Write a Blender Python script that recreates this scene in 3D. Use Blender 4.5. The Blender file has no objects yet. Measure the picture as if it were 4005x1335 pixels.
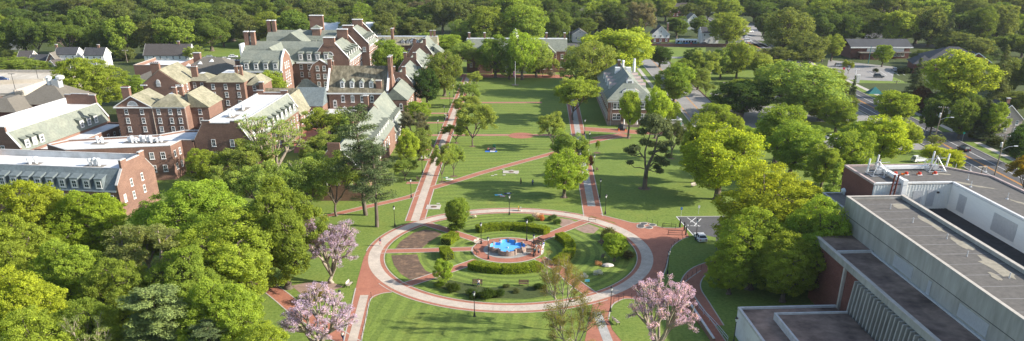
import bpy, math, random
import numpy as np
from mathutils import Vector, Matrix
random.seed(7)
PI = math.pi
C = bpy.context.scene.collection
R = math.radians

# ------------------------------------------------------------------ camera model (photo pixels 4005 x 1335)
F_H, CYP, YH, CXP, CAMH = 3584.0, 1335.0, -280.0, 2002.5, 60.0
FOC = math.sqrt(F_H**2 - (CYP-YH)**2)
PITCH = math.asin((CYP-YH)/F_H)
YAW = -math.atan(68/F_H)
FW = Vector((math.sin(YAW)*math.cos(PITCH), math.cos(YAW)*math.cos(PITCH), -math.sin(PITCH)))
RT = Vector((math.cos(YAW), -math.sin(YAW), 0))
UP = RT.cross(FW)
CAM = Vector((0, 0, CAMH))
def G(x, y, z=0.0):
    """world point at height z seen at photo pixel x, y"""
    d = FW*FOC + RT*(x-CXP) - UP*(y-CYP)
    return CAM + d*((z-CAMH)/d.z)
def PJ(p):
    v = Vector(p)-CAM
    d = v.dot(FW)
    return CXP+FOC*v.dot(RT)/d, CYP-FOC*v.dot(UP)/d
def pxm(p):
    """photo pixels per metre across at point p"""
    return FOC/((Vector(p)-CAM).dot(FW))
def height_at(p, ytop):
    lo, hi = 0, 60
    for _ in range(40):
        m = (lo+hi)/2
        if PJ((p[0], p[1], m))[1] > ytop: lo = m
        else: hi = m
    return lo

# ------------------------------------------------------------------ materials
MATS = {}
def newmat(name):
    m = bpy.data.materials.new(name); m.use_nodes = True
    nt = m.node_tree; nt.nodes.clear()
    MATS[name] = m
    return m, nt
def N(nt, t, **kw):
    n = nt.nodes.new(t)
    for k, v in kw.items():
        if k.startswith('i_'): n.inputs[k[2:].replace('_', ' ')].default_value = v
        else: setattr(n, k, v)
    return n
def ramp(nt, stops):
    r = nt.nodes.new('ShaderNodeValToRGB')
    e = r.color_ramp.elements
    while len(e) < len(stops): e.new(0.5)
    for k, (p, c) in enumerate(stops):
        e[k].position = p; e[k].color = (*c, 1)
    return r
def noisemat(name, stops, scale=1.0, detail=6, rough=0.85, spec=0.2, stretch=(1, 1, 1), coord='Object', stops2=None, scale2=0.05, amt2=0.5, bump=0.0, rg=0.6, metal=0.0):
    """mottled surface: a fine noise between colours, multiplied by a broad one"""
    m, nt = newmat(name)
    tc = N(nt, 'ShaderNodeTexCoord'); mp = N(nt, 'ShaderNodeMapping')
    mp.inputs['Scale'].default_value = stretch
    nt.links.new(tc.outputs[coord], mp.inputs['Vector'])
    n1 = N(nt, 'ShaderNodeTexNoise', i_Scale=scale, i_Detail=detail, i_Roughness=rg)
    nt.links.new(mp.outputs[0], n1.inputs['Vector'])
    r1 = ramp(nt, stops); nt.links.new(n1.outputs['Fac'], r1.inputs[0])
    col = r1.outputs[0]
    if stops2:
        n2 = N(nt, 'ShaderNodeTexNoise', i_Scale=scale2, i_Detail=4, i_Roughness=0.6)
        nt.links.new(mp.outputs[0], n2.inputs['Vector'])
        r2 = ramp(nt, stops2); nt.links.new(n2.outputs['Fac'], r2.inputs[0])
        mx = N(nt, 'ShaderNodeMixRGB', blend_type='MULTIPLY'); mx.inputs[0].default_value = amt2
        nt.links.new(col, mx.inputs[1]); nt.links.new(r2.outputs[0], mx.inputs[2])
        col = mx.outputs[0]
    b = N(nt, 'ShaderNodeBsdfPrincipled')
    b.inputs['Roughness'].default_value = rough; b.inputs['Specular IOR Level'].default_value = spec
    b.inputs['Metallic'].default_value = metal
    nt.links.new(col, b.inputs['Base Color'])
    if bump:
        bp = N(nt, 'ShaderNodeBump', i_Strength=bump, i_Distance=0.1)
        nt.links.new(n1.outputs['Fac'], bp.inputs['Height']); nt.links.new(bp.outputs[0], b.inputs['Normal'])
    o = N(nt, 'ShaderNodeOutputMaterial'); nt.links.new(b.outputs[0], o.inputs[0])
    return m
def v3(c, k): return tuple(x*k for x in c)
def mott(name, c, var=0.25, **kw):
    return noisemat(name, [(0.3, v3(c, 1-var)), (0.7, v3(c, 1+var))], **kw)
W_ = [(0.3, (0.62, 0.60, 0.58)), (0.65, (1, 1, 1))]

mott('brick', (0.215, 0.130, 0.097), 0.30, scale=3.0, stretch=(1, 1, 2.4), detail=8, stops2=[(0.3, (0.72, 0.68, 0.68)), (0.7, (1.08, 1.05, 1.0))], scale2=0.25, amt2=0.8)
mott('brick_dark', (0.16, 0.066, 0.052), 0.30, scale=3.0, stretch=(1, 1, 2.4), detail=8, stops2=W_, scale2=0.25, amt2=0.5)
mott('slate', (0.205, 0.218, 0.185), 0.22, scale=1.6, detail=9, rough=0.75, stops2=[(0.3, (0.70, 0.74, 0.72)), (0.7, (1.05, 1.03, 0.95))], scale2=0.22, amt2=0.9)
mott('slate_blue', (0.15, 0.18, 0.185), 0.25, scale=1.8, detail=9, rough=0.7, stops2=W_, scale2=0.3, amt2=0.5)
mott('slate_olive', (0.27, 0.255, 0.19), 0.30, scale=1.4, detail=9, rough=0.85, stops2=[(0.3, (0.6, 0.6, 0.5)), (0.65, (1.05, 1.02, 0.95))], scale2=0.3, amt2=0.9)
mott('slate_streaked', (0.185, 0.165, 0.12), 0.45, scale=0.9, detail=9, stretch=(1.6, 1.0, 0.3), rough=0.85, stops2=[(0.35, (0.5, 0.48, 0.4)), (0.6, (1.1, 1.08, 1.0))], scale2=0.5, amt2=0.9)
mott('shingle', (0.155, 0.14, 0.115), 0.2, scale=2.5, detail=8, stops2=W_, scale2=0.2, amt2=0.4)
mott('shingle_dark', (0.065, 0.066, 0.07), 0.25, scale=2.5, detail=8, stops2=W_, scale2=0.2, amt2=0.4)
mott('shingle_brown', (0.085, 0.075, 0.07), 0.25, scale=2.0, detail=8, stops2=W_, scale2=0.2, amt2=0.4)
mott('membrane', (0.62, 0.62, 0.61), 0.05, scale=0.6, detail=8, stops2=[(0.35, (0.72, 0.71, 0.69)), (0.55, (1, 1, 1))], scale2=0.35, amt2=0.7)
mott('white_paint', (0.74, 0.73, 0.70), 0.06, scale=3, rough=0.6)
mott('siding_white', (0.66, 0.66, 0.63), 0.06, scale=6, stretch=(0.1, 0.1, 2), rough=0.6)
mott('coping', (0.46, 0.45, 0.43), 0.15, scale=1.5)
mott('coping_pink', (0.40, 0.31, 0.28), 0.2, scale=1.5)
mott('stone', (0.29, 0.215, 0.175), 0.3, scale=2.5)
mott('boulder_stone', (0.52, 0.46, 0.40), 0.35, scale=0.9, detail=8, bump=0.6)
mott('concrete', (0.36, 0.345, 0.31), 0.14, scale=1.0, detail=9, stretch=(1, 1, 0.25), stops2=[(0.35, (0.70, 0.70, 0.68)), (0.65, (1, 1, 1))], scale2=0.4, amt2=0.8)
mott('concrete_pale', (0.44, 0.40, 0.345), 0.14, scale=1.2, detail=8, stops2=W_, scale2=0.2, amt2=0.3)
mott('deck_concrete', (0.47, 0.42, 0.34), 0.12, scale=0.5, detail=8, stops2=[(0.35, (0.72, 0.71, 0.7)), (0.6, (1, 1, 1))], scale2=0.12, amt2=0.6)
mott('roof_gravel', (0.118, 0.108, 0.096), 0.2, scale=1.3, detail=9)
mott('roof_tan', (0.24, 0.215, 0.185), 0.2, scale=1.5, detail=9, stops2=W_, scale2=0.2, amt2=0.5)
mott('roof_dark', (0.045, 0.042, 0.042), 0.3, scale=1.0, detail=8)
mott('roof_mauve', (0.225, 0.162, 0.128), 0.3, scale=0.6, detail=9, stops2=[(0.36, (0.32, 0.30, 0.31)), (0.58, (1.1, 1.05, 1.02))], scale2=0.16, amt2=0.9)
mott('roof_line', (0.24, 0.235, 0.225), 0.2, scale=1.5)
mott('stain_sand', (0.28, 0.25, 0.19), 0.2, scale=1.5)
mott('metal_grey', (0.45, 0.46, 0.47), 0.1, scale=3, rough=0.4, spec=0.5, metal=0.3)
mott('metal_white', (0.68, 0.68, 0.66), 0.08, scale=3, rough=0.4, spec=0.5)
mott('black_iron', (0.012, 0.012, 0.013), 0.2, scale=4, rough=0.4, spec=0.5)
mott('rust_pipe', (0.12, 0.035, 0.025), 0.3, scale=3)
mott('red_rubber', (0.45, 0.05, 0.03), 0.2, scale=3)
mott('orange_plastic', (0.70, 0.16, 0.02), 0.1, scale=3)
mott('yellow_paint', (0.72, 0.42, 0.04), 0.1, scale=3)
mott('wood_bench', (0.13, 0.075, 0.05), 0.3, scale=4)
mott('wood_pale', (0.42, 0.36, 0.30), 0.2, scale=4)
mott('pole_wood', (0.20, 0.165, 0.125), 0.25, scale=2, stretch=(2, 2, 0.2))
mott('bark', (0.125, 0.098, 0.075), 0.35, scale=2.5, stretch=(2, 2, 0.4), bump=0.4)
mott('bark_pale', (0.27, 0.225, 0.17), 0.35, scale=2.5, stretch=(2, 2, 0.4))
mott('asphalt', (0.098, 0.095, 0.095), 0.15, scale=1.5, detail=9, stops2=[(0.35, (0.78, 0.78, 0.78)), (0.65, (1.05, 1.04, 1.02))], scale2=0.12, amt2=0.7)
mott('asphalt_pale', (0.27, 0.255, 0.235), 0.12, scale=1.2, detail=9, stops2=[(0.35, (0.75, 0.75, 0.76)), (0.65, (1, 1, 1))], scale2=0.15, amt2=0.6)
mott('road_white', (0.66, 0.65, 0.62), 0.12, scale=3)
mott('road_yellow', (0.62, 0.27, 0.04), 0.2, scale=3)
mott('soil', (0.125, 0.082, 0.055), 0.4, scale=1.2, detail=10, rg=0.7, bump=0.8, stops2=[(0.5, (1, 1, 1)), (0.66, (2.0, 1.9, 1.7))], scale2=0.5, amt2=0.8)
mott('soil_pale', (0.28, 0.19, 0.145), 0.2, scale=1.0, detail=9)
mott('sand', (0.40, 0.35, 0.28), 0.15, scale=1)
mott('pool_blue', (0.11, 0.38, 0.74), 0.06, scale=0.6, rough=0.5)
mott('skin', (0.45, 0.26, 0.18), 0.05, scale=5)
mott('hair_dark', (0.03, 0.02, 0.015), 0.2, scale=9)
mott('hair_fair', (0.30, 0.19, 0.08), 0.2, scale=9)
for k, c in dict(cloth_white=(0.7, 0.68, 0.66), cloth_navy=(0.02, 0.035, 0.09), cloth_blue=(0.04, 0.14, 0.45), cloth_teal=(0.03, 0.25, 0.30), cloth_black=(0.015, 0.015, 0.018), cloth_red=(0.45, 0.04, 0.04), cloth_cyan=(0.12, 0.50, 0.62), cloth_tan=(0.42, 0.32, 0.2), cloth_green=(0.06, 0.2, 0.09), cloth_pink=(0.6, 0.3, 0.3)).items():
    mott(k, c, 0.08, scale=6)
for k, c in dict(car_white=(0.72, 0.72, 0.72), car_black=(0.012, 0.013, 0.015), car_silver=(0.38, 0.39, 0.40), car_blue=(0.02, 0.045, 0.16), car_grey=(0.10, 0.105, 0.11), car_red=(0.25, 0.02, 0.02), car_teal=(0.02, 0.16, 0.18)).items():
    mott(k, c, 0.02, scale=2, rough=0.28, spec=0.6)
mott('rubber', (0.015, 0.015, 0.015), 0.1, scale=5)
mott('flag_red', (0.5, 0.06, 0.08), 0.1, scale=5); mott('flag_white', (0.75, 0.75, 0.74), 0.05, scale=5); mott('flag_blue', (0.03, 0.05, 0.22), 0.1, scale=5)
mott('sign_blue', (0.03, 0.15, 0.5), 0.05, scale=5); mott('sign_green', (0.02, 0.3, 0.22), 0.05, scale=5); mott('tarp_teal', (0.03, 0.15, 0.15), 0.15, scale=2)
mott('fence_brown', (0.12, 0.06, 0.045), 0.3, scale=3); mott('planter_pale', (0.55, 0.48, 0.42), 0.1, scale=3)

def glassmat(name, c, rough=0.12):
    m, nt = newmat(name)
    oi = N(nt, 'ShaderNodeObjectInfo')
    r = ramp(nt, [(0.0, v3(c, 0.45)), (0.6, c), (0.8, v3(c, 2.0)), (1.0, (0.30, 0.32, 0.30))])
    nt.links.new(oi.outputs['Random'], r.inputs[0])
    b = N(nt, 'ShaderNodeBsdfPrincipled'); b.inputs['Roughness'].default_value = rough; b.inputs['Specular IOR Level'].default_value = 0.6
    nt.links.new(r.outputs[0], b.inputs['Base Color'])
    o = N(nt, 'ShaderNodeOutputMaterial'); nt.links.new(b.outputs[0], o.inputs[0])
glassmat('glass', (0.04, 0.055, 0.06)); glassmat('car_glass', (0.015, 0.02, 0.022), 0.05); 
mott('lamp_glass', (0.75, 0.75, 0.72), 0.03, scale=5, rough=0.2, spec=0.6)

def pavermat(name, c1, c2, c3, sx, sy, wear=0.6):
    m, nt = newmat(name)
    tc = N(nt, 'ShaderNodeTexCoord')
    br = N(nt, 'ShaderNodeTexBrick'); br.inputs['Scale'].default_value = 1.0
    br.inputs['Brick Width'].default_value = sx; br.inputs['Row Height'].default_value = sy
    br.inputs['Mortar Size'].default_value = 0.012
    br.inputs['Color1'].default_value = (*c1, 1); br.inputs['Color2'].default_value = (*c2, 1); br.inputs['Mortar'].default_value = (*c3, 1)
    nt.links.new(tc.outputs['Object'], br.inputs['Vector'])
    n2 = N(nt, 'ShaderNodeTexNoise', i_Scale=0.35, i_Detail=7, i_Roughness=0.65)
    nt.links.new(tc.outputs['Object'], n2.inputs['Vector'])
    r2 = ramp(nt, [(0.32, (0.74, 0.72, 0.72)), (0.68, (1.12, 1.1, 1.08))]); nt.links.new(n2.outputs['Fac'], r2.inputs[0])
    mx = N(nt, 'ShaderNodeMixRGB', blend_type='MULTIPLY'); mx.inputs[0].default_value = wear
    nt.links.new(br.outputs['Color'], mx.inputs[1]); nt.links.new(r2.outputs[0], mx.inputs[2])
    n3 = N(nt, 'ShaderNodeTexNoise', i_Scale=3.0, i_Detail=6, i_Roughness=0.7)
    nt.links.new(tc.outputs['Object'], n3.inputs['Vector'])
    r3 = ramp(nt, [(0.3, (0.8, 0.8, 0.8)), (0.7, (1.12, 1.12, 1.12))]); nt.links.new(n3.outputs['Fac'], r3.inputs[0])
    m3 = N(nt, 'ShaderNodeMixRGB', blend_type='MULTIPLY'); m3.inputs[0].default_value = 0.8
    nt.links.new(mx.outputs[0], m3.inputs[1]); nt.links.new(r3.outputs[0], m3.inputs[2])
    b = N(nt, 'ShaderNodeBsdfPrincipled'); b.inputs['Roughness'].default_value = 0.85; b.inputs['Specular IOR Level'].default_value = 0.2
    nt.links.new(m3.outputs[0], b.inputs['Base Color'])
    o = N(nt, 'ShaderNodeOutputMaterial'); nt.links.new(b.outputs[0], o.inputs[0])
pavermat('paver_red', (0.41, 0.168, 0.105), (0.35, 0.135, 0.088), (0.29, 0.16, 0.115), 0.42, 0.21)
pavermat('paver_pale', (0.53, 0.455, 0.37), (0.47, 0.40, 0.33), (0.36, 0.31, 0.26), 0.6, 0.6, 0.7)
pavermat('paver_grey', (0.40, 0.39, 0.36), (0.34, 0.33, 0.31), (0.26, 0.25, 0.24), 0.6, 0.6, 0.5)

def lawnmat(name, stripe_mode, c1=(0.092, 0.140, 0.024), c2=(0.20, 0.255, 0.058), amt=0.22, scale=2.4, rot=0.0):
    m, nt = newmat(name)
    tc = N(nt, 'ShaderNodeTexCoord')
    mp = N(nt, 'ShaderNodeMapping'); mp.inputs['Rotation'].default_value = (0, 0, rot)
    nt.links.new(tc.outputs['Object'], mp.inputs['Vector'])
    n1 = N(nt, 'ShaderNodeTexNoise', i_Scale=1.6, i_Detail=10, i_Roughness=0.75)
    nt.links.new(mp.outputs[0], n1.inputs['Vector'])
    n2 = N(nt, 'ShaderNodeTexNoise', i_Scale=0.11, i_Detail=8, i_Roughness=0.72)
    nt.links.new(mp.outputs[0], n2.inputs['Vector'])
    r1 = ramp(nt, [(0.33, c1), (0.67, c2)]); nt.links.new(n1.outputs['Fac'], r1.inputs[0])
    r2 = ramp(nt, [(0.3, (0.78, 0.84, 0.8)), (0.5, (1, 1, 1)), (0.62, (1.10, 1.02, 1.0)), (0.75, (1.4, 1.12, 1.15))]); nt.links.new(n2.outputs['Fac'], r2.inputs[0])
    mx = N(nt, 'ShaderNodeMixRGB', blend_type='MULTIPLY'); mx.inputs[0].default_value = 0.9
    nt.links.new(r1.outputs[0], mx.inputs[1]); nt.links.new(r2.outputs[0], mx.inputs[2])
    col = mx.outputs[0]
    if stripe_mode:
        wv = N(nt, 'ShaderNodeTexWave', wave_type='RINGS' if stripe_mode == 'rings' else 'BANDS', wave_profile='SIN')
        if stripe_mode == 'rings': wv.rings_direction = 'Z'
        wv.inputs['Scale'].default_value = 1.0/scale*2*PI/20; wv.inputs['Distortion'].default_value = 0.6
        wv.inputs['Detail'].default_value = 2
        nt.links.new(mp.outputs[0], wv.inputs['Vector'])
        r3 = ramp(nt, [(0.35, (1-amt, 1-amt, 1-amt*0.8)), (0.65, (1+amt, 1+amt*0.9, 1+amt*0.5))]); nt.links.new(wv.outputs['Fac'], r3.inputs[0])
        m3 = N(nt, 'ShaderNodeMixRGB', blend_type='MULTIPLY'); m3.inputs[0].default_value = 0.75
        nt.links.new(col, m3.inputs[1]); nt.links.new(r3.outputs[0], m3.inputs[2]); col = m3.outputs[0]
    b = N(nt, 'ShaderNodeBsdfPrincipled'); b.inputs['Roughness'].default_value = 0.9; b.inputs['Specular IOR Level'].default_value = 0.1
    nt.links.new(col, b.inputs['Base Color'])
    bp = N(nt, 'ShaderNodeBump', i_Strength=0.5, i_Distance=0.15)
    nt.links.new(n1.outputs['Fac'], bp.inputs['Height']); nt.links.new(bp.outputs[0], b.inputs['Normal'])
    o = N(nt, 'ShaderNodeOutputMaterial'); nt.links.new(b.outputs[0], o.inputs[0])
lawnmat('lawn', None); lawnmat('lawn_bands', 'bands', scale=2.6, amt=0.13, rot=0.12); lawnmat('lawn_rings', 'rings', scale=2.0, amt=0.24)
lawnmat('lawn_cross', 'bands', scale=3.2, amt=0.12, rot=1.45)
lawnmat('rough_ground', None, (0.04, 0.055, 0.018), (0.085, 0.105, 0.035))

def leafmat(name, trans=0.52, spread=0.36):
    """leaf colour from the object's own colour, varied leaf by leaf"""
    m, nt = newmat(name)
    oi = N(nt, 'ShaderNodeObjectInfo'); at = N(nt, 'ShaderNodeAttribute', attribute_name='lv')
    r = ramp(nt, [(0.0, (1-spread, 1-spread, 1-spread)), (0.6, (1, 1, 1)), (1.0, (1+spread*1.3, 1+spread, 1.0))])
    nt.links.new(at.outputs['Fac'], r.inputs[0])
    mx = N(nt, 'ShaderNodeMixRGB', blend_type='MULTIPLY'); mx.inputs[0].default_value = 1
    nt.links.new(oi.outputs['Color'], mx.inputs[1]); nt.links.new(r.outputs[0], mx.inputs[2])
    d = N(nt, 'ShaderNodeBsdfDiffuse'); t = N(nt, 'ShaderNodeBsdfTranslucent')
    nt.links.new(mx.outputs[0], d.inputs['Color'])
    m2 = N(nt, 'ShaderNodeMixRGB', blend_type='MULTIPLY'); m2.inputs[0].default_value = 1; m2.inputs[2].default_value = (1.5, 1.35, 0.6, 1)
    nt.links.new(mx.outputs[0], m2.inputs[1]); nt.links.new(m2.outputs[0], t.inputs['Color'])
    s = N(nt, 'ShaderNodeMixShader'); s.inputs[0].default_value = trans
    nt.links.new(d.outputs[0], s.inputs[1]); nt.links.new(t.outputs[0], s.inputs[2])
    o = N(nt, 'ShaderNodeOutputMaterial'); nt.links.new(s.outputs[0], o.inputs[0])
leafmat('leaf'); leafmat('needle', 0.12, 0.4); leafmat('petal', 0.3, 0.35)
def M(n): return MATS[n]

# ------------------------------------------------------------------ mesh helper
class MB:
    def __init__(s): s.v, s.f, s.m, s.mats = [], [], [], []
    def mi(s, mat):
        if mat not in s.mats: s.mats.append(mat)
        return s.mats.index(mat)
    def poly(s, pts, mat):
        b = len(s.v); s.v += [tuple(p) for p in pts]; s.f.append(tuple(range(b, b+len(pts)))); s.m.append(s.mi(mat))
    def box(s, x0, x1, y0, y1, z0, z1, mat, top=None):
        if x0 > x1: x0, x1 = x1, x0
        if y0 > y1: y0, y1 = y1, y0
        b = len(s.v)
        s.v += [(x0, y0, z0), (x1, y0, z0), (x1, y1, z0), (x0, y1, z0), (x0, y0, z1), (x1, y0, z1), (x1, y1, z1), (x0, y1, z1)]
        fs = [(0, 3, 2, 1), (4, 5, 6, 7), (0, 1, 5, 4), (1, 2, 6, 5), (2, 3, 7, 6), (3, 0, 4, 7)]
        for k, f in enumerate(fs):
            s.f.append(tuple(b+i for i in f)); s.m.append(s.mi(top if (top and k == 1) else mat))
    def ext(s, prof, axis, a0, a1, mat, side=None):
        """extrude a profile: axis 'x': prof=(y,z); 'y': prof=(x,z); 'z': prof=(x,y). side: material per profile edge"""
        def P(p, a):
            return (a, p[0], p[1]) if axis == 'x' else (p[0], a, p[1]) if axis == 'y' else (p[0], p[1], a)
        n = len(prof); b = len(s.v)
        s.v += [P(p, a0) for p in prof] + [P(p, a1) for p in prof]
        s.f.append(tuple(range(b, b+n))); s.m.append(s.mi(mat))
        s.f.append(tuple(range(b+2*n-1, b+n-1, -1))); s.m.append(s.mi(mat))
        for i in range(n):
            j = (i+1) % n
            s.f.append((b+i, b+n+i, b+n+j, b+j)); s.m.append(s.mi(side[i] if side and side[i] else mat))
    def tube(s, p0, p1, r0, r1, mat, n=6, cap=True):
        p0, p1 = Vector(p0), Vector(p1); d = (p1-p0)
        if d.length < 1e-6: return
        d.normalize(); u = d.orthogonal().normalized(); w = d.cross(u); b = len(s.v)
        for p, r in ((p0, r0), (p1, r1)):
            for k in range(n):
                a = 2*PI*k/n; s.v.append(tuple(p+(u*math.cos(a)+w*math.sin(a))*r))
        mi = s.mi(mat)
        for k in range(n):
            j = (k+1) % n
            s.f.append((b+k, b+j, b+n+j, b+n+k)); s.m.append(mi)
        if cap:
            s.f.append(tuple(b+k for k in range(n-1, -1, -1))); s.m.append(mi)
            s.f.append(tuple(b+n+k for k in range(n))); s.m.append(mi)
    def lathe(s, prof, c, mat, n=10, sy=1.0):
        """prof: (r, z) list from bottom to top"""
        b = len(s.v); mi = s.mi(mat)
        for r, z in prof:
            for k in range(n):
                a = 2*PI*k/n; s.v.append((c[0]+r*math.cos(a), c[1]+r*sy*math.sin(a), c[2]+z))
        for q in range(len(prof)-1):
            for k in range(n):
                j = (k+1) % n
                s.f.append((b+q*n+k, b+q*n+j, b+(q+1)*n+j, b+(q+1)*n+k)); s.m.append(mi)
        s.f.append(tuple(b+k for k in range(n-1, -1, -1))); s.m.append(mi)
        q = len(prof)-1
        s.f.append(tuple(b+q*n+k for k in range(n))); s.m.append(mi)
    def mesh(s, name, smooth=False, recalc=True):
        me = bpy.data.meshes.new(name)
        me.from_pydata(s.v, [], s.f)
        for m in s.mats: me.materials.append(M(m))
        me.polygons.foreach_set('material_index', s.m)
        if smooth: me.polygons.foreach_set('use_smooth', [True]*len(s.f))
        me.update()
        if recalc:
            import bmesh
            bm = bmesh.new(); bm.from_mesh(me); bmesh.ops.recalc_face_normals(bm, faces=bm.faces); bm.to_mesh(me); bm.free()
        return me
    def islands(s):
        par = list(range(len(s.v)))
        def fd(i):
            while par[i] != i: par[i] = par[par[i]]; i = par[i]
            return i
        for f in s.f:
            for i in f[1:]: par[fd(i)] = fd(f[0])
        gr = {}
        for f, mi in zip(s.f, s.m): gr.setdefault(fd(f[0]), []).append((f, mi))
        out = []
        for fs in gr.values():
            n = MB(); mp = {}
            for f, mi in fs:
                for i in f:
                    if i not in mp: mp[i] = len(n.v); n.v.append(s.v[i])
                n.f.append(tuple(mp[i] for i in f)); n.m.append(n.mi(s.mats[mi]))
            out.append(n)
        return out
    def obj(s, name, parent=None, **kw):
        return link(name, s.mesh(name, **kw), parent)
def link(name, me, parent=None):
    o = bpy.data.objects.new(name, me); C.objects.link(o)
    if parent is not None: o.parent = parent
    return o
def tag(o, label=None, cat=None, group=None, kind=None):
    if label: o['label'] = label
    if cat: o['category'] = cat
    if group: o['group'] = group
    if kind: o['kind'] = kind
    return o
def empty(name, loc, rz=0, label=None, cat=None, group=None):
    o = bpy.data.objects.new(name, None); o.empty_display_size = 0.5; C.objects.link(o)
    o.location = (loc[0], loc[1], loc[2] if len(loc) > 2 else 0); o.rotation_euler = (0, 0, rz)
    return tag(o, label, cat, group)
def copy_tree(o, parent=None):
    c = o.copy(); C.objects.link(c)
    if parent is not None: c.parent = parent
    for ch in list(o.children): copy_tree(ch, c)
    return c
def structure(o): o['kind'] = 'structure'; return o
# ------------------------------------------------------------------ foliage
def leaf_arrays(P, Nn, size, asp, rng):
    n = len(P)
    Nn = Nn/np.maximum(np.linalg.norm(Nn, axis=1, keepdims=True), 1e-6)
    t = np.cross(Nn, rng.normal(size=(n, 3))); t /= np.maximum(np.linalg.norm(t, axis=1, keepdims=True), 1e-6)
    b = np.cross(Nn, t)
    s = size[:, None]
    bend = Nn*s*0.25
    V = np.stack([P-t*s-bend*0.6, P+b*s*asp, P+t*s-bend*0.6, P-b*s*asp], axis=1)
    return V
def leaf_mesh(name, P, Nn, size, rng, mat, asp=0.62, var=None, extra=None):
    V = leaf_arrays(P, Nn, size, asp, rng); n = len(P)
    me = bpy.data.meshes.new(name)
    me.vertices.add(4*n); me.vertices.foreach_set('co', V.reshape(-1).astype(np.float32))
    me.loops.add(4*n); me.loops.foreach_set('vertex_index', np.arange(4*n, dtype=np.int32))
    me.polygons.add(n); me.polygons.foreach_set('loop_start', np.arange(0, 4*n, 4, dtype=np.int32))
    try: me.polygons.foreach_set('loop_total', np.full(n, 4, dtype=np.int32))
    except Exception: pass
    at = me.attributes.new('lv', 'FLOAT', 'FACE')
    if var is None: var = rng.random(n)
    at.data.foreach_set('value', np.clip(var, 0, 1).astype(np.float32))
    me.materials.append(M(mat)); me.update(calc_edges=True)
    return me
def unit(rng, n):
    d = rng.normal(size=(n, 3)); return d/np.linalg.norm(d, axis=1, keepdims=True)
def limb(mb, p0, p1, r0, r1, mat, rng, sag=0.08, n=6, segs=3):
    p0, p1 = np.array(p0, float), np.array(p1, float); L = np.linalg.norm(p1-p0)
    pts = [p0]
    for k in range(1, segs):
        pts.append(p0+(p1-p0)*k/segs + rng.normal(size=3)*L*sag)
    pts.append(p1)
    for k in range(segs):
        a, b = k/segs, (k+1)/segs
        mb.tube(pts[k], pts[k+1], r0+(r1-r0)*a, r0+(r1-r0)*b, mat, n=n, cap=(k == segs-1))
    return pts
R0, H0 = 5.0, 14.0       # every tree variant is drawn 5 m in radius and 14 m tall, then scaled
def dense_tree(seed, nleaf, leaf, nl=9, spread=1.0, low=0.22, clump=(0.09, 0.17), up=0.25, top=1.0, mat='leaf', bark='bark'):
    rng = np.random.default_rng(seed)
    zc, hz = H0*(low+top)/2, H0*(top-low)/2
    lobes = []
    nl = int(nl*1.7)
    for k in range(nl):
        z = 1-2*(k+0.5)/nl; a = k*2.39996+rng.uniform(0, 0.9); q = math.sqrt(1-z*z)
        off = rng.uniform(0.52, 0.74)*spread
        lobes.append((np.array([math.cos(a)*q*R0*off, math.sin(a)*q*R0*off, zc+z*hz*off*1.02]), R0*rng.uniform(0.28, 0.44)))
    lobes.append((np.array([0, 0, zc]), R0*0.55))
    cl, cr = [], []
    for c, r in lobes:
        d = unit(rng, 30)
        for e in d:
            p = c+e*r*np.array([1, 1, hz/R0*0.8])*rng.uniform(0.82, 1.12)
            inside = sum(np.linalg.norm((p-c2)/np.array([1, 1, hz/R0*0.8])) < r2*0.66 for c2, r2 in lobes)
            if inside == 0 and p[2] > H0*low*0.75: cl.append(p); cr.append(R0*rng.uniform(*clump))
    cl, cr = np.array(cl), np.array(cr)
    w = cr**2/np.sum(cr**2); idx = rng.choice(len(cl), nleaf, p=w)
    d = unit(rng, nleaf); d[:, 2] = d[:, 2]*0.85+0.12
    rad = rng.random(nleaf)**0.4
    P = cl[idx]+d*(cr[idx]*rad)[:, None]*np.array([1.1, 1.1, 0.98])
    loose = np.nonzero(rng.random(nleaf) < 0.20)[0]; li = rng.integers(0, len(lobes), len(loose)); e = unit(rng, len(loose))
    P[loose] = np.array([c for c, r in lobes])[li]+e*(np.array([r for c, r in lobes])[li]*rng.uniform(0.86, 1.12, len(loose)))[:, None]*np.array([1, 1, hz/R0*0.8])
    P[:, 2] = np.maximum(P[:, 2], H0*low*0.7)
    ctr = np.array([0, 0, zc]); out = P-ctr; out /= np.linalg.norm(out, axis=1, keepdims=True)
    Nn = d*0.6+out*0.55+np.array([0, 0, up])+rng.normal(size=(nleaf, 3))*0.7
    cv = rng.random(len(cl))*0.5
    var = cv[idx]+rng.random(nleaf)*0.5
    size = leaf*rng.uniform(0.6, 1.25, nleaf)
    crown = leaf_mesh('crown', P, Nn, size, rng, mat, var=var)
    mb = MB(); fork = H0*(low+0.10)
    limb(mb, (0, 0, -0.3), (0.1, 0.05, fork), 0.46, 0.30, bark, rng, 0.02, 8)
    mb.tube((0, 0, -0.3), (0, 0, 0.45), 0.75, 0.45, bark, 8)
    for c, r in lobes[:-1]:
        e = limb(mb, (0.1, 0.05, fork*rng.uniform(0.8, 1.0)), c, 0.20, 0.07, bark, rng, 0.07, 5)
        for k in range(3):
            q = c+unit(rng, 1)[0]*r*0.95
            limb(mb, e[-1], q, 0.06, 0.02, bark, rng, 0.08, 4, 2)
    return crown, mb.mesh('trunk', smooth=True, recalc=False)
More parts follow.
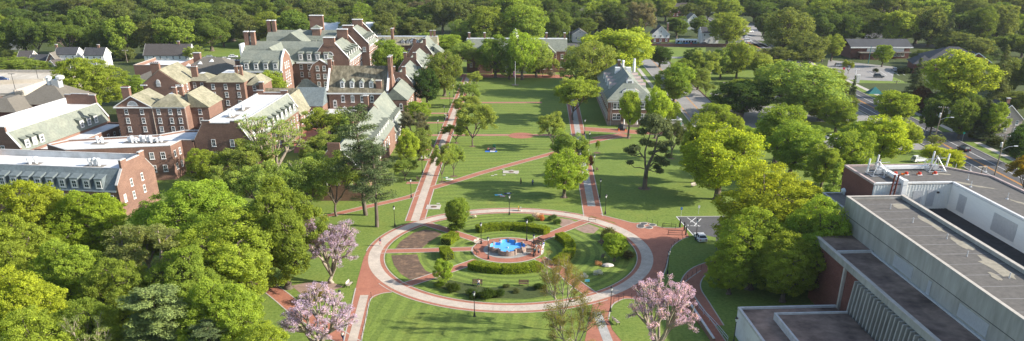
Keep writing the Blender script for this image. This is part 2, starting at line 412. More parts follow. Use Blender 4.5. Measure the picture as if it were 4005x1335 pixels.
def airy_tree(seed, nleaf, leaf, clump=0.55, low=0.2, splits=(5, 4, 4), bark='bark', mat='leaf', flat=0.5, up=0.5, lean=0.0, asp=0.62, rr=0.34, reach=1.0):
    """limbs that fork three times, small sprays of leaves at the twig ends: branches stay in sight"""
    rng = np.random.default_rng(seed); mb = MB(); ends = []
    def grow(p, d, L, r, lev):
        d = d/np.linalg.norm(d)
        q = p+d*L; mid = p+d*L*0.5+rng.normal(size=3)*L*0.06
        mb.tube(p, mid, r, r*0.8, bark, 5 if lev else 8, False); mb.tube(mid, q, r*0.8, r*0.55, bark, 5 if lev else 8, False)
        if lev >= len(splits):
            ends.append((q, d)); ends.append((mid, d)); return
        n = splits[lev]; a0 = rng.uniform(0, 6.28)
        u = np.cross(d, [0.3, 0.2, 0.9]); u /= np.linalg.norm(u); w = np.cross(d, u)
        for k in range(n):
            a = a0+2*PI*k/n+rng.uniform(-0.4, 0.4); sp = rng.uniform(0.55, 1.0) if lev else rng.uniform(0.7, 1.15)
            if k == 0 and lev: sp *= 0.25
            e = d+(u*math.cos(a)+w*math.sin(a))*sp; e[2] += 0.12
            grow(q, e, L*rng.uniform(0.62, 0.88)*(1.0 if lev else reach), r*0.62, lev+1)
    grow(np.array([0, 0, -0.3]), np.array([lean, 0, 1.0]), H0*low+0.3, rr, 0)
    E_ = np.array([e for e, _ in ends]); D_ = np.array([d for _, d in ends])
    zmin = H0*low
    sx = R0/np.percentile(np.hypot(E_[:, 0], E_[:, 1]), 95); sz = (H0-zmin)/(E_[:, 2].max()-zmin)
    def fit(A):
        A = A.copy(); A[:, 0] *= sx; A[:, 1] *= sx
        A[:, 2] = np.where(A[:, 2] > zmin, zmin+(A[:, 2]-zmin)*sz, A[:, 2]); return A
    vv = fit(np.array(mb.v)); mb.v = [tuple(x) for x in vv]; E_ = fit(E_)
    idx = rng.integers(0, len(E_), nleaf)
    d = unit(rng, nleaf); P = E_[idx]+d*(clump*rng.random(nleaf)**0.45)[:, None]*np.array([1.2, 1.2, flat*1.3])
    Nn = d*0.5+np.array([0, 0, up])+rng.normal(size=(nleaf, 3))*0.6
    cv = rng.random(len(E_))*0.55
    crown = leaf_mesh('crown', P, Nn, leaf*rng.uniform(0.6, 1.25, nleaf), rng, mat, asp=asp, var=cv[idx]+rng.random(nleaf)*0.45)
    return crown, mb.mesh('trunk', smooth=True, recalc=False)
def pine_tree(seed, nleaf, leaf, low=0.32, whorls=15, cone=False, droop=0.0, gap=0.2):
    rng = np.random.default_rng(seed); mb = MB(); pts, rad = [], []
    limb(mb, (0, 0, -0.3), (0.25, 0.1, H0*0.98), 0.34, 0.05, 'bark', rng, 0.006, 8, 6)
    for k in range(whorls):
        t = (k+0.5)/whorls; z = H0*(low+(1-low)*t)*1.0
        prof = (1-t)**0.8 if cone else (0.55+0.9*t-1.35*t*t+0.15*math.sin(9*t))
        nb = 6 if cone else 5
        for j in range(nb):
            if rng.random() < gap: continue
            a = rng.uniform(0, 6.28); L = R0*max(0.12, prof)*rng.uniform(0.65, 1.08)
            p0 = np.array([0.2*t, 0.1*t, z]); p1 = p0+np.array([math.cos(a)*L, math.sin(a)*L, L*(0.16-droop)+rng.uniform(-0.4, 0.4)])
            limb(mb, p0, p1, 0.09*(1.1-t)+0.02, 0.02, 'bark', rng, 0.04, 4, 2)
            for s in np.linspace(0.32, 1.0, 6):
                c = p0+(p1-p0)*s+rng.normal(size=3)*np.array([1, 1, 0.3])*0.22*L*0.4
                pts.append(c); rad.append(L*0.17+0.28)
    pts.append(np.array([0.25, 0.1, H0*0.97])); rad.append(0.5)
    pts, rad = np.array(pts), np.array(rad); w = rad**2/np.sum(rad**2)
    idx = rng.choice(len(pts), nleaf, p=w); d = unit(rng, nleaf)
    P = pts[idx]+d*(rad[idx]*rng.random(nleaf)**0.5)[:, None]*np.array([1.15, 1.15, 0.45])
    Nn = np.array([0, 0, 0.8])+d*0.4+rng.normal(size=(nleaf, 3))*0.5
    cv = rng.random(len(pts))*0.5
    crown = leaf_mesh('crown', P, Nn, leaf*rng.uniform(0.6, 1.3, nleaf), rng, 'needle', asp=0.3, var=cv[idx]+rng.random(nleaf)*0.5)
    return crown, mb.mesh('trunk', smooth=True, recalc=False)
def bonsai_pine(seed, nleaf, leaf):
    """old pine: a leaning double trunk and separate flat pads of needles"""
    rng = np.random.default_rng(seed); mb = MB()
    T = [((0, 0, -0.3), (0.15, 0, 3.6), 0.55, 0.42), ((0.15, 0, 3.6), (1.4, 0, 6.6), 0.36, 0.26), ((1.4, 0, 6.6), (1.9, 0.2, 9.6), 0.26, 0.14),
         ((0.15, 0, 3.2), (-0.35, -0.2, 5.6), 0.26, 0.2), ((-0.35, -0.2, 5.6), (-0.1, 0.2, 8.2), 0.2, 0.15), ((-0.1, 0.2, 8.2), (0.6, 0, 11.2), 0.15, 0.08)]
    for a, b, r0, r1 in T: limb(mb, a, b, r0, r1, 'bark', rng, 0.03, 7, 2)
    pads = [(0.6, 0, 12.9, 1.9), (-0.7, 0.3, 12.2, 1.5), (2.1, 0, 12.2, 1.7), (3.4, 0.3, 11.3, 1.4), (1.0, -0.8, 11.2, 1.6), (-1.3, 0.2, 10.6, 1.2), (3.9, -0.2, 10.4, 1.0),
            (-0.6, 0.5, 8.6, 1.2), (1.0, 0.9, 8.2, 1.1), (-2.6, 0, 7.6, 1.2), (-3.9, 0.2, 7.2, 1.0), (-3.0, 0.6, 6.6, 0.9), (2.9, 0, 8.2, 1.3), (4.3, 0.3, 8.4, 1.1), (3.4, 0.4, 7.2, 1.0),
            (2.6, 0, 5.6, 1.2), (3.8, -0.2, 4.9, 1.1), (2.4, 0.6, 4.0, 0.9), (-3.4, -0.2, 5.0, 0.8), (3.0, 0.3, 3.3, 0.9), (4.5, 0.2, 6.2, 0.8), (0.8, -0.5, 6.8, 0.7)]
    A = np.array(pads); stems = [np.array(t[1]) for t in T]
    for x, y, z, r in pads:
        p = np.array([x, y, z-0.3*r]); s = min(stems, key=lambda q: np.linalg.norm(q-p)+(2 if q[2] > z+0.5 else 0))
        limb(mb, s, p, 0.11, 0.04, 'bark', rng, 0.08, 5, 3)
    w = A[:, 3]**2/np.sum(A[:, 3]**2); idx = rng.choice(len(A), nleaf, p=w); d = unit(rng, nleaf)
    rr = A[idx, 3]*rng.random(nleaf)**0.45*(1+0.25*np.sin(d[:, 0]*7+idx)*np.cos(d[:, 1]*6))
    P = A[idx, :3]+d*rr[:, None]*np.array([1.1, 1.1, 0.52])
    Nn = np.array([0, 0, 0.9])+d*0.7+rng.normal(size=(nleaf, 3))*0.5
    crown = leaf_mesh('crown', P, Nn, leaf*rng.uniform(0.6, 1.3, nleaf), rng, 'needle', asp=0.35)
    return crown, mb.mesh('trunk', smooth=True, recalc=False)
def bush_mesh(seed, nleaf, leaf, mat='leaf', flat=0.9, lobes=7):
    """a shrub 1 m in radius and about 1.5 m tall: stems and leaves, one mesh"""
    rng = np.random.default_rng(seed)
    L = [np.array([0, 0, 0.75])]+[np.array([math.cos(a)*0.5, math.sin(a)*0.5, rng.uniform(0.35, 0.85)]) for a in rng.uniform(0, 6.28, lobes)]
    idx = rng.integers(0, len(L), nleaf); d = unit(rng, nleaf)
    P = np.array(L)[idx]+d*(0.5*rng.random(nleaf)**0.35)[:, None]*np.array([1, 1, flat]); P[:, 2] = np.abs(P[:, 2])
    Nn = d+np.array([0, 0, 0.4])+rng.normal(size=(nleaf, 3))*0.5
    return leaf_mesh('shrub', P, Nn, leaf*rng.uniform(0.6, 1.2, nleaf), rng, mat)

KIND = {}
KIND['near'] = [dense_tree(s, 86000, 0.112, nl=n, low=l, clump=(0.07, 0.13)) for s, n, l in ((11, 11, 0.05), (12, 9, 0.08), (13, 12, 0.06))]
KIND['mid'] = [dense_tree(s, 28000, 0.175, nl=n, low=l) for s, n, l in ((21, 9, 0.12), (22, 8, 0.15), (23, 10, 0.10), (24, 7, 0.16), (25, 9, 0.13))]
KIND['far'] = [dense_tree(s, 15000, 0.24, nl=n, low=l) for s, n, l in ((31, 8, 0.06), (32, 7, 0.1), (33, 9, 0.06), (34, 6, 0.1))]
KIND['oval'] = [dense_tree(s, 22000, 0.19, nl=9, low=0.24, spread=0.85, clump=(0.10, 0.18)) for s in (41, 42)]
KIND['airy'] = [airy_tree(s, 21000, 0.16, low=0.2, clump=0.72, rr=0.2, flat=0.75, up=0.3) for s in (51, 52, 53)]
KIND['lacy'] = [airy_tree(s, 9000, 0.12, low=0.16, clump=0.62, splits=(5, 4, 4), bark='bark_pale') for s in (61, 62)]
KIND['olive'] = [airy_tree(s, 45000, 0.10, low=0.16, clump=0.62, splits=(6, 4, 4), bark='bark_pale') for s in (66, 67)]
KIND['full'] = [dense_tree(s, 25000, 0.165, nl=n, low=l, clump=(0.08, 0.16), spread=1.06) for s, n, l in ((71, 10, 0.13), (72, 12, 0.15), (73, 8, 0.12))]
KIND['pine'] = [pine_tree(s, 16000, 0.155, gap=0.22) for s in (81, 82)]
KIND['bluepine'] = [pine_tree(83, 60000, 0.17, low=0.12, whorls=20, gap=0.05)]
KIND['spruce'] = [pine_tree(s, 16000, 0.26, low=0.08, whorls=20, cone=True, droop=0.25, gap=0.05) for s in (91, 92)]
KIND['bonsai'] = [bonsai_pine(95, 26000, 0.17)]
KIND['blossom'] = [airy_tree(s, 17000, 0.09, low=0.10, clump=0.42, splits=(5, 5, 4), rr=0.22, bark='bark_pale', mat='petal', flat=0.9, up=0.2) for s in (101, 102, 103)]
KIND['twiggy'] = [airy_tree(s, 13000, 0.085, low=0.16, clump=0.55, splits=(5, 4, 4), bark='bark_pale', flat=0.8, rr=0.14) for s in (111, 112)]
KIND['magnolia'] = [dense_tree(121, 26000, 0.20, nl=8, low=0.07, spread=0.8, clump=(0.12, 0.22))]
KIND['bare'] = [airy_tree(s, 5000, 0.2, low=0.22, clump=0.5, splits=(6, 5, 4), bark='bark_pale') for s in (131,)]
COL = dict(yg=(0.35, 0.43, 0.048), bg=(0.305, 0.400, 0.060), mg=(0.240, 0.325, 0.056), dg=(0.075, 0.13, 0.035), og=(0.235, 0.30, 0.075), lg=(0.28, 0.36, 0.09),
           pg=(0.125, 0.16, 0.068), bp=(0.195, 0.25, 0.085), rb=(0.13, 0.06, 0.03), li=(0.56, 0.42, 0.57), tw=(0.24, 0.22, 0.07), ol=(0.29, 0.345, 0.115), gd=(0.25, 0.20, 0.025),
           fg=(0.16, 0.225, 0.05), fd=(0.115, 0.165, 0.046), fo=(0.185, 0.22, 0.068), fy=(0.25, 0.325, 0.06), gy=(0.19, 0.18, 0.115), pk=(0.5, 0.42, 0.38))
NAMES = dict(pine='pine_tree', bluepine='pine_tree', spruce='spruce_tree', bonsai='pine_tree', blossom='flowering_tree', twiggy='budding_tree', bare='bare_tree', magnolia='magnolia_tree')
TREES = []; MULCH = []
_tr = random.Random(3)
def tree(kind, cx, ytop, wpx, col, label, h=16.0, base=None, group=None, cat='tree', at=None):
    if at is not None: p = Vector((at[0], at[1], 0))
    elif base: p = G(base[0], base[1]); h = height_at(p, ytop)
    else: p = G(cx, ytop, h); p.z = 0
    r = wpx/2/pxm((p.x, p.y, h*0.6))
    vs = KIND[kind]; cr, tk = vs[_tr.randrange(len(vs))]
    o = empty(NAMES.get(kind, 'leafy_tree'), p, 0 if kind == 'bonsai' else _tr.uniform(0, 6.28), label, cat, group)
    o.scale = (r/R0, r/R0, h/H0)
    a = link('crown', cr, o); c = COL[col]; k = _tr.uniform(0.9, 1.1); a.color = (c[0]*k*_tr.uniform(0.93, 1.07), c[1]*k, c[2]*k, 1)
    link('trunk', tk, o)
    if base and group == 'trees on the campus green': MULCH.append((p, kind))
    TREES.append((o, cx, ytop, r, h))
    return o
# ------------------------------------------------------------------ ground, paths, roads
from mathutils.geometry import tessellate_polygon
def sheet(name, pts, z, mat, px=False, org=None):
    pts = [G(*p) for p in pts] if px else [Vector((p[0], p[1], 0)) for p in pts]
    o3 = Vector((org[0], org[1], 0)) if org else Vector((0, 0, 0))
    pts = [Vector((p.x-o3.x, p.y-o3.y, 0)) for p in pts]
    tri = tessellate_polygon([pts])
    me = bpy.data.meshes.new(name); me.from_pydata([(p.x, p.y, 0) for p in pts], [], [tuple(t) for t in tri])
    me.materials.append(M(mat)); me.update()
    import bmesh
    bm = bmesh.new(); bm.from_mesh(me)
    for f in bm.faces:
        f.normal_update()
        if f.normal.z < 0: f.normal_flip()
    bm.to_mesh(me); bm.free()
    o = link(name, me); o.location = (o3.x, o3.y, z); return structure(o)
def smooth_line(pts, k=4):
    if len(pts) < 3: return pts
    out = []
    for i in range(len(pts)-1):
        p0 = pts[max(i-1, 0)]; p1 = pts[i]; p2 = pts[i+1]; p3 = pts[min(i+2, len(pts)-1)]
        for j in range(k):
            t = j/k
            out.append(0.5*((2*p1)+(p2-p0)*t+(2*p0-5*p1+4*p2-p3)*t*t+(3*p1-p0-3*p2+p3)*t**3))
    out.append(pts[-1]); return out
def offs(pts, a, b):
    L, Rr = [], []
    for i, p in enumerate(pts):
        d = (pts[min(i+1, len(pts)-1)]-pts[max(i-1, 0)]); d.z = 0; d.normalize(); n = Vector((-d.y, d.x, 0))
        L.append(p+n*a); Rr.append(p+n*b)
    return L, Rr
def strip(name, pts, a, b, z, mat):
    L, Rr = offs(pts, a, b); n = len(pts)
    me = bpy.data.meshes.new(name)
    me.from_pydata([(p.x, p.y, 0) for p in L]+[(p.x, p.y, 0) for p in Rr], [], [(i, n+i, n+i+1, i+1) for i in range(n-1)])
    me.materials.append(M(mat)); me.update()
    o = link(name, me); o.location.z = z; return structure(o)
_pk = [0]
def path(pts, w, px=True, z=0.030, mat='paver_red', edge=0.22, sm=4, name='path'):
    z += 0.0013*(_pk[0] % 9); _pk[0] += 1
    P = [G(*p) for p in pts] if px else [Vector((*p, 0)) for p in pts]
    for p in P: p.z = 0
    P = smooth_line(P, sm)
    strip(name, P, w/2, -w/2, z, mat)
    if edge:
        strip('path_edging', P, w/2+edge, w/2, z+0.006, 'concrete_pale'); strip('path_edging', P, -w/2, -w/2-edge, z+0.006, 'concrete_pale')
    return P
def ring(name, c, r0, r1, z, mat, a0=0, a1=2*PI, n=120):
    me = bpy.data.meshes.new(name); v, f = [], []
    for k in range(n+1):
        a = a0+(a1-a0)*k/n
        v += [(r0*math.cos(a), r0*math.sin(a), 0), (r1*math.cos(a), r1*math.sin(a), 0)]
    for k in range(n): f.append((2*k, 2*k+1, 2*k+3, 2*k+2))
    me.from_pydata(v, [], f); me.materials.append(M(mat)); me.update()
    o = link(name, me); o.location = (c[0], c[1], z); return structure(o)

mb = MB(); mb.poly([(-1500, -300, 0), (1500, -300, 0), (1500, 2500, 0), (-1500, 2500, 0)], 'rough_ground'); structure(mb.obj('ground', recalc=False))
sheet('lawn', [(-110, 60), (120, 60), (120, 430), (-110, 430)], 0.004, 'lawn')
sheet('lawn', [(-23.2, 192), (13.3, 192), (15.5, 300), (16.5, 384), (-24.6, 384), (-24, 230)], 0.010, 'lawn_cross')
sheet('lawn', [(-26.5, 80), (11.0, 80), (11.5, 139), (-26.5, 141)], 0.010, 'lawn_bands')
RC = (-3.3, 159.8); PC = (-3.95, 161.2)
o = ring('lawn', RC, 0.0, 26.2, 0.012, 'lawn_rings')
# mall walks: pale strip between brick bands
def walk(pts, pw, tw, px=False):
    P = path(pts, tw, px=px, z=0.032)
    strip('path', P, pw/2, -pw/2, 0.044, 'paver_pale'); return P
walk([(-25.7, 179.5), (-26.4, 220), (-26.8, 300), (-27.1, 384)], 1.95, 4.2)
path([(15.5, 184), (15.65, 197), (16.2, 245), (16.9, 300), (17.6, 384)], 4.2, px=False)
strip('path', [Vector((15.6, 191.5, 0)), Vector((15.65, 197, 0)), Vector((16.2, 245, 0)), Vector((16.9, 300, 0)), Vector((17.6, 384, 0))], 0.95, -0.95, 0.044, 'paver_grey')
# the circle
sheet('plaza', [(1425, 1000), (1400, 1090), (1391, 1128), (1380, 1176), (1340, 1345), (1411, 1345), (1433, 1240), (1450, 1171), (1490, 1150), (1533, 1144), (1500, 1100), (1460, 1050)], 0.026, 'paver_red', px=True)
sheet('plaza', [(2288, 839), (2349, 839), (2366, 845), (2430, 861), (2480, 873), (2531, 871), (2585, 890), (2660, 893), (2676, 887), (2694, 925), (2790, 1000), (2741, 1062), (2715, 1100), (2705, 1147), (2760, 1222), (2845, 1345), (2285, 1345), (2320, 1180), (2440, 1100), (2535, 1010), (2500, 930), (2400, 870)], 0.026, 'paver_red', px=True)
sheet('lawn', [(2694, 928), (2666, 938), (2629, 966), (2615, 1003), (2606, 1045), (2592, 1082), (2560, 1105), (2492, 1142), (2500, 1154), (2526, 1162), (2573, 1170), (2634, 1173), (2657, 1166), (2657, 1129), (2689, 1096), (2722, 1068), (2741, 1059), (2800, 1000), (2800, 930), (2730, 915)], 0.046, 'lawn', px=True)
sheet('lawn', [(2380, 1250), (2395, 1195), (2437, 1171), (2478, 1171), (2526, 1184), (2600, 1192), (2680, 1207), (2697, 1222), (2790, 1345), (2440, 1345), (2395, 1290)], 0.046, 'lawn', px=True)
path([(2790, 1275), (2735, 1185), (2703, 1130), (2708, 1090), (2745, 1055), (2820, 1030), (2900, 1022)], 3.4, z=0.052)
for e in ([(2694, 928), (2666, 938), (2629, 966), (2615, 1003), (2606, 1045), (2592, 1082)], [(2492, 1142), (2500, 1154), (2526, 1162), (2573, 1170), (2634, 1173), (2657, 1166), (2657, 1129), (2689, 1096), (2741, 1059)], [(2380, 1250), (2395, 1195), (2437, 1171), (2478, 1171), (2526, 1184), (2600, 1192), (2680, 1207)], [(2349, 839), (2366, 845), (2430, 861), (2480, 873), (2531, 871), (2585, 890), (2660, 893)], [(1391, 1128), (1380, 1176), (1345, 1335)], [(1413, 1335), (1433, 1240), (1450, 1171), (1490, 1150), (1533, 1144)], [(2705, 1147), (2760, 1222), (2845, 1345)]):
    P = [G(*p) for p in e]; strip('path_edging', smooth_line(P), 0.11, -0.11, 0.056, 'concrete_pale')
ring('path', RC, 26.1, 29.95, 0.034, 'paver_red'); ring('path', RC, 26.85, 29.25, 0.044, 'paver_pale')
ring('path_edging', RC, 25.92, 26.1, 0.050, 'concrete_pale')
ring('path_edging', RC, 29.95, 30.13, 0.040, 'concrete_pale', R(215), R(307)); ring('path_edging', RC, 29.95, 30.13, 0.040, 'concrete_pale', R(55), R(135)); ring('path_edging', RC, 29.95, 30.13, 0.040, 'concrete_pale', R(146), R(180))
strip('path', [Vector((-29.65, 137, 0)), Vector((-28.2, 118, 0)), Vector((-26.8, 95, 0))], 0.75, -0.75, 0.040, 'paver_pale')
strip('path', [G(2333, 1221), G(2378, 1335), G(2405, 1400)], 0.8, -0.8, 0.040, 'paver_grey')
path([(1478, 984), (1660, 980), (1852, 974)], 2.1); path([(1655, 872), (1760, 905), (1895, 950)], 2.1); path([(2310, 858), (2200, 900), (2085, 948)], 2.3)
path([(1560, 1124), (1700, 1078), (1868, 1020)], 2.1); path([(2110, 1010), (2190, 1055), (2250, 1108), (2335, 1168)], 2.4)
ring('plaza', PC, 0, 7.35, 0.038, 'paver_red'); ring('path_edging', PC, 7.35, 7.62, 0.048, 'concrete_pale')
ring('plaza', PC, 0, 5.1, 0.047, 'concrete', n=60)
def crop(pts, x, y, s): return [(x+a*s, y+b*s) for a, b in pts]
sheet('flower_bed', crop([(525, 222), (600, 230), (650, 255), (560, 310), (490, 370), (305, 372), (345, 310), (440, 245)], 1380, 780, .5355), 0.018, 'soil', px=True)
sheet('flower_bed', crop([(470, 402), (490, 460), (530, 520), (585, 543), (420, 588), (350, 545), (300, 480), (280, 410)], 1380, 780, .5355), 0.018, 'soil', px=True)
sheet('flower_bed', crop([(500, 215), (600, 180), (680, 212), (640, 250), (570, 245)], 1980, 780, .5353), 0.018, 'soil_pale', px=True)
sheet('flower_bed', crop([(390, 140), (470, 148), (525, 172), (440, 208), (395, 195)], 1980, 780, .5353), 0.018, 'soil_pale', px=True)
sheet('flower_bed', [(1690, 1105), (1760, 1095), (1900, 1125), (2100, 1120), (2200, 1150), (2060, 1170), (1860, 1165), (1740, 1135)], 0.018, 'rough_ground', px=True)
sheet('flower_bed', [(1140, 1118), (1210, 1104), (1290, 1102), (1345, 1122), (1270, 1145), (1180, 1152)], 0.019, 'soil_pale', px=True)
# lawn paths
path([(1688, 737), (1800, 703), (1900, 672), (2100, 617), (2180, 595), (2300, 560), (2420, 532)], 2.2)
path([(1500, 529), (1700, 529.5), (1970, 529), (2120, 529), (2262, 527)], 2.0); ring('path', G(2038, 531)[:2], 0, 4.2, 0.036, 'paver_red', n=40)
path([(1855, 402), (2120, 402)], 2.2); path([(2255, 503), (2400, 512), (2560, 520), (2700, 519)], 5.5, edge=0.25); path([(2330, 545), (2450, 527)], 5)
path([(1800, 297), (2010, 298), (2240, 301)], 9.5, z=0.028)
for y, x0, x1 in ((385, 1722, 1800), (444, 1676, 1768), (481, 1668, 1752), (626, 1655, 1684), (585, 1630, 1700), (716, 1590, 1642)):
    path([(x0, y), (x1, y)], 1.7)
path([(1250, 850), (1324, 836), (1450, 806), (1600, 771), (1652, 748)], 2.0)
path([(1000, 1085), (1100, 1160), (1180, 1225), (1334, 1320), (1400, 1360)], 3.0)
sheet('courtyard', [(1150, 495), (1290, 495), (1300, 580), (1150, 600)], 0.026, 'paver_red', px=True)
path([(1238, 660), (1262, 560)], 2.4); path([(1555, 500), (1600, 440), (1640, 395)], 2.0)
# roads and car parks
def rect(name, x0, x1, y0, y1, z, mat): return sheet(name, [(x0, y0), (x1, y0), (x1, y1), (x0, y1)], z, mat)
rect('road', 122.8, 136.2, 60, 700, 0.020, 'asphalt')
for x in (126.2, 132.8): rect('road_marking', x-0.10, x+0.10, 60, 700, 0.032, 'road_white')
for x in (129.2, 129.6): rect('road_marking', x-0.10, x+0.10, 60, 262, 0.032, 'road_yellow'); rect('road_marking', x-0.10, x+0.10, 276, 700, 0.032, 'road_yellow')
rect('road', 136.2, 200, 262, 274, 0.020, 'asphalt')
for x0, x1 in ((122.5, 122.8), (136.2, 136.5)):
    for y0, y1 in ((60, 262), (274, 700)): mb = MB(); mb.box(x0, x1, y0, y1, 0, 0.14, 'concrete_pale'); structure(mb.obj('kerb'))
rect('pavement', 140, 142, 60, 260, 0.020, 'concrete_pale'); rect('pavement', 140, 142, 275, 440, 0.020, 'concrete_pale')
rect('road', 56.5, 70.8, 262, 440, 0.020, 'asphalt_pale')
for x0, x1 in ((56.2, 56.5), (70.8, 71.15)): mb = MB(); mb.box(x0, x1, 262, 440, 0, 0.14, 'concrete_pale' if x0 < 60 else 'fence_brown'); structure(mb.obj('kerb'))
for x in (63.0, 63.35): rect('road_marking', x-0.07, x+0.07, 262, 440, 0.032, 'road_yellow')
rect('road_marking', 57.6, 57.8, 262, 330, 0.032, 'road_yellow'); rect('pavement', 52, 53.6, 262, 420, 0.020, 'concrete_pale')
rect('road', -60, 260, 490, 506, 0.020, 'asphalt')
rect('parking_lot', 74, 122, 250, 345, 0.018, 'asphalt_pale')
rect('lawn', 92, 116, 262, 290, 0.022, 'lawn'); rect('lawn', 76, 96, 318, 334, 0.022, 'lawn')
sheet('parking_lot', [(2645, 848), (2760, 846), (2900, 846), (2960, 1000), (2790, 975), (2745, 958), (2722, 935)], 0.024, 'asphalt', px=True)
for a, b in (((2645, 848), (2900, 846)), ((2645, 848), (2745, 958)), ((2688, 852), (2735, 886)), ((2735, 886), (2738, 884)), ((2700, 870), (2722, 852)), ((2716, 884), (2742, 856)), ((2690, 880), (2692, 884)), ((2738, 886), (2700, 884))):
    strip('road_marking', [G(*a), G(*b)], 0.09, -0.09, 0.036, 'road_white')
sheet('parking_lot', [(3240, 235), (3500, 262), (3490, 318), (3300, 312), (3230, 290)], 0.020, 'asphalt_pale', px=True)
for k in range(6):
    x = 3395+k*24; strip('road_marking', [G(x, 279), G(x+26, 296)], 0.09, -0.09, 0.032, 'road_white')
rect('lawn', 142.5, 165, 370, 405, 0.012, 'lawn'); rect('lawn', 137, 140, 275, 460, 0.015, 'lawn'); rect('lawn', 137, 140, 60, 260, 0.015, 'lawn')
sheet('parking_lot', [(760, 268), (960, 268), (960, 235), (800, 222), (745, 245)], 0.020, 'asphalt_pale', px=True)
sheet('lawn', [(770, 222), (960, 222), (960, 160), (800, 180)], 0.012, 'lawn', px=True)
sheet('lawn', [(2490, 255), (2760, 255), (2760, 185), (2470, 185)], 0.012, 'lawn', px=True)
sheet('lawn', [(2560, 165), (2760, 167), (2760, 158), (2560, 158)], 0.010, 'lawn', px=True)
path([(2590, 226), (2690, 226)], 6, mat='asphalt_pale', edge=0)
sheet('parking_lot', [(2890, 155), (2990, 160), (2960, 90), (2900, 90)], 0.024, 'asphalt_pale', px=True)
sheet('parking_lot', [(3270, 150), (3560, 150), (3560, 130), (3270, 130)], 0.018, 'asphalt', px=True)
# stone slabs set in the lawn
for (x, y, w, d, lab) in ((1998, 674, 4.4, 2.6, 'pale flat stone slab with a dark centre beside the diagonal brick path'), (1695, 811, 3.4, 3.4, 'square pale stone slab with a dark round centre near the left mall walk')):
    mb = MB(); p = G(x, y); mb.box(-w/2, w/2, -d/2, d/2, 0, 0.10, 'concrete_pale'); mb.lathe([(0.75, 0.0), (0.75, 0.13)], (0.1, 0, 0), 'soil', 14)
    o = mb.obj('stone_slab'); o.location = p; tag(o, lab, 'stone slab')
proto = None
for x, y in ((1926, 688), (1939, 684), (1972, 685), (2002, 667), (1968, 664), (2020, 680), (1714, 797)):
    if not proto:
        mb = MB(); mb.box(-.4, .4, -.3, .3, 0, .07, 'concrete_pale'); proto = mb.obj('stone_paver'); o = proto
    else: o = proto.copy(); C.objects.link(o)
    o.location = G(x, y); tag(o, 'small pale stone pad set flush in the lawn grass', 'stone pad', 'small stone pads in the mall lawn')
proto = None
for x, y in ((2518, 876), (2552, 881), (2538, 891), (2506, 883), (2506, 889)):
    if not proto:
        mb = MB(); mb.lathe([(0.95, 0.0), (0.95, 0.05)], (0, 0, 0), 'concrete_pale', 18); mb.lathe([(0.72, 0.0), (0.72, 0.065)], (0, 0, 0), 'asphalt', 18)
        proto = mb.obj('manhole_cover'); o = proto
    else: o = proto.copy(); C.objects.link(o)
    o.location = G(x, y); o.location.z = 0.03; tag(o, 'round dark manhole cover in a pale ring on the brick plaza', 'manhole cover', 'manhole covers on the brick plaza')
# ------------------------------------------------------------------ building kit
def window_mesh(name, key=False, bars=(1, 3)):
    """unit window facing -y: frame, bars, glass and sill; scaled to size"""
    mb = MB(); f = 0.11
    mb.box(-.5, .5, -.05, .10, -.5, -.5+f*.7, 'white_paint'); mb.box(-.5, .5, -.05, .10, .5-f*.7, .5, 'white_paint')
    mb.box(-.5, -.5+f, -.05, .10, -.5+f*.7, .5-f*.7, 'white_paint'); mb.box(.5-f, .5, -.05, .10, -.5+f*.7, .5-f*.7, 'white_paint')
    mb.poly([(-.5+f, 0, -.5+f*.7), (.5-f, 0, -.5+f*.7), (.5-f, 0, .5-f*.7), (-.5+f, 0, .5-f*.7)], 'glass')
    mb.box(-.5+f, .5-f, -.03, .02, -.03, .03, 'white_paint')
    for k in range(1, bars[0]+1):
        x = -.5+k/(bars[0]+1); mb.box(x-.018, x+.018, -.025, .02, -.5+f*.7, .5-f*.7, 'white_paint')
    mb.box(-.58, .58, -.12, .10, -.56, -.5, 'white_paint')
    if key: mb.box(-.52, .52, -.08, .10, .5, .57, 'white_paint'); mb.box(-.14, .14, -.09, .10, .57, .70, 'white_paint')
    return mb.mesh(name)
WIN = window_mesh('window'); WINK = window_mesh('window_keystone', True)
def arch_mesh(r=1.0, fill='glass'):
    mb = MB(); n = 12
    pts = [(math.cos(PI*k/n), math.sin(PI*k/n)) for k in range(n+1)]
    mb.ext([(x*1.0, z*1.0) for x, z in pts], 'y', -.04, .10, 'white_paint')
    mb.ext([(x*.78, .05+z*.78) for x, z in pts], 'y', -.07, -.041, fill)
    for a in (45, 90, 135): mb.tube((0, -.08, .05), (math.cos(R(a))*.8, -.08, .05+math.sin(R(a))*.8), .035, .035, 'white_paint', 4)
    mb.box(-1.12, 1.12, -.10, .10, -.12, 0, 'white_paint')
    return mb.mesh('arched_window')
ARCH = arch_mesh(); ARCHW = arch_mesh(fill='coping')
def dormer_meshes():
    d = {}
    for nm, slate in (('shed', 'slate'), ('shed_blue', 'slate_blue')):
        mb = MB(); mb.ext([(-.06, -.4), (-.06, 1.0), (2.6, 1.32), (2.6, -.4)], 'x', -.5, .5, slate, side=['coping', slate, slate, None])
        mb.ext([(-.16, 1.0), (-.16, 1.07), (2.6, 1.40), (2.6, 1.325)], 'x', -.56, .56, slate)
        d[nm] = mb.mesh('dormer')
    mb = MB(); mb.ext([(-.5, -.4), (.5, -.4), (.5, .85), (0, 1.25), (-.5, .85)], 'y', 0, 2.2, 'white_paint')
    mb.ext([(-.6, .80), (0, 1.28), (.6, .80), (.6, .88), (0, 1.37), (-.6, .88)], 'y', -.12, 2.2, 'slate')
    d['gable'] = mb.mesh('dormer'); return d
DORM = dormer_meshes()
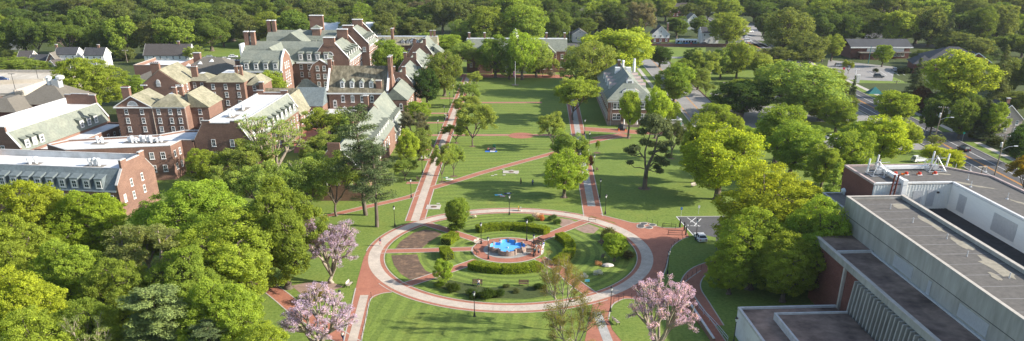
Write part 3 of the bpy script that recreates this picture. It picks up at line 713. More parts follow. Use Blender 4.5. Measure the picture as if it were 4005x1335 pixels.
class B:
    """a building in its own frame: u along the front, v into the depth, z up"""
    def __init__(s, name, label, cat, o, ang, group=None):
        s.e = empty(name, (o[0], o[1], 0), R(ang), label, cat, group); s.nw = 0
    def part(s, name, mb, parent=None, **kw):
        if name in ('coping', 'trim', 'louver', 'downpipe', 'vent_pipe', 'cornice', 'parapet', 'flat_roof', 'roof', 'wall', 'wall_panel', 'pediment', 'roof_housing', 'flue', 'duct', 'covered_walk', 'ventilator_', 'deck_wall', 'lamp'):
            q = mb.islands() if not (name == 'roof' and kw) else [mb]
            if len(q) < 14:
                for i in q: o = i.obj(name, parent or s.e, **kw)
                return o
        return mb.obj(name, parent or s.e, **kw)
    def win(s, u, v, z, face, w=1.05, h=1.75, me=None, parent=None, name='window'):
        """face: 'f' looks to -v, 'r' to +u, 'l' to -u, 'b' to +v"""
        s.nw += 1
        if s.nw > 98: return
        o = link(name, me or WIN, parent or s.e); rz = {'f': 0, 'r': PI/2, 'b': PI, 'l': -PI/2}[face]
        d = {'f': (0, -.03), 'r': (.03, 0), 'b': (0, .03), 'l': (-.03, 0)}[face]
        o.location = (u+d[0], v+d[1], z); o.rotation_euler = (0, 0, rz); o.scale = (w, 1, h); return o
    def dormer(s, u, v, z, face, w=1.7, h=1.6, kind='shed', depth=1.0):
        o = link('dormer', DORM[kind], s.e); rz = {'f': 0, 'r': PI/2, 'b': PI, 'l': -PI/2}[face]
        o.location = (u, v, z); o.rotation_euler = (0, 0, rz); o.scale = (w, depth, h)
        s.nw += 1
        if s.nw < 98:
            g = link('window', WIN, o)
            if kind == 'gable': g.location = (0, -.03, .36); g.scale = (.66, 1, .86)
            else: g.location = (0, -.09, .44); g.scale = (.66, 1, .76)
        return o
    def chimney(s, u, v, z0, z1, wu=1.2, wv=1.2, mat='brick', cap='coping', flues=0, parent=None):
        mb = MB(); mb.box(u-wu/2, u+wu/2, v-wv/2, v+wv/2, z0, z1, mat)
        mb.box(u-wu/2-.1, u+wu/2+.1, v-wv/2-.1, v+wv/2+.1, z1, z1+.22, cap)
        for k in range(flues):
            x = u-wu/2+wu*(k+.5)/flues; mb.box(x-.18, x+.18, v-.25, v+.25, z1+.22, z1+.45, 'brick_dark')
        return s.part('chimney', mb, parent)
def coping_line(mb, pts, axis, a0, a1, t=0.16, mat='coping'):
    for (p, z), (q, y) in zip(pts[:-1], pts[1:]):
        if abs(p-q) < 1e-3: continue
        mb.ext([(p, z), (q, y), (q, y+t), (p, z+t)], axis, a0, a1, mat)
def stepped(w, zk, run, zs, zb, bl, zp):
    """gable outline with two shoulder blocks, from v=0 to v=w"""
    return [(0, zk), (run, zs), (run, zb), (run+bl, zb), (run+bl, zp), (w-run-bl, zp), (w-run-bl, zb), (w-run, zb), (w-run, zs), (w, zk)]
def dorm_block(name, label, o, ang, L, w, ze, zk, run, zs, zb, zp, roof, dormers, side='f', farblock=None, wall='brick', grp=None, gable_u='hi'):
    """long brick block: walls, steep slate slopes each side, flat white roof with a parapet, stepped gable walls.
       u 0..L along the block; v=0 is the side with dormers; gables at u=0 and u=L"""
    b = B(name, label, 'building', o, ang, grp)
    m = MB(); m.box(0, L, 0, w, 0, ze, wall); b.part('wall', m)
    m = MB(); m.ext([(-.3, ze), (run, zs), (run+.35, zs), (run+.35, ze)], 'x', .4, L-.4, roof); b.part('roof', m)
    m = MB(); m.ext([(w+.3, ze), (w-run, zs), (w-run-.35, zs), (w-run-.35, ze)], 'x', .4, L-.4, roof); b.part('roof', m)
    m = MB(); m.box(.4, L-.4, run+.35, w-run-.35, ze+.5, zs-.35, 'membrane')
    m.box(.4, L-.4, run, run+.35, zs, zs+.15, 'coping'); b.part('flat_roof', m)
    m = MB(); m.box(.4, L-.4, w-run-.38, w-run, zs-.34, zp-.35, 'membrane'); m.box(.4, L-.4, w-run-.42, w-run+.04, zp-.35, zp-.22, 'coping'); b.part('parapet', m)
    for u0, u1, zz in ((-.12, .4, 0), (L-.4, L+.12, farblock or 0)):
        pr = stepped(w, zk, run, zs, zb+zz, 2.2, zp+zz)
        m = MB(); m.ext([(0, 0)]+pr+[(w, 0)], 'x', u0, u1, wall); b.part('gable_wall', m)
        m = MB(); coping_line(m, pr, 'x', u0-.06, u1+.06); b.part('coping', m)
    for u in dormers: b.dormer(u, .15, ze+.62, 'f', kind='shed_blue' if roof == 'slate_blue' else 'shed', h=2.15, w=1.9, depth=1.1)
    return b
def vents(parent_b, u, v, z, n, rng, label=None):
    """a curb with a row of white roof ventilators, one part"""
    m = MB(); m.box(u-.9-n*.5, u+.9+n*.5, v-1.3, v+1.3, z, z+.10, 'roof_tan')
    for k in range(n):
        x = u-n*.5+k*1.0+.5; y = v+rng.uniform(-.5, .5); h = rng.uniform(1.3, 2.0)
        m.lathe([(.34, .1), (.34, h*.55), (.52, h*.6), (.52, h*.9), (.2, h)], (x, y, z), 'metal_white', 8)
    return parent_b.part('ventilator', m)
def gable_house(name, label, o, ang, w, d, ze, zr, wall, roof, cols=3, rows=2, chim=None, gable='x', rw=None, overhang=.35, grp=None, shutters=False, porch=False, win=(0.95, 1.45), cat='house', chimmat='brick'):
    """house, front along u (looks to -v). gable 'x': ridge runs along u, gables at the ends; 'y': gable looks to the front"""
    b = B(name, label, cat, o, ang, grp)
    m = MB()
    if gable == 'x': m.ext([(0, 0), (d, 0), (d, ze), (d/2, zr-.08), (0, ze)], 'x', 0, w, wall)
    else: m.ext([(0, 0), (w, 0), (w, ze), (w/2, zr-.08), (0, ze)], 'y', 0, d, wall)
    b.part('wall', m)
    m = MB(); s = overhang; span = d if gable == 'x' else w; k = (zr-ze)/(span/2)
    pr = [(-s, ze-s*k), (span/2, zr), (span+s, ze-s*k), (span+s, ze-s*k+.2), (span/2, zr+.22), (-s, ze-s*k+.2)]
    if gable == 'x': m.ext(pr, 'x', -.3, w+.3, roof)
    else: m.ext(pr, 'y', -.3, d+.3, roof)
    b.part('roof', m)
    m = MB()
    if gable == 'x':
        for u0, u1 in ((-.36, -.30), (w+.30, w+.36)): m.ext([(-s, ze-s*k-.05), (span/2, zr-.05), (span+s, ze-s*k-.05), (span+s, ze-s*k+.22), (span/2, zr+.24), (-s, ze-s*k+.22)], 'x', u0, u1, 'white_paint')
    else: m.ext([(-s, ze-s*k-.05), (span/2, zr-.05), (span+s, ze-s*k-.05), (span+s, ze-s*k+.22), (span/2, zr+.24), (-s, ze-s*k+.22)], 'y', -.36, -.30, 'white_paint')
    b.part('trim', m)
    sh = ze/rows
    for r in range(rows):
        for c in range(cols): b.win(w*(c+.5)/cols, 0, sh*(r+.55), 'f', *win)
        for v in (d*.3, d*.7): b.win(w, v, sh*(r+.55), 'r', *win)
    if gable == 'x': b.win(w, d/2, ze+(zr-ze)*.35, 'r', .8, 1.1)
    else: b.win(w/2, 0, ze+(zr-ze)*.35, 'f', .8, 1.1)
    if chim: b.chimney(chim[0], chim[1], ze*.3, zr+1.3, 1.0, .8, mat=chimmat)
    if porch:
        m = MB(); m.ext([(-2.6, ze*.42), (0, ze*.56), (0, ze*.50), (-2.6, ze*.38)], 'x', w*.1, w*.75, roof)
        for u in (w*.13, w*.42, w*.72): m.box(u-.1, u+.1, -2.5, -2.3, 0, ze*.40, 'white_paint')
        b.part('porch', m)
    return b
def hip_roof(m, x0, x1, y0, y1, z0, z1, mat, inset=None, oh=.4):
    x0, x1, y0, y1 = x0-oh, x1+oh, y0-oh, y1+oh
    w, d = x1-x0, y1-y0; i = inset if inset is not None else min(w, d)/2*.98
    if w >= d: r = [(x0+i, (y0+y1)/2, z1), (x1-i, (y0+y1)/2, z1)]
    else: r = [((x0+x1)/2, y0+i, z1), ((x0+x1)/2, y1-i, z1)]
    a, b, c, e = (x0, y0, z0), (x1, y0, z0), (x1, y1, z0), (x0, y1, z0)
    m.poly([a, e, c, b], 'white_paint')
    if w >= d: m.poly([a, b, r[1], r[0]], mat); m.poly([b, c, r[1]], mat); m.poly([c, e, r[0], r[1]], mat); m.poly([e, a, r[0]], mat)
    else: m.poly([a, b, r[0]], mat); m.poly([b, c, r[1], r[0]], mat); m.poly([c, e, r[1]], mat); m.poly([e, a, r[0], r[1]], mat)
def mansard(m, x0, x1, y0, y1, z0, z1, run, mat, top='membrane', oh=.4, under='white_paint'):
    a = [(x0-oh, y0-oh, z0), (x1+oh, y0-oh, z0), (x1+oh, y1+oh, z0), (x0-oh, y1+oh, z0)]
    t = [(x0+run, y0+run, z1), (x1-run, y0+run, z1), (x1-run, y1-run, z1), (x0+run, y1-run, z1)]
    m.poly(a[::-1], under)
    for k in range(4): m.poly([a[k], a[(k+1) % 4], t[(k+1) % 4], t[k]], mat)
    m.poly(t, top)
def cornice(b, x0, x1, y0, y1, z, h=.35, mat='white_paint'):
    m = MB(); p = .22
    m.box(x0-p, x1+p, y0-p, y0-.001, z-h, z, mat); m.box(x0-p, x1+p, y1+.001, y1+p, z-h, z, mat)
    m.box(x1+.001, x1+p, y0-.001, y1+.001, z-h, z, mat); m.box(x0-p, x0-.001, y0-.001, y1+.001, z-h, z, mat)
    return b.part('cornice', m)
# ------------------------------------------------------------------ the halls on the left
rg = random.Random(5)
def uvec(a): return (math.cos(R(a)), math.sin(R(a)))
# front block among the trees
L = 38; ux = uvec(-6.8)
bA = dorm_block('brick_hall', 'brick hall with blue slate roof and shed dormers above the lower left trees', (-92.8-L*ux[0], 179.2-L*ux[1]), -6.8, L, 16, 6.5, 8.0, 3.05, 11.0, 12.9, 12.3, 'slate_blue', [L-4.4-3.0*k for k in range(11)])
for v, z in ((5.6, 7.3), (10.2, 7.4), (2.0, 4.6), (5.6, 4.3), (10.2, 4.5)): bA.win(L+.12, v, z, 'r', .95, 1.75)
for k in range(9): bA.win(L-1.8-3.0*k, 0, 4.9, 'f', 1.0, 1.7)
vents(bA, L-8.5, 6, 10.6, 3, rg); vents(bA, L-24, 6, 10.6, 2, rg)
# left block seen along its roof
bB = dorm_block('brick_hall', 'long brick hall with pale slate roof and six dormers at the left edge', (-134.5, 214.3), 83.2, 41, 16, 6.8, 8.0, 2.9, 11.9, 13.3, 13.6, 'slate', [3.2, 6.2, 9.2, 27.5, 31, 34.5], farblock=1.0)
for v, z in ((5, 7.6), (10, 7.6), (5, 4), (10, 4), (13.6, 4)): bB.win(-.12, v, z, 'l')
for u in (2.6, 37.6): bB.win(u, 0, 4.8, 'f')
m = MB(); m.box(5, 40, -6.6, 0, 0, 5.9, 'brick'); m.box(5.4, 39.6, -6.2, -.01, 5.9, 6.0, 'membrane')
m.box(5, 40, -6.6, -6.2, 5.9, 6.5, 'brick'); m.box(4.96, 40.04, -6.66, -6.16, 6.5, 6.62, 'coping'); m.box(39.6, 40, -6.2, 0, 5.9, 6.5, 'brick'); m.box(5, 5.4, -6.2, 0, 5.9, 6.5, 'brick'); bB.part('annex', m)
for k in range(7): bB.win(16+3.2*k, -6.6, 4.6, 'f', 1.0, 1.8)
# block in the middle with white roof
bG = dorm_block('brick_hall', 'brick hall with white flat roof and sunlit dormered side behind the sparse bare tree', (-74.5, 219.5), 88.6, 46, 15.4, 8.0, 9.0, 2.75, 13.2, 14.1, 13.5, 'slate', [3.5+4.3*k for k in range(10)])
for v, z in ((5.1, 8.3), (10.2, 8.3), (5.1, 4.9), (10.2, 4.9)): bG.win(-.12, v, z, 'l', 1.15, 1.9)
for k in range(14):
    for z in (6.2, 3.2): bG.win(2.0+3.2*k, 0, z, 'f', 1.0, 1.8)
vents(bG, 12, 8.5, 12.86, 3, rg); vents(bG, 22, 9, 12.86, 4, rg)
m = MB(); m.box(24, 34, 15.4, 19, 0, 8.6, 'brick'); m.box(24.3, 33.7, 15.41, 18.7, 8.6, 8.66, 'membrane'); bG.part('annex', m)
# flat roofed link
bC = B('link_building', 'low brick link with white flat roof and rows of ventilators between gabled halls', 'building', (-105, 215), 0)
pts = [(-119, 208.0), (-93.8, 213.1), (-93.4, 219.6), (-90.2, 219.6), (-90.2, 232), (-97, 231.5), (-102, 225.8), (-124, 219.5), (-127, 214)]
loc = [(x+105, y-215) for x, y in pts]
def inset(pts, d):
    c = Vector((sum(p[0] for p in pts)/len(pts), sum(p[1] for p in pts)/len(pts)))
    return [tuple(Vector(p)+(c-Vector(p)).normalized()*d) for p in pts]
m = MB(); m.ext(loc, 'z', 0, 8.5, 'brick'); bC.part('wall', m)
m = MB(); m.ext(inset(loc, .5), 'z', 8.5, 8.56, 'membrane'); bC.part('flat_roof', m)
m = MB()
for i in range(len(loc)):
    a, b_ = Vector((*loc[i], 0)), Vector((*loc[(i+1) % len(loc)], 0)); d = (b_-a).normalized(); n = Vector((-d.y, d.x, 0))
    q = [a, b_, b_+n*.4, a+n*.4]; m.ext([(p.x, p.y) for p in q], 'z', 8.505, 9.0, 'brick'); q = [a-n*.05, b_-n*.05, b_+n*.45, a+n*.45]; m.ext([(p.x, p.y) for p in q], 'z', 9.0+.004*(i % 3), 9.12, 'coping')
bC.part('parapet', m)
def wall_win(b, p, q, n, z, w=1.05, h=1.7, s0=.06, s1=.94):
    ang = math.atan2(q[1]-p[1], q[0]-p[0])
    for k in range(n):
        t = s0+(s1-s0)*(k+.5)/n; o = link('window', WIN, b.e); d = (math.sin(ang)*.04, -math.cos(ang)*.04)
        o.location = (p[0]+(q[0]-p[0])*t+d[0], p[1]+(q[1]-p[1])*t+d[1], z); o.rotation_euler = (0, 0, ang); o.scale = (w, 1, h)
for z in (6.6, 3.2): wall_win(bC, loc[0], loc[1], 7, z, 1.15, 1.8, .2, .97); wall_win(bC, loc[1], loc[2], 2, z)
vents(bC, 1, 3.5, 8.56, 7, rg); vents(bC, -9.5, 2.2, 8.56, 2, rg); vents(bC, 5.5, 4.0, 8.56, 3, rg)
# four-storey hip roofed hall
bD = B('brick_hall', 'brick hall with olive hip roof, white pediment and lunette behind the white flat roof', 'building', (-118.8, 238.5), 1)
w = 19.8
m = MB(); m.box(0, w, 0, 13, 0, 14, 'brick'); m.box(w, w+5.2, 4.8, 17, 0, 13.2, 'brick'); bD.part('wall', m)
m = MB(); mansard(m, 10.3, w, 0, 13, 14.02, 17.0, 4.0, 'slate_olive'); m.ext([(w-.1, 17.2), (w-.1, 13.1), (w+5.7, 13.1), (w+2.5, 15.4)], 'y', 4.3, 17.4, 'slate_olive', side=['white_paint', 'white_paint', 'slate_olive', 'slate_olive']); bD.part('roof', m)
m = MB(); m.ext([(-.5, 13.85), (5.1, 17.0), (10.7, 13.85), (10.7, 14.05), (5.1, 17.25), (-.5, 14.05)], 'y', -.4, 13, 'slate_olive', side=['white_paint']*2+['white_paint']+[None]*3); bD.part('roof', m)
m = MB(); m.ext([(0, 13.9), (10.2, 13.9), (5.1, 16.85)], 'y', 0.0, .4, 'brick'); m.box(-.5, 10.7, -.42, -.002, 13.75, 14.05, 'white_paint'); m.box(10.7, w+.3, -.3, -.002, 13.75, 14.0, 'white_paint')
coping_line(m, [(-.5, 13.87), (5.1, 17.02), (10.7, 13.87)], 'y', -.46, -.39, .24, 'white_paint'); bD.part('pediment', m)
o = link('lunette', ARCHW, bD.e); o.location = (5.1, -.06, 14.45); o.scale = (1.5, 1, 1.3)
bD.chimney(1.7, 5.2, 13, 18.6, 2.2, 1.4, flues=4, mat='brick'); bD.chimney(w-4.0, 5.5, 15.5, 18.6, 1.1, 1.1, flues=2); bD.chimney(w-2.6, 6.8, 15.5, 18.6, 1.1, 1.1, flues=1)
for z in (12.7, 10.2, 7.75, 5.2):
    for u in (2.9, 7.4, 12.2, 15.6, 18.4-.2): bD.win(u, 0, z, 'f', 1.05, 1.6)
    bD.win(w+2.6, 4.8, z-.9, 'f', 1.05, 1.6)
m = MB(); m.box(10.45, 10.6, -.14, 0, 2, 13.7, 'wood_pale'); m.box(w+.01, w+.14, .3, .45, 2, 13.7, 'wood_pale'); bD.part('downpipe', m)
# gabled hall behind it
bE = B('brick_hall', 'gabled brick hall with olive roof, one broad chimney and a sunlit windowed right wall', 'building', (-127.3, 277.2), 1)
w = 12.2
m = MB(); m.ext([(0, 0), (w, 0), (w, 14), (w/2, 18.4), (0, 14)], 'y', 0, 17, 'brick'); bE.part('wall', m)
m = MB(); m.ext([(-.7, 13.6), (w/2, 18.4), (w+.7, 13.6), (w+.7, 13.8), (w/2, 18.7), (-.7, 13.8)], 'y', .3, 17.3, 'slate_olive'); m.box(-.8, 1.4, -.3, .3, 13.5, 13.9, 'white_paint', 'slate_olive'); m.box(w-1.4, w+.8, -.3, .3, 13.5, 13.9, 'white_paint', 'slate_olive'); bE.part('roof', m)
bE.chimney(w/2-1.2, 1.0, 15, 20.5, 2.8, 1.3, flues=4)
for z in (12.3, 9.7, 7.0):
    for v in (2.2, 6.2, 10, 13.6): bE.win(w, v, z, 'r', 1.0, 2.0)
o = link('blind_arch', ARCHW, bE.e); o.location = (w/2-.9, -.06, 14.4); o.scale = (.7, 1, 1.1)
m = MB(); m.box(w/2-1.6, w/2-.2, -.10, 0, 13.2, 14.3, 'coping'); bE.part('blind_arch', m)
bF = B('brick_hall', 'brick hall with low olive hip roof, rightmost of the three olive roofed halls', 'building', (-107.6, 281.4), 1)
m = MB(); m.box(0, 12.5, 0, 15, 0, 14, 'brick'); m.box(12.5, 17.8, 2.6, 14, 0, 12.6, 'brick'); m.box(-8, 0, 5, 14, 0, 13.6, 'brick'); bF.part('wall', m)
m = MB(); mansard(m, 0, 12.5, 0, 15, 14.02, 16.4, 4.0, 'slate_olive'); hip_roof(m, 12.6, 17.8, 2.6, 14, 12.62, 15.3, 'slate_olive'); mansard(m, -8, -.4, 5, 14, 13.62, 15.6, 3.0, 'slate_olive'); bF.part('roof', m)
bF.chimney(8.8, 5.5, 15, 18.3, 1.0, 1.0, flues=1); bF.chimney(10.2, 6.0, 15, 18.3, 1.0, 1.0, flues=1); bF.chimney(17.6, 2.4, 0, 13.6, 1.4, 1.4); bF.chimney(-6, 7, 13, 18.0, 2.0, 1.2, flues=3)
for z in (12.6, 10.0, 7.3, 4.6):
    for u in (2.0, 6.2, 10.4): bF.win(u, 0, z, 'f', 1.1, 1.7)
    bF.win(15.0, 2.6, z-1.0, 'f', 1.1, 1.7)
for z in (12.2, 9.5, 6.8):
    for v in (6.3, 8.9, 11.4): bF.win(0, v, z, 'l', 1.0, 1.7)
    for u in (-6, -3.5, -1.2): bF.win(u, 5, z, 'f', 1.0, 1.7)
# great hall group, west part
bH = B('brick_hall', 'big brick hall with two long slate roofs and twin chimneys beside the car park', 'building', (-107, 315), 0)
OX, OY = -107, 315
def hb(m, x0, x1, y0, y1, z0, z1, mat, top=None): m.box(x0-OX, x1-OX, y0-OY, y1-OY, z0, z1, mat, top)
def he(m, prof, axis, a0, a1, mat, side=None):
    if axis == 'x': m.ext([(p-OY, z) for p, z in prof], 'x', a0-OX, a1-OX, mat, side)
    else: m.ext([(p-OX, z) for p, z in prof], 'y', a0-OY, a1-OY, mat, side)
m = MB(); hb(m, -107, -91.6, 315, 329, 0, 12.5, 'brick'); hb(m, -113, -77, 335.6, 351, 0, 13, 'brick'); hb(m, -104, -93, 329, 335.6, 0, 12.5, 'brick'); bH.part('wall', m)
m = MB(); he(m, [(314.5, 12.5), (317.2, 16.4), (322, 19), (326.8, 16.4), (329.5, 12.5)], 'x', -107.3, -91.9, 'slate'); bH.part('roof', m)
m = MB(); he(m, [(335.1, 13), (338.5, 17.6), (343.3, 19.8), (348, 17.6), (351.5, 13)], 'x', -112.5, -77, 'slate'); bH.part('roof', m)
m = MB(); he(m, [(-105, 12.6), (-98.5, 19.6), (-91.8, 12.6)], 'y', 326, 343, 'slate'); bH.part('roof', m)
m = MB(); he(m, [(315, 0), (315, 12.6), (317.4, 16.7), (322, 19.3), (326.6, 16.7), (329, 12.6), (329, 0)], 'x', -91.9, -91.4, 'brick'); bH.part('gable_wall', m)
m = MB(); coping_line(m, [(y-OY, z) for y, z in ((314.4, 12.4), (317.3, 16.7), (322, 19.3), (326.7, 16.7), (329.6, 12.4))], 'x', -92.0-OX, -91.3-OX, .3, 'white_paint'); hb(m, -107.4, -91.2, 314.4, 314.98, 12.1, 12.6, 'white_paint'); hb(m, -91.2, -84.4, 334.9, 335.58, 12.5, 13.05, 'white_paint'); bH.part('cornice', m)
for x in (-111.6, -109.0): bH.chimney(x-OX, 341.5-OY, 13, 23.5, 1.6, 1.9, cap='white_paint')
m = MB(); hb(m, -113.3, -112.5, 336, 341, 13, 19.5, 'white_paint'); bH.part('parapet', m)
for k in range(4): bH.dormer(-104.5+3.6*k-OX, 314.9-OY, 13.3, 'f', w=2.0, h=2.3, depth=1.5)
for k in range(4): bH.dormer(-90.0+3.35*k-OX+.6, 335.5-OY, 13.9, 'f', w=1.9, h=2.3, depth=1.5)
for k in range(5):
    for z in (10.8, 7.8, 4.8): bH.win(-105+3.1*k-OX, 315-OY, z, 'f', 1.1, 1.9)
for k in range(4):
    for z in (11.2, 8.3, 5.2, 2.2): bH.win(-89.6+3.1*k-OX, 335.6-OY, z, 'f', 1.2, 1.9)
for y in (319.5, 322, 324.5):
    for z in (14.0, 10.6, 7.6): bH.win(-91.4-OX, y-OY, z, 'r', 1.1, 2.2)
for y in (331, 333.4):
    for z in (10.6, 7.6): bH.win(-93-OX, y-OY, z, 'r', 1.1, 1.9)
def gable_wing(label, x0, x1, y0, y1, ze, zr, zc, ndorm, nwin, rows, chim_w, rear=True):
    """wing with its gable to the front: parapet slopes, a broad chimney on the apex, dormers along the right slope"""
    b = B('brick_hall', label, 'building', (x0, y0), 0); w, d = x1-x0, y1-y0
    m = MB(); m.box(0, w, 0, d, 0, ze, 'brick'); b.part('wall', m)
    m = MB(); m.ext([(-.3, ze), (w/2, zr), (w+.5, ze), ], 'y', .5, d-.5, 'slate'); b.part('roof', m)
    for v0, v1 in ((-.1, .5), (d-.5, d+.1)):
        m = MB(); m.ext([(0, 0), (0, ze+.9), (w/2-chim_w/2, zr+.6), (w/2+chim_w/2, zr+.6), (w, ze+.9), (w, 0)], 'y', v0, v1, 'brick'); b.part('gable_wall', m)
        m = MB(); coping_line(m, [(-.1, ze+.9), (w/2-chim_w/2, zr+.6)], 'y', v0-.08, v1+.08, .28, 'white_paint'); coping_line(m, [(w/2+chim_w/2, zr+.6), (w+.1, ze+.9)], 'y', v0-.08, v1+.08, .28, 'white_paint'); b.part('coping', m)
    b.chimney(w/2, .6, zr-.5, zc, chim_w, 1.7, cap='white_paint')
    if rear: b.chimney(w/2, d-.9, zr-.5, zc+.4, chim_w, 1.7, cap='white_paint')
    o = link('arched_window', ARCH, b.e); o.location = (w/2, -.14, ze+2.2); o.scale = (1.3, 1, 1.3)
    for k in range(ndorm): b.dormer(w-1.0, 2.2+(d-3.6)*k/max(1, ndorm-1), ze+.5, 'r', w=1.7, h=2.2, depth=1.2)
    for r in range(rows):
        for k in range(nwin): b.win(w, 1.6+(d-3.2)*k/(nwin-1), ze-1.6-2.9*r, 'r', 1.15, 1.9)
    m = MB(); m.box(w+.001, w+.45, .5, d-.5, ze-.35, ze+.05, 'white_paint'); b.part('cornice', m)
    return b
b4 = gable_wing('brick gable wing with broad chimney and half round window, nearer of two tall gables', -85.2, -70.8, 337.0, 364, 13.2, 19.2, 21.8, 6, 8, 4, 4.4)
m = MB(); m.ext([(0, 0), (8.2, 0), (8.2, 10.5), (6.9, 12.6), (4.1, 14.2), (1.3, 12.6), (0, 10.5)], 'y', -5.5, -.11, 'brick'); b4.part('porch', m, None)
m = MB(); coping_line(m, [(-.3, 10.2), (1.2, 12.6), (4.1, 14.3), (7.0, 12.6), (8.5, 10.2)], 'y', -5.6, -4.9, .3, 'white_paint'); m.ext([(-.2, 10.4), (1.3, 12.61), (4.1, 14.21), (6.9, 12.61), (8.4, 10.4), (7.0, 12.8), (4.1, 14.45), (1.2, 12.8)], 'y', -4.9, -.11, 'slate'); b4.part('porch_roof', m)
for u in (2.4, 5.0):
    for z in (11.2 if u > 3 else 11.2, 8.2, 5.2): b4.win(u+.6, -5.5, z, 'f', 1.3, 1.9)
for u in (7.9, 9.0): b4.chimney(u, -5.2, 0, 13.8, .9, .9, cap='coping')
b5 = gable_wing('brick gable wing with broad chimney and half round window, farther of two tall gables', -88, -70.8, 381.5, 405, 13.5, 20.2, 21.8, 6, 7, 4, 4.6)
b5.win(15.2, -.1, 12.0, 'f', 1.4, 2.0)
bH3 = B('brick_hall', 'slate roofed brick hall behind the big hall, with a brick tower on its ridge', 'building', (-116, 378), 0)
m = MB(); m.box(0, 31, 0, 15, 0, 13, 'brick'); bH3.part('wall', m)
m = MB(); m.ext([(-.5, 13), (3, 17.4), (7.5, 19.6), (12, 17.4), (15.5, 13)], 'x', .4, 31.0, 'slate'); bH3.part('roof', m)
m = MB(); m.ext([(4.0, 13), (14.5, 20.2), (24, 13)], 'y', -9, 7.5, 'slate'); bH3.part('roof', m)
m = MB(); m.box(20.6, 24.2, 3.5, 7, 16.5, 20.4, 'brick'); m.box(20.3, 24.5, 3.2, 7.3, 20.4, 20.8, 'white_paint'); hip_roof(m, 20.3, 24.5, 3.2, 7.3, 20.82, 22.0, 'slate', oh=0); bH3.part('stair_tower', m)
bH3.chimney(21.2, 11.5, 16, 25.2, 6.0, 1.8, cap='white_paint')
for x in (.9, 3.2): bH3.chimney(x, 7, 13, 23.5, 1.5, 1.9, cap='white_paint')
for k in range(5): bH3.dormer(19.2+2.7*k, .8, 13.9, 'f', w=1.6, h=1.9, depth=1.3)
for k in range(9):
    for z in (11, 8): bH3.win(2+3.3*k, 0, z, 'f', 1.1, 1.9)
# hall with four gabled dormers
bI = B('brick_hall', 'brick hall with streaked mossy roof, four white gabled dormers and tall twin chimneys', 'building', (-69.2, 289), 0)
w = 21.0; d = 16.5
m = MB(); m.box(0, w, 0, d, 0, 9.4, 'brick'); bI.part('wall', m)
m = MB(); m.ext([(-.5, 9.4), (d/2, 17.2), (d+.5, 9.4)], 'x', .4, w-.4, 'slate_streaked'); bI.part('roof', m)
m = MB(); m.box(-.2, w+.2, -.5, -.001, 9.0, 9.45, 'white_paint'); bI.part('cornice', m)
for u0, u1 in ((-.15, .4), (w-.4, w+.2)):
    m = MB(); m.ext([(0, 0), (0, 10.2), (d/2, 18), (d, 10.2), (d, 0)], 'x', u0, u1, 'brick'); bI.part('gable_wall', m)
    m = MB(); coping_line(m, [(-.2, 10.0), (d/2, 18), (d+.2, 10.0)], 'x', u0-.06, u1+.06, .25, 'white_paint'); bI.part('coping', m)
for v in (4.2, 7.4): bI.chimney(w+.5, v, 0, 20.6, 1.1, 1.3)
m = MB(); m.box(w+.21, w+1.0, 3.6, 8.0, 0, 17.0, 'brick'); bI.part('chimney_breast', m)
bI.chimney(w-3.2, 1.5, 8, 13.2, 1.8, 1.3); bI.chimney(.2, 7, 14, 19.5, 1.3, 1.0)
for k in range(4):
    bI.dormer(5.2+3.33*k, 1.2, 11.1, 'f', w=1.5, h=1.9, kind='gable', depth=1.4)
    bI.win(5.3+3.35*k, 0, 7.3, 'f', 1.25, 2.1, WINK); 
    if k < 3: bI.win(5.6+3.35*k, 0, 3.4, 'f', 1.25, 2.1, WINK)
bI.win(2.4, 0, 5.6, 'f', 1.25, 2.1, WINK)
m = MB(); m.box(.4, 9.5, -7, 0, 0, 3.6, 'brick'); m.box(.1, 9.8, -7.3, -.02, 3.6, 4.0, 'white_paint', 'membrane'); bI.part('porch', m)
# low link roofs in front of it
bJ = B('link_building', 'low link range with mossy and dark blue slate roofs left of the four-dormer hall', 'building', (-99, 282), 0)
m = MB(); m.box(0, 20, 0, 10.6, 0, 6.8, 'brick'); m.box(20, 29.5, 0, 12, 0, 6.2, 'brick'); m.box(18.6, 25, -13, 0, 0, 6, 'brick'); bJ.part('wall', m)
m = MB(); m.ext([(-.4, 6.8), (5.4, 11.2), (11, 6.8)], 'x', -.2, 20, 'slate_streaked'); bJ.part('roof', m)
m = MB(); m.ext([(-.4, 6.2), (6.0, 11.4), (12.4, 6.2)], 'x', 20.01, 29.6, 'slate_blue'); bJ.part('roof', m)
m = MB(); m.ext([(16.8, 6.4), (20.6, 11.0), (25.6, 5.6)], 'y', -13.4, 6.0, 'slate_olive'); bJ.part('roof', m)
m = MB(); hip_roof(m, 16, 25, 12.2, 20, 8, 12.6, 'slate_olive'); m.box(16.2, 24.8, 12.4, 19.8, 0, 8.0, 'brick'); bJ.part('stair_roof', m)
for v in (-11, -8, -5, -2): bJ.win(25, v, 3.6, 'r', 1.0, 2.0)
for u in (21.5, 25.6): bJ.win(u, -.2, 3.4, 'f', 1.2, 2.2, WINK)
m = MB(); m.box(25.2, 38, -6.5, -.2, 3.4, 3.9, 'white_paint', 'membrane'); m.box(25.6, 26.2, -6.3, -5.7, 0, 3.4, 'brick'); m.box(30.6, 31.2, -6.3, -5.7, 0, 3.4, 'brick'); m.box(37.0, 37.6, -6.3, -5.7, 0, 3.4, 'brick'); bJ.part('porch', m)
for u in (3, 5, 6.2, 10.5, 12.6, 15.6):
    m = MB(); m.lathe([(.32, 0), (.32, .7), (.5, .75), (.5, 1.1), (.1, 1.2)], (u, 9.5, 9.0), 'metal_white', 8); bJ.part('ventilator', m)
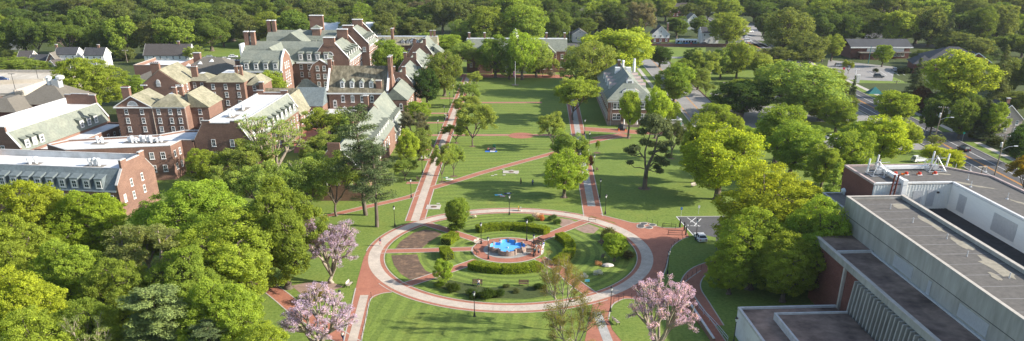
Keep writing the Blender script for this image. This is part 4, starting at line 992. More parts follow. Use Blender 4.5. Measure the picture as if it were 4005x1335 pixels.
# long hall beside the walk
bK = B('brick_hall', 'long brick hall with pale slate roof and a dormer row behind the tall pine', 'building', (-52, 195), 0)
w = 11.4
m = MB(); m.box(0, w, 0, 55.9, 0, 7.0, 'brick'); bK.part('wall', m)
m = MB(); m.ext([(-.4, 6.9), (w/2, 12.3), (w+.4, 6.9)], 'y', .4, 55.9, 'slate'); bK.part('roof', m)
for v0, v1 in ((-.2, .4),):
    m = MB(); m.ext([(0, 0), (0, 7.8), (w/2-1.6, 12.4), (w/2-1.6, 14.2), (w/2+1.4, 14.2), (w/2+1.4, 12.4), (w, 7.8), (w, 0)], 'y', v0, v1, 'brick'); bK.part('gable_wall', m)
    m = MB(); coping_line(m, [(-.1, 7.8), (w/2-1.6, 12.4)], 'y', v0-.08, v1+.08, .25); coping_line(m, [(w/2+1.4, 12.4), (w+.1, 7.8)], 'y', v0-.08, v1+.08, .25); bK.part('coping', m)
m = MB(); m.ext([(-.8, 0), (w, 0), (w, 4.6), (5.5, 12.8), (-.8, 4.6)], 'y', 56, 77, 'brick'); bK.part('wall', m)
m = MB(); m.ext([(-1.2, 4.2), (5.5, 13.0), (w+.5, 4.2)], 'y', 56.4, 77.4, 'slate'); bK.part('roof', m)
for k in range(8): bK.dormer(w-1.0, 57.5+2.55*k, 5.6, 'r', w=1.2, h=1.9, depth=1.0, kind='gable')
for k in range(13): bK.dormer(w-.9, 5+3.8*k, 7.6, 'r', w=1.2, h=1.7, depth=1.0, kind='gable')
for k in range(14): bK.win(w, 3+3.2*k, 4.6, 'r', 1.2, 2.2); bK.win(w, 57+1.42*k, 2.6, 'r', .8, 2.0)
for u in (2.6, 5.6, 8.8): bK.win(u, -.2, 5.0, 'f', 1.1, 1.9)
bK.chimney(3.2, 57, 7, 15.0, 1.4, 1.2)
# three more gables along the walk
def walk_hall(label, x0, x1, y0, y1, ze, zr, blocks=True, rear=False):
    b = B('brick_hall', label, 'building', (x0, y0), 0); w, d = x1-x0, y1-y0
    m = MB(); m.box(0, w, 0, d, 0, ze, 'brick'); b.part('wall', m)
    m = MB(); m.ext([(-.4, ze), (w/2, zr), (w+.4, ze)], 'y', .5, d, 'slate'); b.part('roof', m)
    m = MB(); k = w*.24
    m.ext([(0, 0), (0, ze+.8), (k, zr-.9), (k, zr+2.0), (k+1.3, zr+2.0), (k+1.3, zr+.2), (w-k-1.3, zr+.2), (w-k-1.3, zr+2.0), (w-k, zr+2.0), (w-k, zr-.9), (w, ze+.8), (w, 0)], 'y', -.1, .7, 'brick'); b.part('gable_wall', m)
    m = MB(); coping_line(m, [(0, ze+.8), (k, zr-.9)], 'y', -.18, .78, .22); coping_line(m, [(k-.1, zr+2.0), (k+1.4, zr+2.0)], 'y', -.18, .78, .22); coping_line(m, [(w-k-1.4, zr+2.0), (w-k+.1, zr+2.0)], 'y', -.18, .78, .22); coping_line(m, [(w-k, zr-.9), (w, ze+.8)], 'y', -.18, .78, .22); b.part('coping', m)
    o = link('arched_window', ARCH, b.e); o.location = (w/2, -.15, ze+1.8); o.scale = (1.0, 1, 1.1)
    b.win(w-1.6, -.1, ze-2.0, 'f', 1.1, 2.0, WINK); b.win(1.8, -.1, ze-2.0, 'f', 1.1, 2.0, WINK)
    for k in range(6):
        for z in (ze-2.0, ze-5.2): b.win(w, 2+(d-4)*k/5, z, 'r', 1.1, 1.9)
    for k in range(4): b.dormer(w-.8, 3+(d-5)*k/3, ze+.5, 'r', w=1.3, h=1.5, depth=1.0, kind='gable')
    return b
b = walk_hall('slate roofed brick hall with twin gable blocks behind the dark magnolia by the walk', -52, -42, 308, 340, 8.6, 13.2)
m = MB(); m.box(2.5, 10.4, -21, -.2, 0, 7.4, 'brick'); b.part('wall', m); m = MB(); m.ext([(2.0, 7.2), (6.0, 11.2), (10.9, 7.2)], 'y', -21, -.2, 'slate'); b.part('roof', m)
for v in (-18, -14, -10, -6): b.win(10.4, v, 5, 'r', 1.1, 2.0)
for u in (5, 8.4): b.win(u, -21, 5, 'f', 1.1, 2.0, WINK)
walk_hall('slate roofed brick hall with twin gable blocks, middle one of three along the walk', -52.5, -42.6, 344, 376, 8.6, 13.4)
b = walk_hall('slate roofed brick hall with twin gable blocks, farthest along the left mall walk', -54, -43, 384, 416, 9, 14.2)
m = MB(); m.box(11.0, 14.5, 8, 18, 0, 9, 'brick'); m.ext([(11, 8.9), (11, 12), (14.9, 8.9)], 'y', 7.7, 18.3, 'slate'); b.part('bay', m)
# library wing and barrel roofed hall far behind
bQ = B('brick_hall', 'far brick range with white gabled dormers in front of the white barrel roof', 'building', (-78, 412), 0)
m = MB(); m.box(0, 34, 0, 12, 0, 10, 'brick'); bQ.part('wall', m)
m = MB(); m.ext([(-.4, 10), (4, 13.5), (8, 13.5), (12.4, 10)], 'x', 0, 34.2, 'slate_olive', side=[None, 'metal_grey', None, None]); bQ.part('roof', m)
for x in (8.6, 22.5): bQ.dormer(x, .6, 10.6, 'f', w=1.8, h=2.0, kind='gable')
for x in (18, 20.5, 25, 28): bQ.dormer(x, .6, 10.6, 'f', w=1.5, h=1.5, kind='gable')
for k in range(9): bQ.win(4+3.4*k, 0, 7, 'f', 1.4, 2.8)
bQ.chimney(13.2, -.6, 0, 17.5, 1.0, 1.2); bQ.chimney(13.2, 1.4, 8, 17.5, .9, .9); bQ.chimney(31, 6, 10, 16, 1, 1); bQ.chimney(32.6, 6, 10, 16, 1, 1)
_e = G(1541, 116, 10)
bR = B('sports_hall', 'long hall with a white barrel roof and brick end arch, far behind the brick chimneys', 'building', (_e.x-46.6, _e.y), 0)
pr = [(0, 0)]+[(9-9*math.cos(PI*k/12), 7+6.2*math.sin(PI*k/12)) for k in range(13)]+[(18, 0)]
m = MB(); m.ext(pr, 'x', 46, 46.6, 'brick'); m.ext(pr, 'x', 0, .6, 'brick'); m.box(.6, 46, .1, 17.9, 0, 6.9, 'brick'); bR.part('wall', m)
m = MB(); m.ext([(9-8.8*math.cos(PI*k/12), 6.9+6.1*math.sin(PI*k/12)) for k in range(13)], 'x', .3, 45.9, 'metal_white'); bR.part('roof', m)
o = link('arched_window', ARCHW, bR.e); o.location = (46.65, 9, 9); o.rotation_euler = (0, 0, PI/2); o.scale = (1.2, 1, 1.5)
# hall closing the mall
bM = B('brick_hall', 'wide grey roofed brick hall with white capped chimneys closing the far mall end', 'building', (-28.6, 398), 0)
m = MB(); m.box(0, 46.4, 0, 14, 0, 9.6, 'brick'); m.box(34, 41, -5, 0, 0, 9.0, 'brick'); m.box(5, 12, -5, 0, 0, 9.0, 'brick'); bM.part('wall', m)
m = MB(); m.ext([(-.5, 9.6), (4.5, 14.0), (9.5, 14.0), (14.5, 9.6)], 'x', -.2, 46.6, 'slate', side=[None, 'metal_white', None, None]); bM.part('roof', m)
m = MB(); m.ext([(33.6, 9.0), (37.5, 12.4), (41.4, 9.0)], 'y', -5.4, 3, 'slate'); m.ext([(4.6, 9.0), (8.5, 12.4), (12.4, 9.0)], 'y', -5.4, 3, 'slate'); m.ext([(-.4, 8.7), (-.4, 8.9), (7.4, 13), (7.4, 9)], 'x', 34, 41, 'slate'); bM.part('roof', m)
m = MB(); m.box(.3, 46, -.001, -.3, 9.2, 9.7, 'white_paint'); m.box(.3, 46, 4.4, 4.7, 14.0, 14.35, 'white_paint'); bM.part('cornice', m)
for x in (1, 8.2, 37, 45.4): bM.chimney(x, 5.5, 10, 16.6, .9, 1.0, cap='white_paint')
m = MB(); m.box(18, 28, -3, 0, 0, 8.6, 'white_paint'); m.ext([(17.6, 8.6), (23, 11.4), (28.4, 8.6)], 'y', -3.4, 4, 'white_paint', side=['slate', 'slate', None]); bM.part('portico', m)
m = MB(); m.lathe([(1.4, 13.5), (1.4, 15.4), (1.1, 15.5), (1.1, 17), (1.3, 17.1), (.7, 17.6), (.12, 18), (.08, 18.6)], (22.6, 6, 0), 'white_paint', 10); bM.part('cupola', m)
for k in range(14):
    for z in (7, 3.2): bM.win(2+3.25*k, -.0, z, 'f', 1.2, 2.0)
for u in (36, 39):
    for z in (7, 3): bM.win(u, -5, z, 'f', 1.3, 2.0)
# hall right of the mall
bN = B('brick_hall', 'brick hall with slate hip roof and pale dormers right of the mall', 'building', (27.2, 283), 0)
m = MB(); m.box(0, 15, 0, 52, 0, 8.2, 'brick'); m.box(-.1, 15.1, -.1, 52.1, 0, 1.3, 'stone'); bN.part('wall', m)
cornice(bN, 0, 15, 0, 52, 8.45, .8)
m = MB(); hip_roof(m, 0, 15, 0, 52, 8.46, 14.6, 'slate', inset=9.5, oh=.6); bN.part('roof', m)
def wide_dormer(u, v, face, w, h, dep, mat='slate'):
    m = MB(); m.ext([(-w/2, 0), (w/2, 0), (w/2, h*.7), (w*.28, h), (-w*.28, h), (-w/2, h*.7)], 'y', 0, dep, 'white_paint', side=[None, 'coping', 'coping_pink', 'slate', 'coping_pink', 'coping'])
    o = m.obj('dormer', bN.e); rz = {'f': 0, 'r': PI/2, 'l': -PI/2}[face]; o.rotation_euler = (0, 0, rz); return o
for face, u, vs in (('l', 1.2, (14, 21, 28, 36)), ('r', 13.8, (14, 21, 28, 36))):
    for v in vs:
        o = wide_dormer(u, v, face, 3.4, 2.3, 5); o.location = (u, v, 9.6); g = link('window', WIN, o); g.location = (0, -.04, 1.0); g.scale = (1.4, 1, 1.4)
for w_, z, v in ((5.6, 9.4, 2.2), (2.6, 12.0, 6.2)):
    o = wide_dormer(7.5, v, 'f', w_, 2.2, 4); o.location = (7.5, v, z); g = link('window', WIN, o); g.location = (0, -.04, .95); g.scale = (1.6, 1, 1.3)
for k in range(3):
    m = MB(); m.poly([(3.0, 0, 0), (3.0, 1.6, 0), (5.4, 1.6, 2.0), (5.4, 0, 2.0)], 'glass'); m.box(2.8, 3.0, 0, 1.6, -.3, .05, 'metal_grey'); o = m.obj('skylight', bN.e, recalc=False); o.location = (.4, 26+2.3*k, 11.15)
for u, v in ((5.5, 30), (9.5, 30)):
    m = MB(); m.box(u-.9, u+.9, v-1.2, v+1.2, 11.5, 14.6, 'metal_white'); bN.part('roof_housing', m)
bN.chimney(6.6, 36, 12, 16.2, 1.0, 1.0); m = MB(); m.lathe([(.4, 12), (.4, 15.6), (.55, 15.7), (.55, 16.2), (.3, 16.4)], (8.0, 35, 0), 'metal_white', 8); m.lathe([(.55, 10), (.55, 15.2), (.4, 15.3), (.4, 16.6)], (12.5, 38, 0), 'membrane', 8); bN.part('flue', m)
for z in (6.4, 2.9):
    for u in (2.2, 3.6, 7.5, 11.4, 12.8): bN.win(u, 0, z, 'f', 1.3, 2.1)
    for k in range(14): bN.win(0, 3+3.5*k, z, 'l', 1.3, 2.1)
m = MB(); m.box(.9, 1.05, -.16, -.11, 0, 7.6, 'metal_grey'); bN.part('downpipe', m)
m = MB(); m.box(4.5, 10.5, -3.2, -.12, 0, .9, 'stone'); m.box(5, 10, -2.8, -.12, 3.6, 4.1, 'white_paint')
for u in (5.3, 7.5, 9.7): m.lathe([(.22, .9), (.2, 3.6)], (u, -2.5, 0), 'white_paint', 8)
bN.part('porch', m)
# ------------------------------------------------------------------ library on the right
ZT, ZU, ZL, ZF = 17.3, 18.7, 11.6, 13.7
LO = G(3310, 768, ZT); LA = 4.2
bL = B('library', 'large concrete and brick library with dark flat roofs at lower right', 'building', (LO.x, LO.y), LA)
_c, _s = math.cos(R(LA)), math.sin(R(LA))
def lc(px, py, z):
    p = G(px, py, z); x, y = p.x-LO.x, p.y-LO.y
    return (x*_c+y*_s, -x*_s+y*_c)
UR = lc(3535, 765, ZT)[0]
m = MB(); m.box(0, UR, -75, 0, 0, ZT-.6, 'concrete'); bL.part('wall', m)
m = MB(); m.box(0, .45, -75, 0, ZT-.596, ZT, 'concrete'); m.box(UR-.5, UR, -75, 0, ZT-.596, ZT, 'concrete'); m.box(.45, UR-.5, -.45, 0, ZT-.596, ZT, 'concrete')
m.box(-.04, .49, -75, .04, ZT, ZT+.08, 'concrete_pale'); m.box(UR-.56, UR+.06, -75, .04, ZT, ZT+.12, 'concrete_pale'); m.box(.49, UR-.56, -.5, .04, ZT, ZT+.07, 'concrete_pale'); bL.part('parapet', m)
m = MB(); m.box(.45, UR-.5, -75, -.45, ZT-.60, ZT-.5, 'roof_gravel'); bL.part('roof', m)
m = MB()
for k in range(17):
    v = -3.4-4.1*k; m.box(.6, UR-.7, v-.05, v+.05, ZT-.5, ZT-.48, 'roof_line')
bL.part('roof_seam', m)
def blob(m, u, v, ru, rv, z, mat, seed, rot=0):
    r = random.Random(seed); n = 16; pts = []
    for k in range(n):
        a = 2*PI*k/n; q = r.uniform(.65, 1.25); x, y = ru*q*math.cos(a), rv*q*math.sin(a)
        pts.append((u+x*math.cos(rot)-y*math.sin(rot), v+x*math.sin(rot)+y*math.cos(rot), z))
    m.poly(pts, mat)
m = MB()
for k, (u, v, ru, rv) in enumerate(((UR-2.6, -4.6, 1.5, 1.7), (UR-2.2, -14, .8, 4.5), (UR-2.4, -24, .9, 3.0), (UR-2.8, -33, 1.3, 4.5), (UR-2.2, -45, 1.4, 4), (UR-5, -37, .5, 1.6))): blob(m, u, v, ru, rv, ZT-.49+.004*k, 'stain_sand', k)
bL.part('stain', m, recalc=False)
m = MB()
for u, v in ((UR-5.2, -6.0), (UR-5.0, -13.5), (UR-3.6, -21.5), (UR-4.6, -29), (UR-3.4, -37.5), (UR-4.2, -46)): m.lathe([(.12, 0), (.08, .2), (.07, .75), (.11, .8)], (u, v, ZT-.5), 'metal_grey', 8)
bL.part('vent_pipe', m)
# wall details: seam, recessed panels
m = MB(); m.box(-.03, 0, -75, 0, 14.2, 14.28, 'roof_dark')
for v0, v1 in ((-20, -26), (-39, -46)): m.box(-.05, 0, v0, v1, ZL+.4, ZL+2.3, 'metal_grey')
m.box(-.05, 0, -30.6, -31.5, ZL, ZL+2.2, 'metal_grey'); bL.part('wall_panel', m)
# lower roof, brick wall and concrete fins
UL = -6.4
m = MB(); m.box(UL+.3, 0, -75, -5, 0, ZL-.5, 'brick_dark'); bL.part('wall', m)
m = MB(); m.box(UL+.3, -.05, -75, -13, ZL-.5, ZL-.1, 'roof_mauve'); m.box(UL+.3, -.05, -13, -5, ZL-.5, ZL+.1, 'roof_mauve'); bL.part('roof', m)
m = MB(); m.box(UL-.1, UL+.3, -75, -5, ZL-1.0, ZL+.15, 'concrete'); m.box(UL-.3, UL+.35, -75, -5, ZL+.15, ZL+.25, 'concrete_pale'); m.box(UL+.35, -.1, -13.2, -12.9, ZL-.1, ZL+.35, 'coping'); m.box(-.35, -.05, -75, -13.2, ZL-.1, ZL+.12, 'coping'); bL.part('parapet', m)
V0 = lc(3337, 1098, ZL-.9)[1]
for k in range(30):
    v = V0-1.12*k; m = MB(); m.ext([(UL-1.35, 2.0), (UL+.28, 2.0), (UL+.28, ZL-1.05), (UL-.75, ZL-1.05)], 'y', v-.16, v+.16, 'concrete'); bL.part('fin', m)
m = MB(); m.box(UL+.1, UL+.3, -75, V0+.3, 2, ZL-1.02, 'glass'); bL.part('window', m)
m = MB(); m.box(UL-.15, UL+.3, V0+5.2, V0+5.7, 0, ZL-1, 'concrete_pale'); bL.part('pier', m)
# low front block
q0 = lc(2887, 1201, 5.0); 
m = MB(); m.box(q0[0], UL-1.4, q0[1]-48, q0[1], 0, 4.6, 'membrane'); bL.part('wall', m)
m = MB(); m.box(q0[0]+.35, UL-1.4, q0[1]-48, q0[1]-.35, 4.6, 4.66, 'roof_mauve'); m.box(q0[0]+4.4, UL-1.4, q0[1]-48, q0[1]-4.2, 4.66, 5.5, 'coping', 'roof_mauve'); bL.part('roof', m)
m = MB(); m.box(q0[0]-.05, q0[0]+.35, q0[1]-48, q0[1]+.05, 4.6, 5.0, 'coping'); m.box(q0[0]+.35, UL-1.4, q0[1]-.35, q0[1]+.05, 4.6, 5.02, 'coping'); m.box(q0[0]+4.38, q0[0]+4.7, q0[1]-48, q0[1]-4.18, 5.5, 5.8, 'coping'); m.box(q0[0]+4.7, UL-1.4, q0[1]-4.5, q0[1]-4.18, 5.5, 5.8, 'coping'); bL.part('parapet', m)
m = MB(); m.box(q0[0]-.06, q0[0]-.02, q0[1]-9.5, q0[1]-8.2, 0.2, 2.6, 'metal_grey'); bL.part('door', m)
# upper block
P1 = lc(3310, 645, ZU); P2 = lc(3420, 720, ZU); P3 = lc(3727, 707, ZU); P4 = lc(4005, 860, ZU); P5 = lc(3650, 643, ZU); P6 = lc(3885, 688, ZU)
x0 = (P1[0]+P2[0])/2; yb = P1[1]; yf = (P2[1]+P3[1])/2; xi = (P3[0]+P4[0])/2; xr = P6[0]
pts = [(x0, yf), (xi, yf), (xi, -80), (xr, -80), (xr, P6[1]), (P5[0], yb), (x0, yb)]
m = MB(); m.ext(pts, 'z', 0, ZU-.35, 'brick_dark'); bL.part('wall', m)
m = MB(); m.ext(inset(pts, .25), 'z', ZU-.34, ZU-.28, 'roof_gravel'); bL.part('roof', m)
m = MB()
for k, (i, mat) in enumerate(((0, 'membrane'), (1, 'membrane'), (3, 'coping_pink'), (4, 'coping_pink'), (5, 'coping_pink'), (6, 'coping_pink'))):
    a, b_ = Vector((*pts[i], 0)), Vector((*pts[(i+1) % 7], 0)); d = (b_-a).normalized(); n = Vector((-d.y, d.x, 0))
    a = a-d*.03; b_ = b_+d*.03; m.ext([(p.x, p.y) for p in (a-n*.06, b_-n*.06, b_+n*.42, a+n*.42)], 'z', ZU-.352, ZU+.002*k, mat)
bL.part('parapet', m)
m = MB(); m.box(UR, xi, -80, yf, ZF-.5, ZF, 'roof_dark'); m.box(UR+.01, xi, -30.0, -29.6, ZF, ZF+.4, 'coping'); bL.part('roof', m)
m = MB(); m.box(x0+.02, xi, yf-.12, yf-.005, ZF, ZU-.4, 'siding_white')
for k in range(int((xi-x0)/.55)): m.box(x0+.2+.55*k, x0+.34+.55*k, yf-.20, yf-.121, ZF, ZU-.4, 'siding_white')
m.box(xi-.12, xi-.005, -80, yf-.13, ZF, ZU-.4, 'siding_white'); bL.part('cladding', m)
m = MB()
for a, b_, z0, z1 in ((.30, .42, ZF+.6, ZU-1.7), (.52, .63, ZF+.5, ZU-1.5), (.70, .80, ZF+.5, ZU-1.4)): m.box(x0+(xi-x0)*a, x0+(xi-x0)*b_, yf-.26, yf-.201, z0, z1, 'metal_grey')
for v0, v1 in ((-3.2, -5.6), (-14, -20.5)): m.box(xi-.17, xi-.121, yf+v0, yf+v1, ZF+.7, ZU-1.3, 'metal_grey')
bL.part('louver', m)
m = MB(); m.box(xi-.18, xi-.121, yf-27.6, yf-29.3, ZF+.3, ZF+2.9, 'roof_dark'); bL.part('door', m)
m = MB(); m.box(xi-1.6, xi-.2, yf-27.4, yf-29.6, ZF, ZF+.5, 'metal_grey')
for dv in (27.4, 28.1, 28.8, 29.6): m.tube((xi-1.6, yf-dv, ZF+.5), (xi-1.6, yf-dv, ZF+1.5), .04, .04, 'metal_white', 5)
for z in (.9, 1.2, 1.5): m.tube((xi-1.6, yf-27.4, ZF+z), (xi-1.6, yf-29.6, ZF+z), .035, .035, 'metal_white', 5)
bL.part('steps', m)
m = MB(); m.box(xi-.75, xi-.121, yf-33, yf-32.6, ZU-1.9, ZU-1.5, 'wood_bench'); m.box(x0+(xi-x0)*.82, x0+(xi-x0)*.84, yf-.6, yf-.201, ZU-2.0, ZU-1.7, 'roof_dark'); bL.part('lamp', m)
# tan side roof
t0 = lc(3205, 745, ZF); m = MB(); m.box(t0[0]+.4, x0, 1.0, yb-2, 0, ZF-.3, 'brick_dark', 'roof_tan'); bL.part('wall', m)
m = MB(); m.box(t0[0], t0[0]+.4, .6, yb-1.6, ZF-1.4, ZF, 'concrete', 'coping'); m.box(t0[0]+.4, x0-.02, yb-2, yb-1.6, ZF-1.4, ZF+.01, 'concrete', 'membrane'); m.box(t0[0]+.4, x0-.02, .6, 1.0, ZF-1.4, ZF+.02, 'concrete', 'membrane'); bL.part('parapet', m)
# duct, pipes
m = MB(); uc = lc(3490, 690, ZU)[0]; m.box(uc-.35, uc+.35, yf+.2, yf+9, ZU, ZU+.6, 'metal_white'); m.box(uc-.35, uc+9.5, yf+9, yf+9.7, ZU, ZU+.58, 'metal_white'); m.box(uc-.45, uc+.45, yf-1.0, yf+.2, ZU-.2, ZU+.62, 'metal_white'); m.box(uc-.4, uc+.4, yf-.95, yf-.21, ZF, ZU-.2, 'metal_white'); bL.part('duct', m)
m = MB()
for dx in (-2.6, -1.9):
    m.tube((uc+dx, yf-1.0, ZF+.8), (uc+dx+.3, yf-1.0, ZU+1.6), .16, .16, 'rust_pipe', 8); m.tube((uc+dx, yf-1.0, ZF+.8), (uc+dx-.6, yf-.3, ZF+.8), .18, .18, 'rust_pipe', 8); m.lathe([(.26, 0), (.26, .12)], (uc+dx+.3, yf-1.0, ZU+1.55), 'rust_pipe', 8)
for k in range(4): m.tube((uc-2.6+.08*k, yf-1, ZF+1.5+k), (uc-1.9+.08*k, yf-1, ZF+2.2+k), .05, .05, 'rust_pipe', 5)
bL.part('pipe', m)
m = MB()
for u, v in ((uc-3.2, yf+5), (uc-1.4, yf+4.6), (uc+12, yf+8.5), (uc+15, yf+9.3), (uc+17.5, yf+8.5), (uc+20, yf+7.5), (xi+2, yf-2.5), (xi+4.2, yf-10), (xi+3, yf-21), (xi+4, yf+2)): m.lathe([(.30, 0), (.09, .12), (.06, 1.0), (.10, 1.05)], (u, v, ZU-.28), 'metal_grey', 6)
bL.part('vent_pipe', m)
m = MB()
for k, (u, v, ru, rv, ro) in enumerate(((xi+2.5, yf-1, .5, 2.6, .6), (xi+4.5, yf-3, .4, 2.0, .8), (xi+5, yf-12, .4, 2.2, .3), (uc+11, yf+6, .5, 1.6, 1.2), (xi+6, yf-24, .5, 2.4, .2))): blob(m, u, v, ru, rv, ZU-.27+.003*k, 'stain_sand', 20+k, ro)
bL.part('stain', m, recalc=False)
m = MB(); m.box(xi+5, xi+7, yf-27, yf-25, ZU-.28, ZU+.25, 'metal_grey', 'glass'); bL.part('skylight', m)
def lw(u, v, z): return (LO.x+u*_c-v*_s, LO.y+u*_s+v*_c, z)
# aerial frames on the upper roof: things of their own
def aerial(label, u, v, flip):
    t = empty('antenna_frame', lw(u, v, ZU-.28), R(LA), label, 'antenna')
    m = MB()
    for k in range(3): m.box(-1.6+1.6*k-.05, -1.6+1.6*k+.05, -1.5, 1.5, 0, .12, 'metal_grey'); m.box(-1.8, 1.8, -1.5+1.5*k-.05, -1.5+1.5*k+.05, .12, .24, 'metal_grey')
    for x, y in ((-1.6, -1.3), (1.6, -1.3), (-1.6, 1.3), (1.6, 1.3)): m.tube((x, y, .2), (flip*-.2, 0, 2.6), .06, .06, 'metal_grey', 5)
    for z in (.5, .8, 1.1, 1.4): m.tube((flip*1.8, -1.4, z), (flip*1.5, 1.4, z), .05, .05, 'metal_grey', 5)
    m.tube((0, 0, .2), (0, 0, 2.9), .10, .10, 'metal_grey', 6); m.tube((-1.9, 0, 2.2), (1.9, 0, 2.4), .05, .05, 'metal_grey', 5); m.obj('frame', t)
    for x, y, h in (((-2.0, .3, .6), (-.2, .8, 1.2)) if flip > 0 else ((-.6, .3, 1.2), (2.4, .2, .7))):
        m = MB(); m.tube((x, y, h), (x+.12, y, h+2.4), .17, .17, 'metal_white', 8); m.tube((x, y, 0.2), (x, y, h), .05, .05, 'metal_grey', 5); m.obj('aerial', t)
    m = MB(); m.box(-.5, .5, -.4, .4, .25, 1.1, 'metal_grey'); m.obj('cabinet', t)
aerial('left aerial frame with two white panels near the brick corner of the library roof', x0+3.6, yb-6.5, 1)
aerial('right aerial frame with two white panels near the pink coping of the library roof', x0+15.8, yb-4.0, -1)
for k, (u, v, lab) in enumerate(((uc+1.6, yf+6.2, 'red rooftop block nearest the white duct on the library roof'), (uc+3.6, yf+6.0, 'second red block from the duct, a low double one on the library roof'), (uc+6.0, yf+5.7, 'third red block from the duct on the library roof'), (uc+9.2, yf+6.0, 'red block farthest from the duct on the library roof'))):
    m = MB(); m.box(-.45, .45, -.35, .35, 0, .12, 'metal_white'); m.lathe([(.30, .12), (.34, .3), (.30, .55), (.12, .6)], (0, 0, 0), 'red_rubber', 10); m.box(-.9 if k == 1 else -.5, -.3, -.18, .18, .05, .32, 'orange_plastic')
    o = m.obj('roof_anchor'); o.location = lw(u, v, ZU-.28); o.rotation_euler = (0, 0, R(LA)); tag(o, lab, 'roof equipment')
for k, (px, py) in enumerate(((3326, 727), (3366, 727))):
    t = empty('floodlight', lw(*lc(px, py, ZF), ZF), R(LA), ('left', 'right')[k]+' one of two upright glass panels on the tan side roof of the library', 'roof panel')
    m = MB(); m.box(-.55, .55, -.08, .08, .5, 3.0, 'metal_white'); m.box(-.42, .42, -.10, -.081, .65, 2.85, 'glass'); m.box(-.06, .06, -.06, .06, -.3, .5, 'metal_grey'); m.obj('panel', t)
t = empty('roof_fan', lw(*lc(3308, 752, ZF), ZF-.3), 0, 'white domed roof fan on the tan side roof of the library', 'roof fan')
m = MB(); m.box(-.7, .7, -.7, .7, 0, .35, 'metal_white'); m.lathe([(.55, .35), (.95, .5), (.95, .8), (.5, 1.1), (.1, 1.2)], (0, 0, 0), 'metal_white', 12); m.obj('hood', t)
t = empty('roof_frame', lw(*lc(3348, 758, ZF), ZF-.3), R(LA), 'low steel pipe frame on the tan side roof of the library', 'roof frame')
m = MB()
for x in (-1.7, 1.7): m.tube((x, 0, 0), (x, 0, 1.5), .07, .07, 'metal_white', 6); m.tube((x, 0, 1.2), (x, 1.2, 0), .05, .05, 'metal_white', 5)
for z in (.8, 1.3): m.tube((-1.7, 0, z), (1.7, 0, z), .07, .07, 'metal_white', 6)
for x in (-1, 0, 1): m.lathe([(.16, 1.35), (.16, 1.6)], (x, 0, 0), 'yellow_paint' if x == 1 else 'metal_white', 8)
m.obj('frame', t)

# ------------------------------------------------------------------ houses, garage, far buildings
def H(name, label, px, py, z, **k):
    p = G(px, py, z); ang = k.pop('ang', 1); return gable_house(name, label, (p.x, p.y), ang, **k)
H('white_house', 'two storey white house with black roof and porch, left of its white twin', 214, 213, 6, w=10.2, d=8, ze=6, zr=8.6, wall='siding_white', roof='shingle_dark', chim=(-.4, 4), porch=True)
H('white_house', 'two storey white house with black roof and no porch, right of its twin', 327, 216, 6, w=9.4, d=8, ze=6, zr=8.8, wall='siding_white', roof='shingle_dark', chim=(6, 4))
H('brick_house', 'low brick bungalow with grey roof left of the two white houses', 112, 240, 3.2, w=9.5, d=8, ze=3.2, zr=5.6, wall='brick', roof='shingle_dark', rows=1)
H('brick_house', 'steep gabled brick front of the cottage beside the first white house', 181, 240, 3.4, w=5.2, d=9, ze=3.4, zr=7.0, wall='brick', roof='shingle', gable='y', rows=1, cols=1)
H('tan_house', 'small tan house with brown hipped gable roof at the far left edge of the trees', 68, 226, 4, w=6.5, d=7, ze=4, zr=6.6, wall='wood_pale', roof='shingle_brown', cols=2, rows=1)
H('white_house', 'white steep gable house end with a dark roof strip just behind the parking deck wall', 178, 280, .5, w=10.0, d=5, ze=.8, zr=5.6, wall='siding_white', roof='shingle_brown', gable='y', rows=1, cols=1, ang=-22)
H('long_house', 'long house with dark brown roof and a white gable end by the left car park', 562, 216, 5, w=22, d=10, ze=5, zr=9.4, wall='siding_white', roof='shingle_brown', cols=7, rows=2, chim=(16, 5))
H('white_house', 'tiny white gabled house with brown roof behind the twin chimneys of the big hall', 966, 160, 4, w=4.6, d=9, ze=4, zr=6.4, wall='siding_white', roof='shingle_brown', gable='y', cols=1, rows=1)
H('red_house', 'dark red gabled house at the top edge, left of the bright central trees', 1771, 24, 6, w=11, d=9, ze=6, zr=9.5, wall='brick_dark', roof='shingle_dark', gable='y', cols=3)
H('blue_house', 'narrow pale blue house between dark trees at the top edge, right of the central trees', 2082, 48, 6, w=6, d=9, ze=7, zr=9, wall='siding_white', roof='shingle', cols=2)
H('brick_house', 'tall brick house with a grey dormered roof among dark trees, right of the central trees', 2243, 62, 8, w=8.5, d=9, ze=9, zr=12, wall='brick', roof='shingle', cols=2, rows=3)
H('grey_house', 'small grey gabled house just right of the last chimney of the mall hall', 2240, 138, 4, w=8.5, d=9, ze=4.5, zr=7, wall='coping', roof='shingle', gable='y', cols=2, rows=1)
_h = H('white_house', 'white gabled house with dark roof and a brick ground floor facing the bus road', 2551, 138, 4, w=10.2, d=10, ze=4.4, zr=8.8, wall='siding_white', roof='shingle_dark', gable='y', cols=3, chim=(9.6, 5), win=(1.1, 1.5))
m = MB(); m.box(-.02, 10.22, -.02, 10.02, 0, 2.3, 'brick_dark'); _h.part('ground_floor', m)
H('white_house', 'white gabled house with blue grey roof behind the facing white house at the top', 2690, 78, 6, w=7.5, d=12, ze=6, zr=9.5, wall='siding_white', roof='shingle', gable='y', cols=2)
H('brick_house', 'long brick house with brown roof at the very top, above the white houses', 2600, 34, 6, w=17, d=9, ze=6, zr=9.5, wall='brick_dark', roof='shingle_brown', cols=6)
H('grey_house', 'grey and white house with a porch under dark trees right of the bus', 2745, 135, 5, w=10, d=10, ze=6, zr=8.4, wall='siding_white', roof='shingle_dark', cols=3)
H('white_house', 'small white house under the trees left of the house facing the bus road', 2420, 88, 4, w=6.5, d=7, ze=4, zr=6.4, wall='siding_white', roof='shingle', cols=2, rows=1)
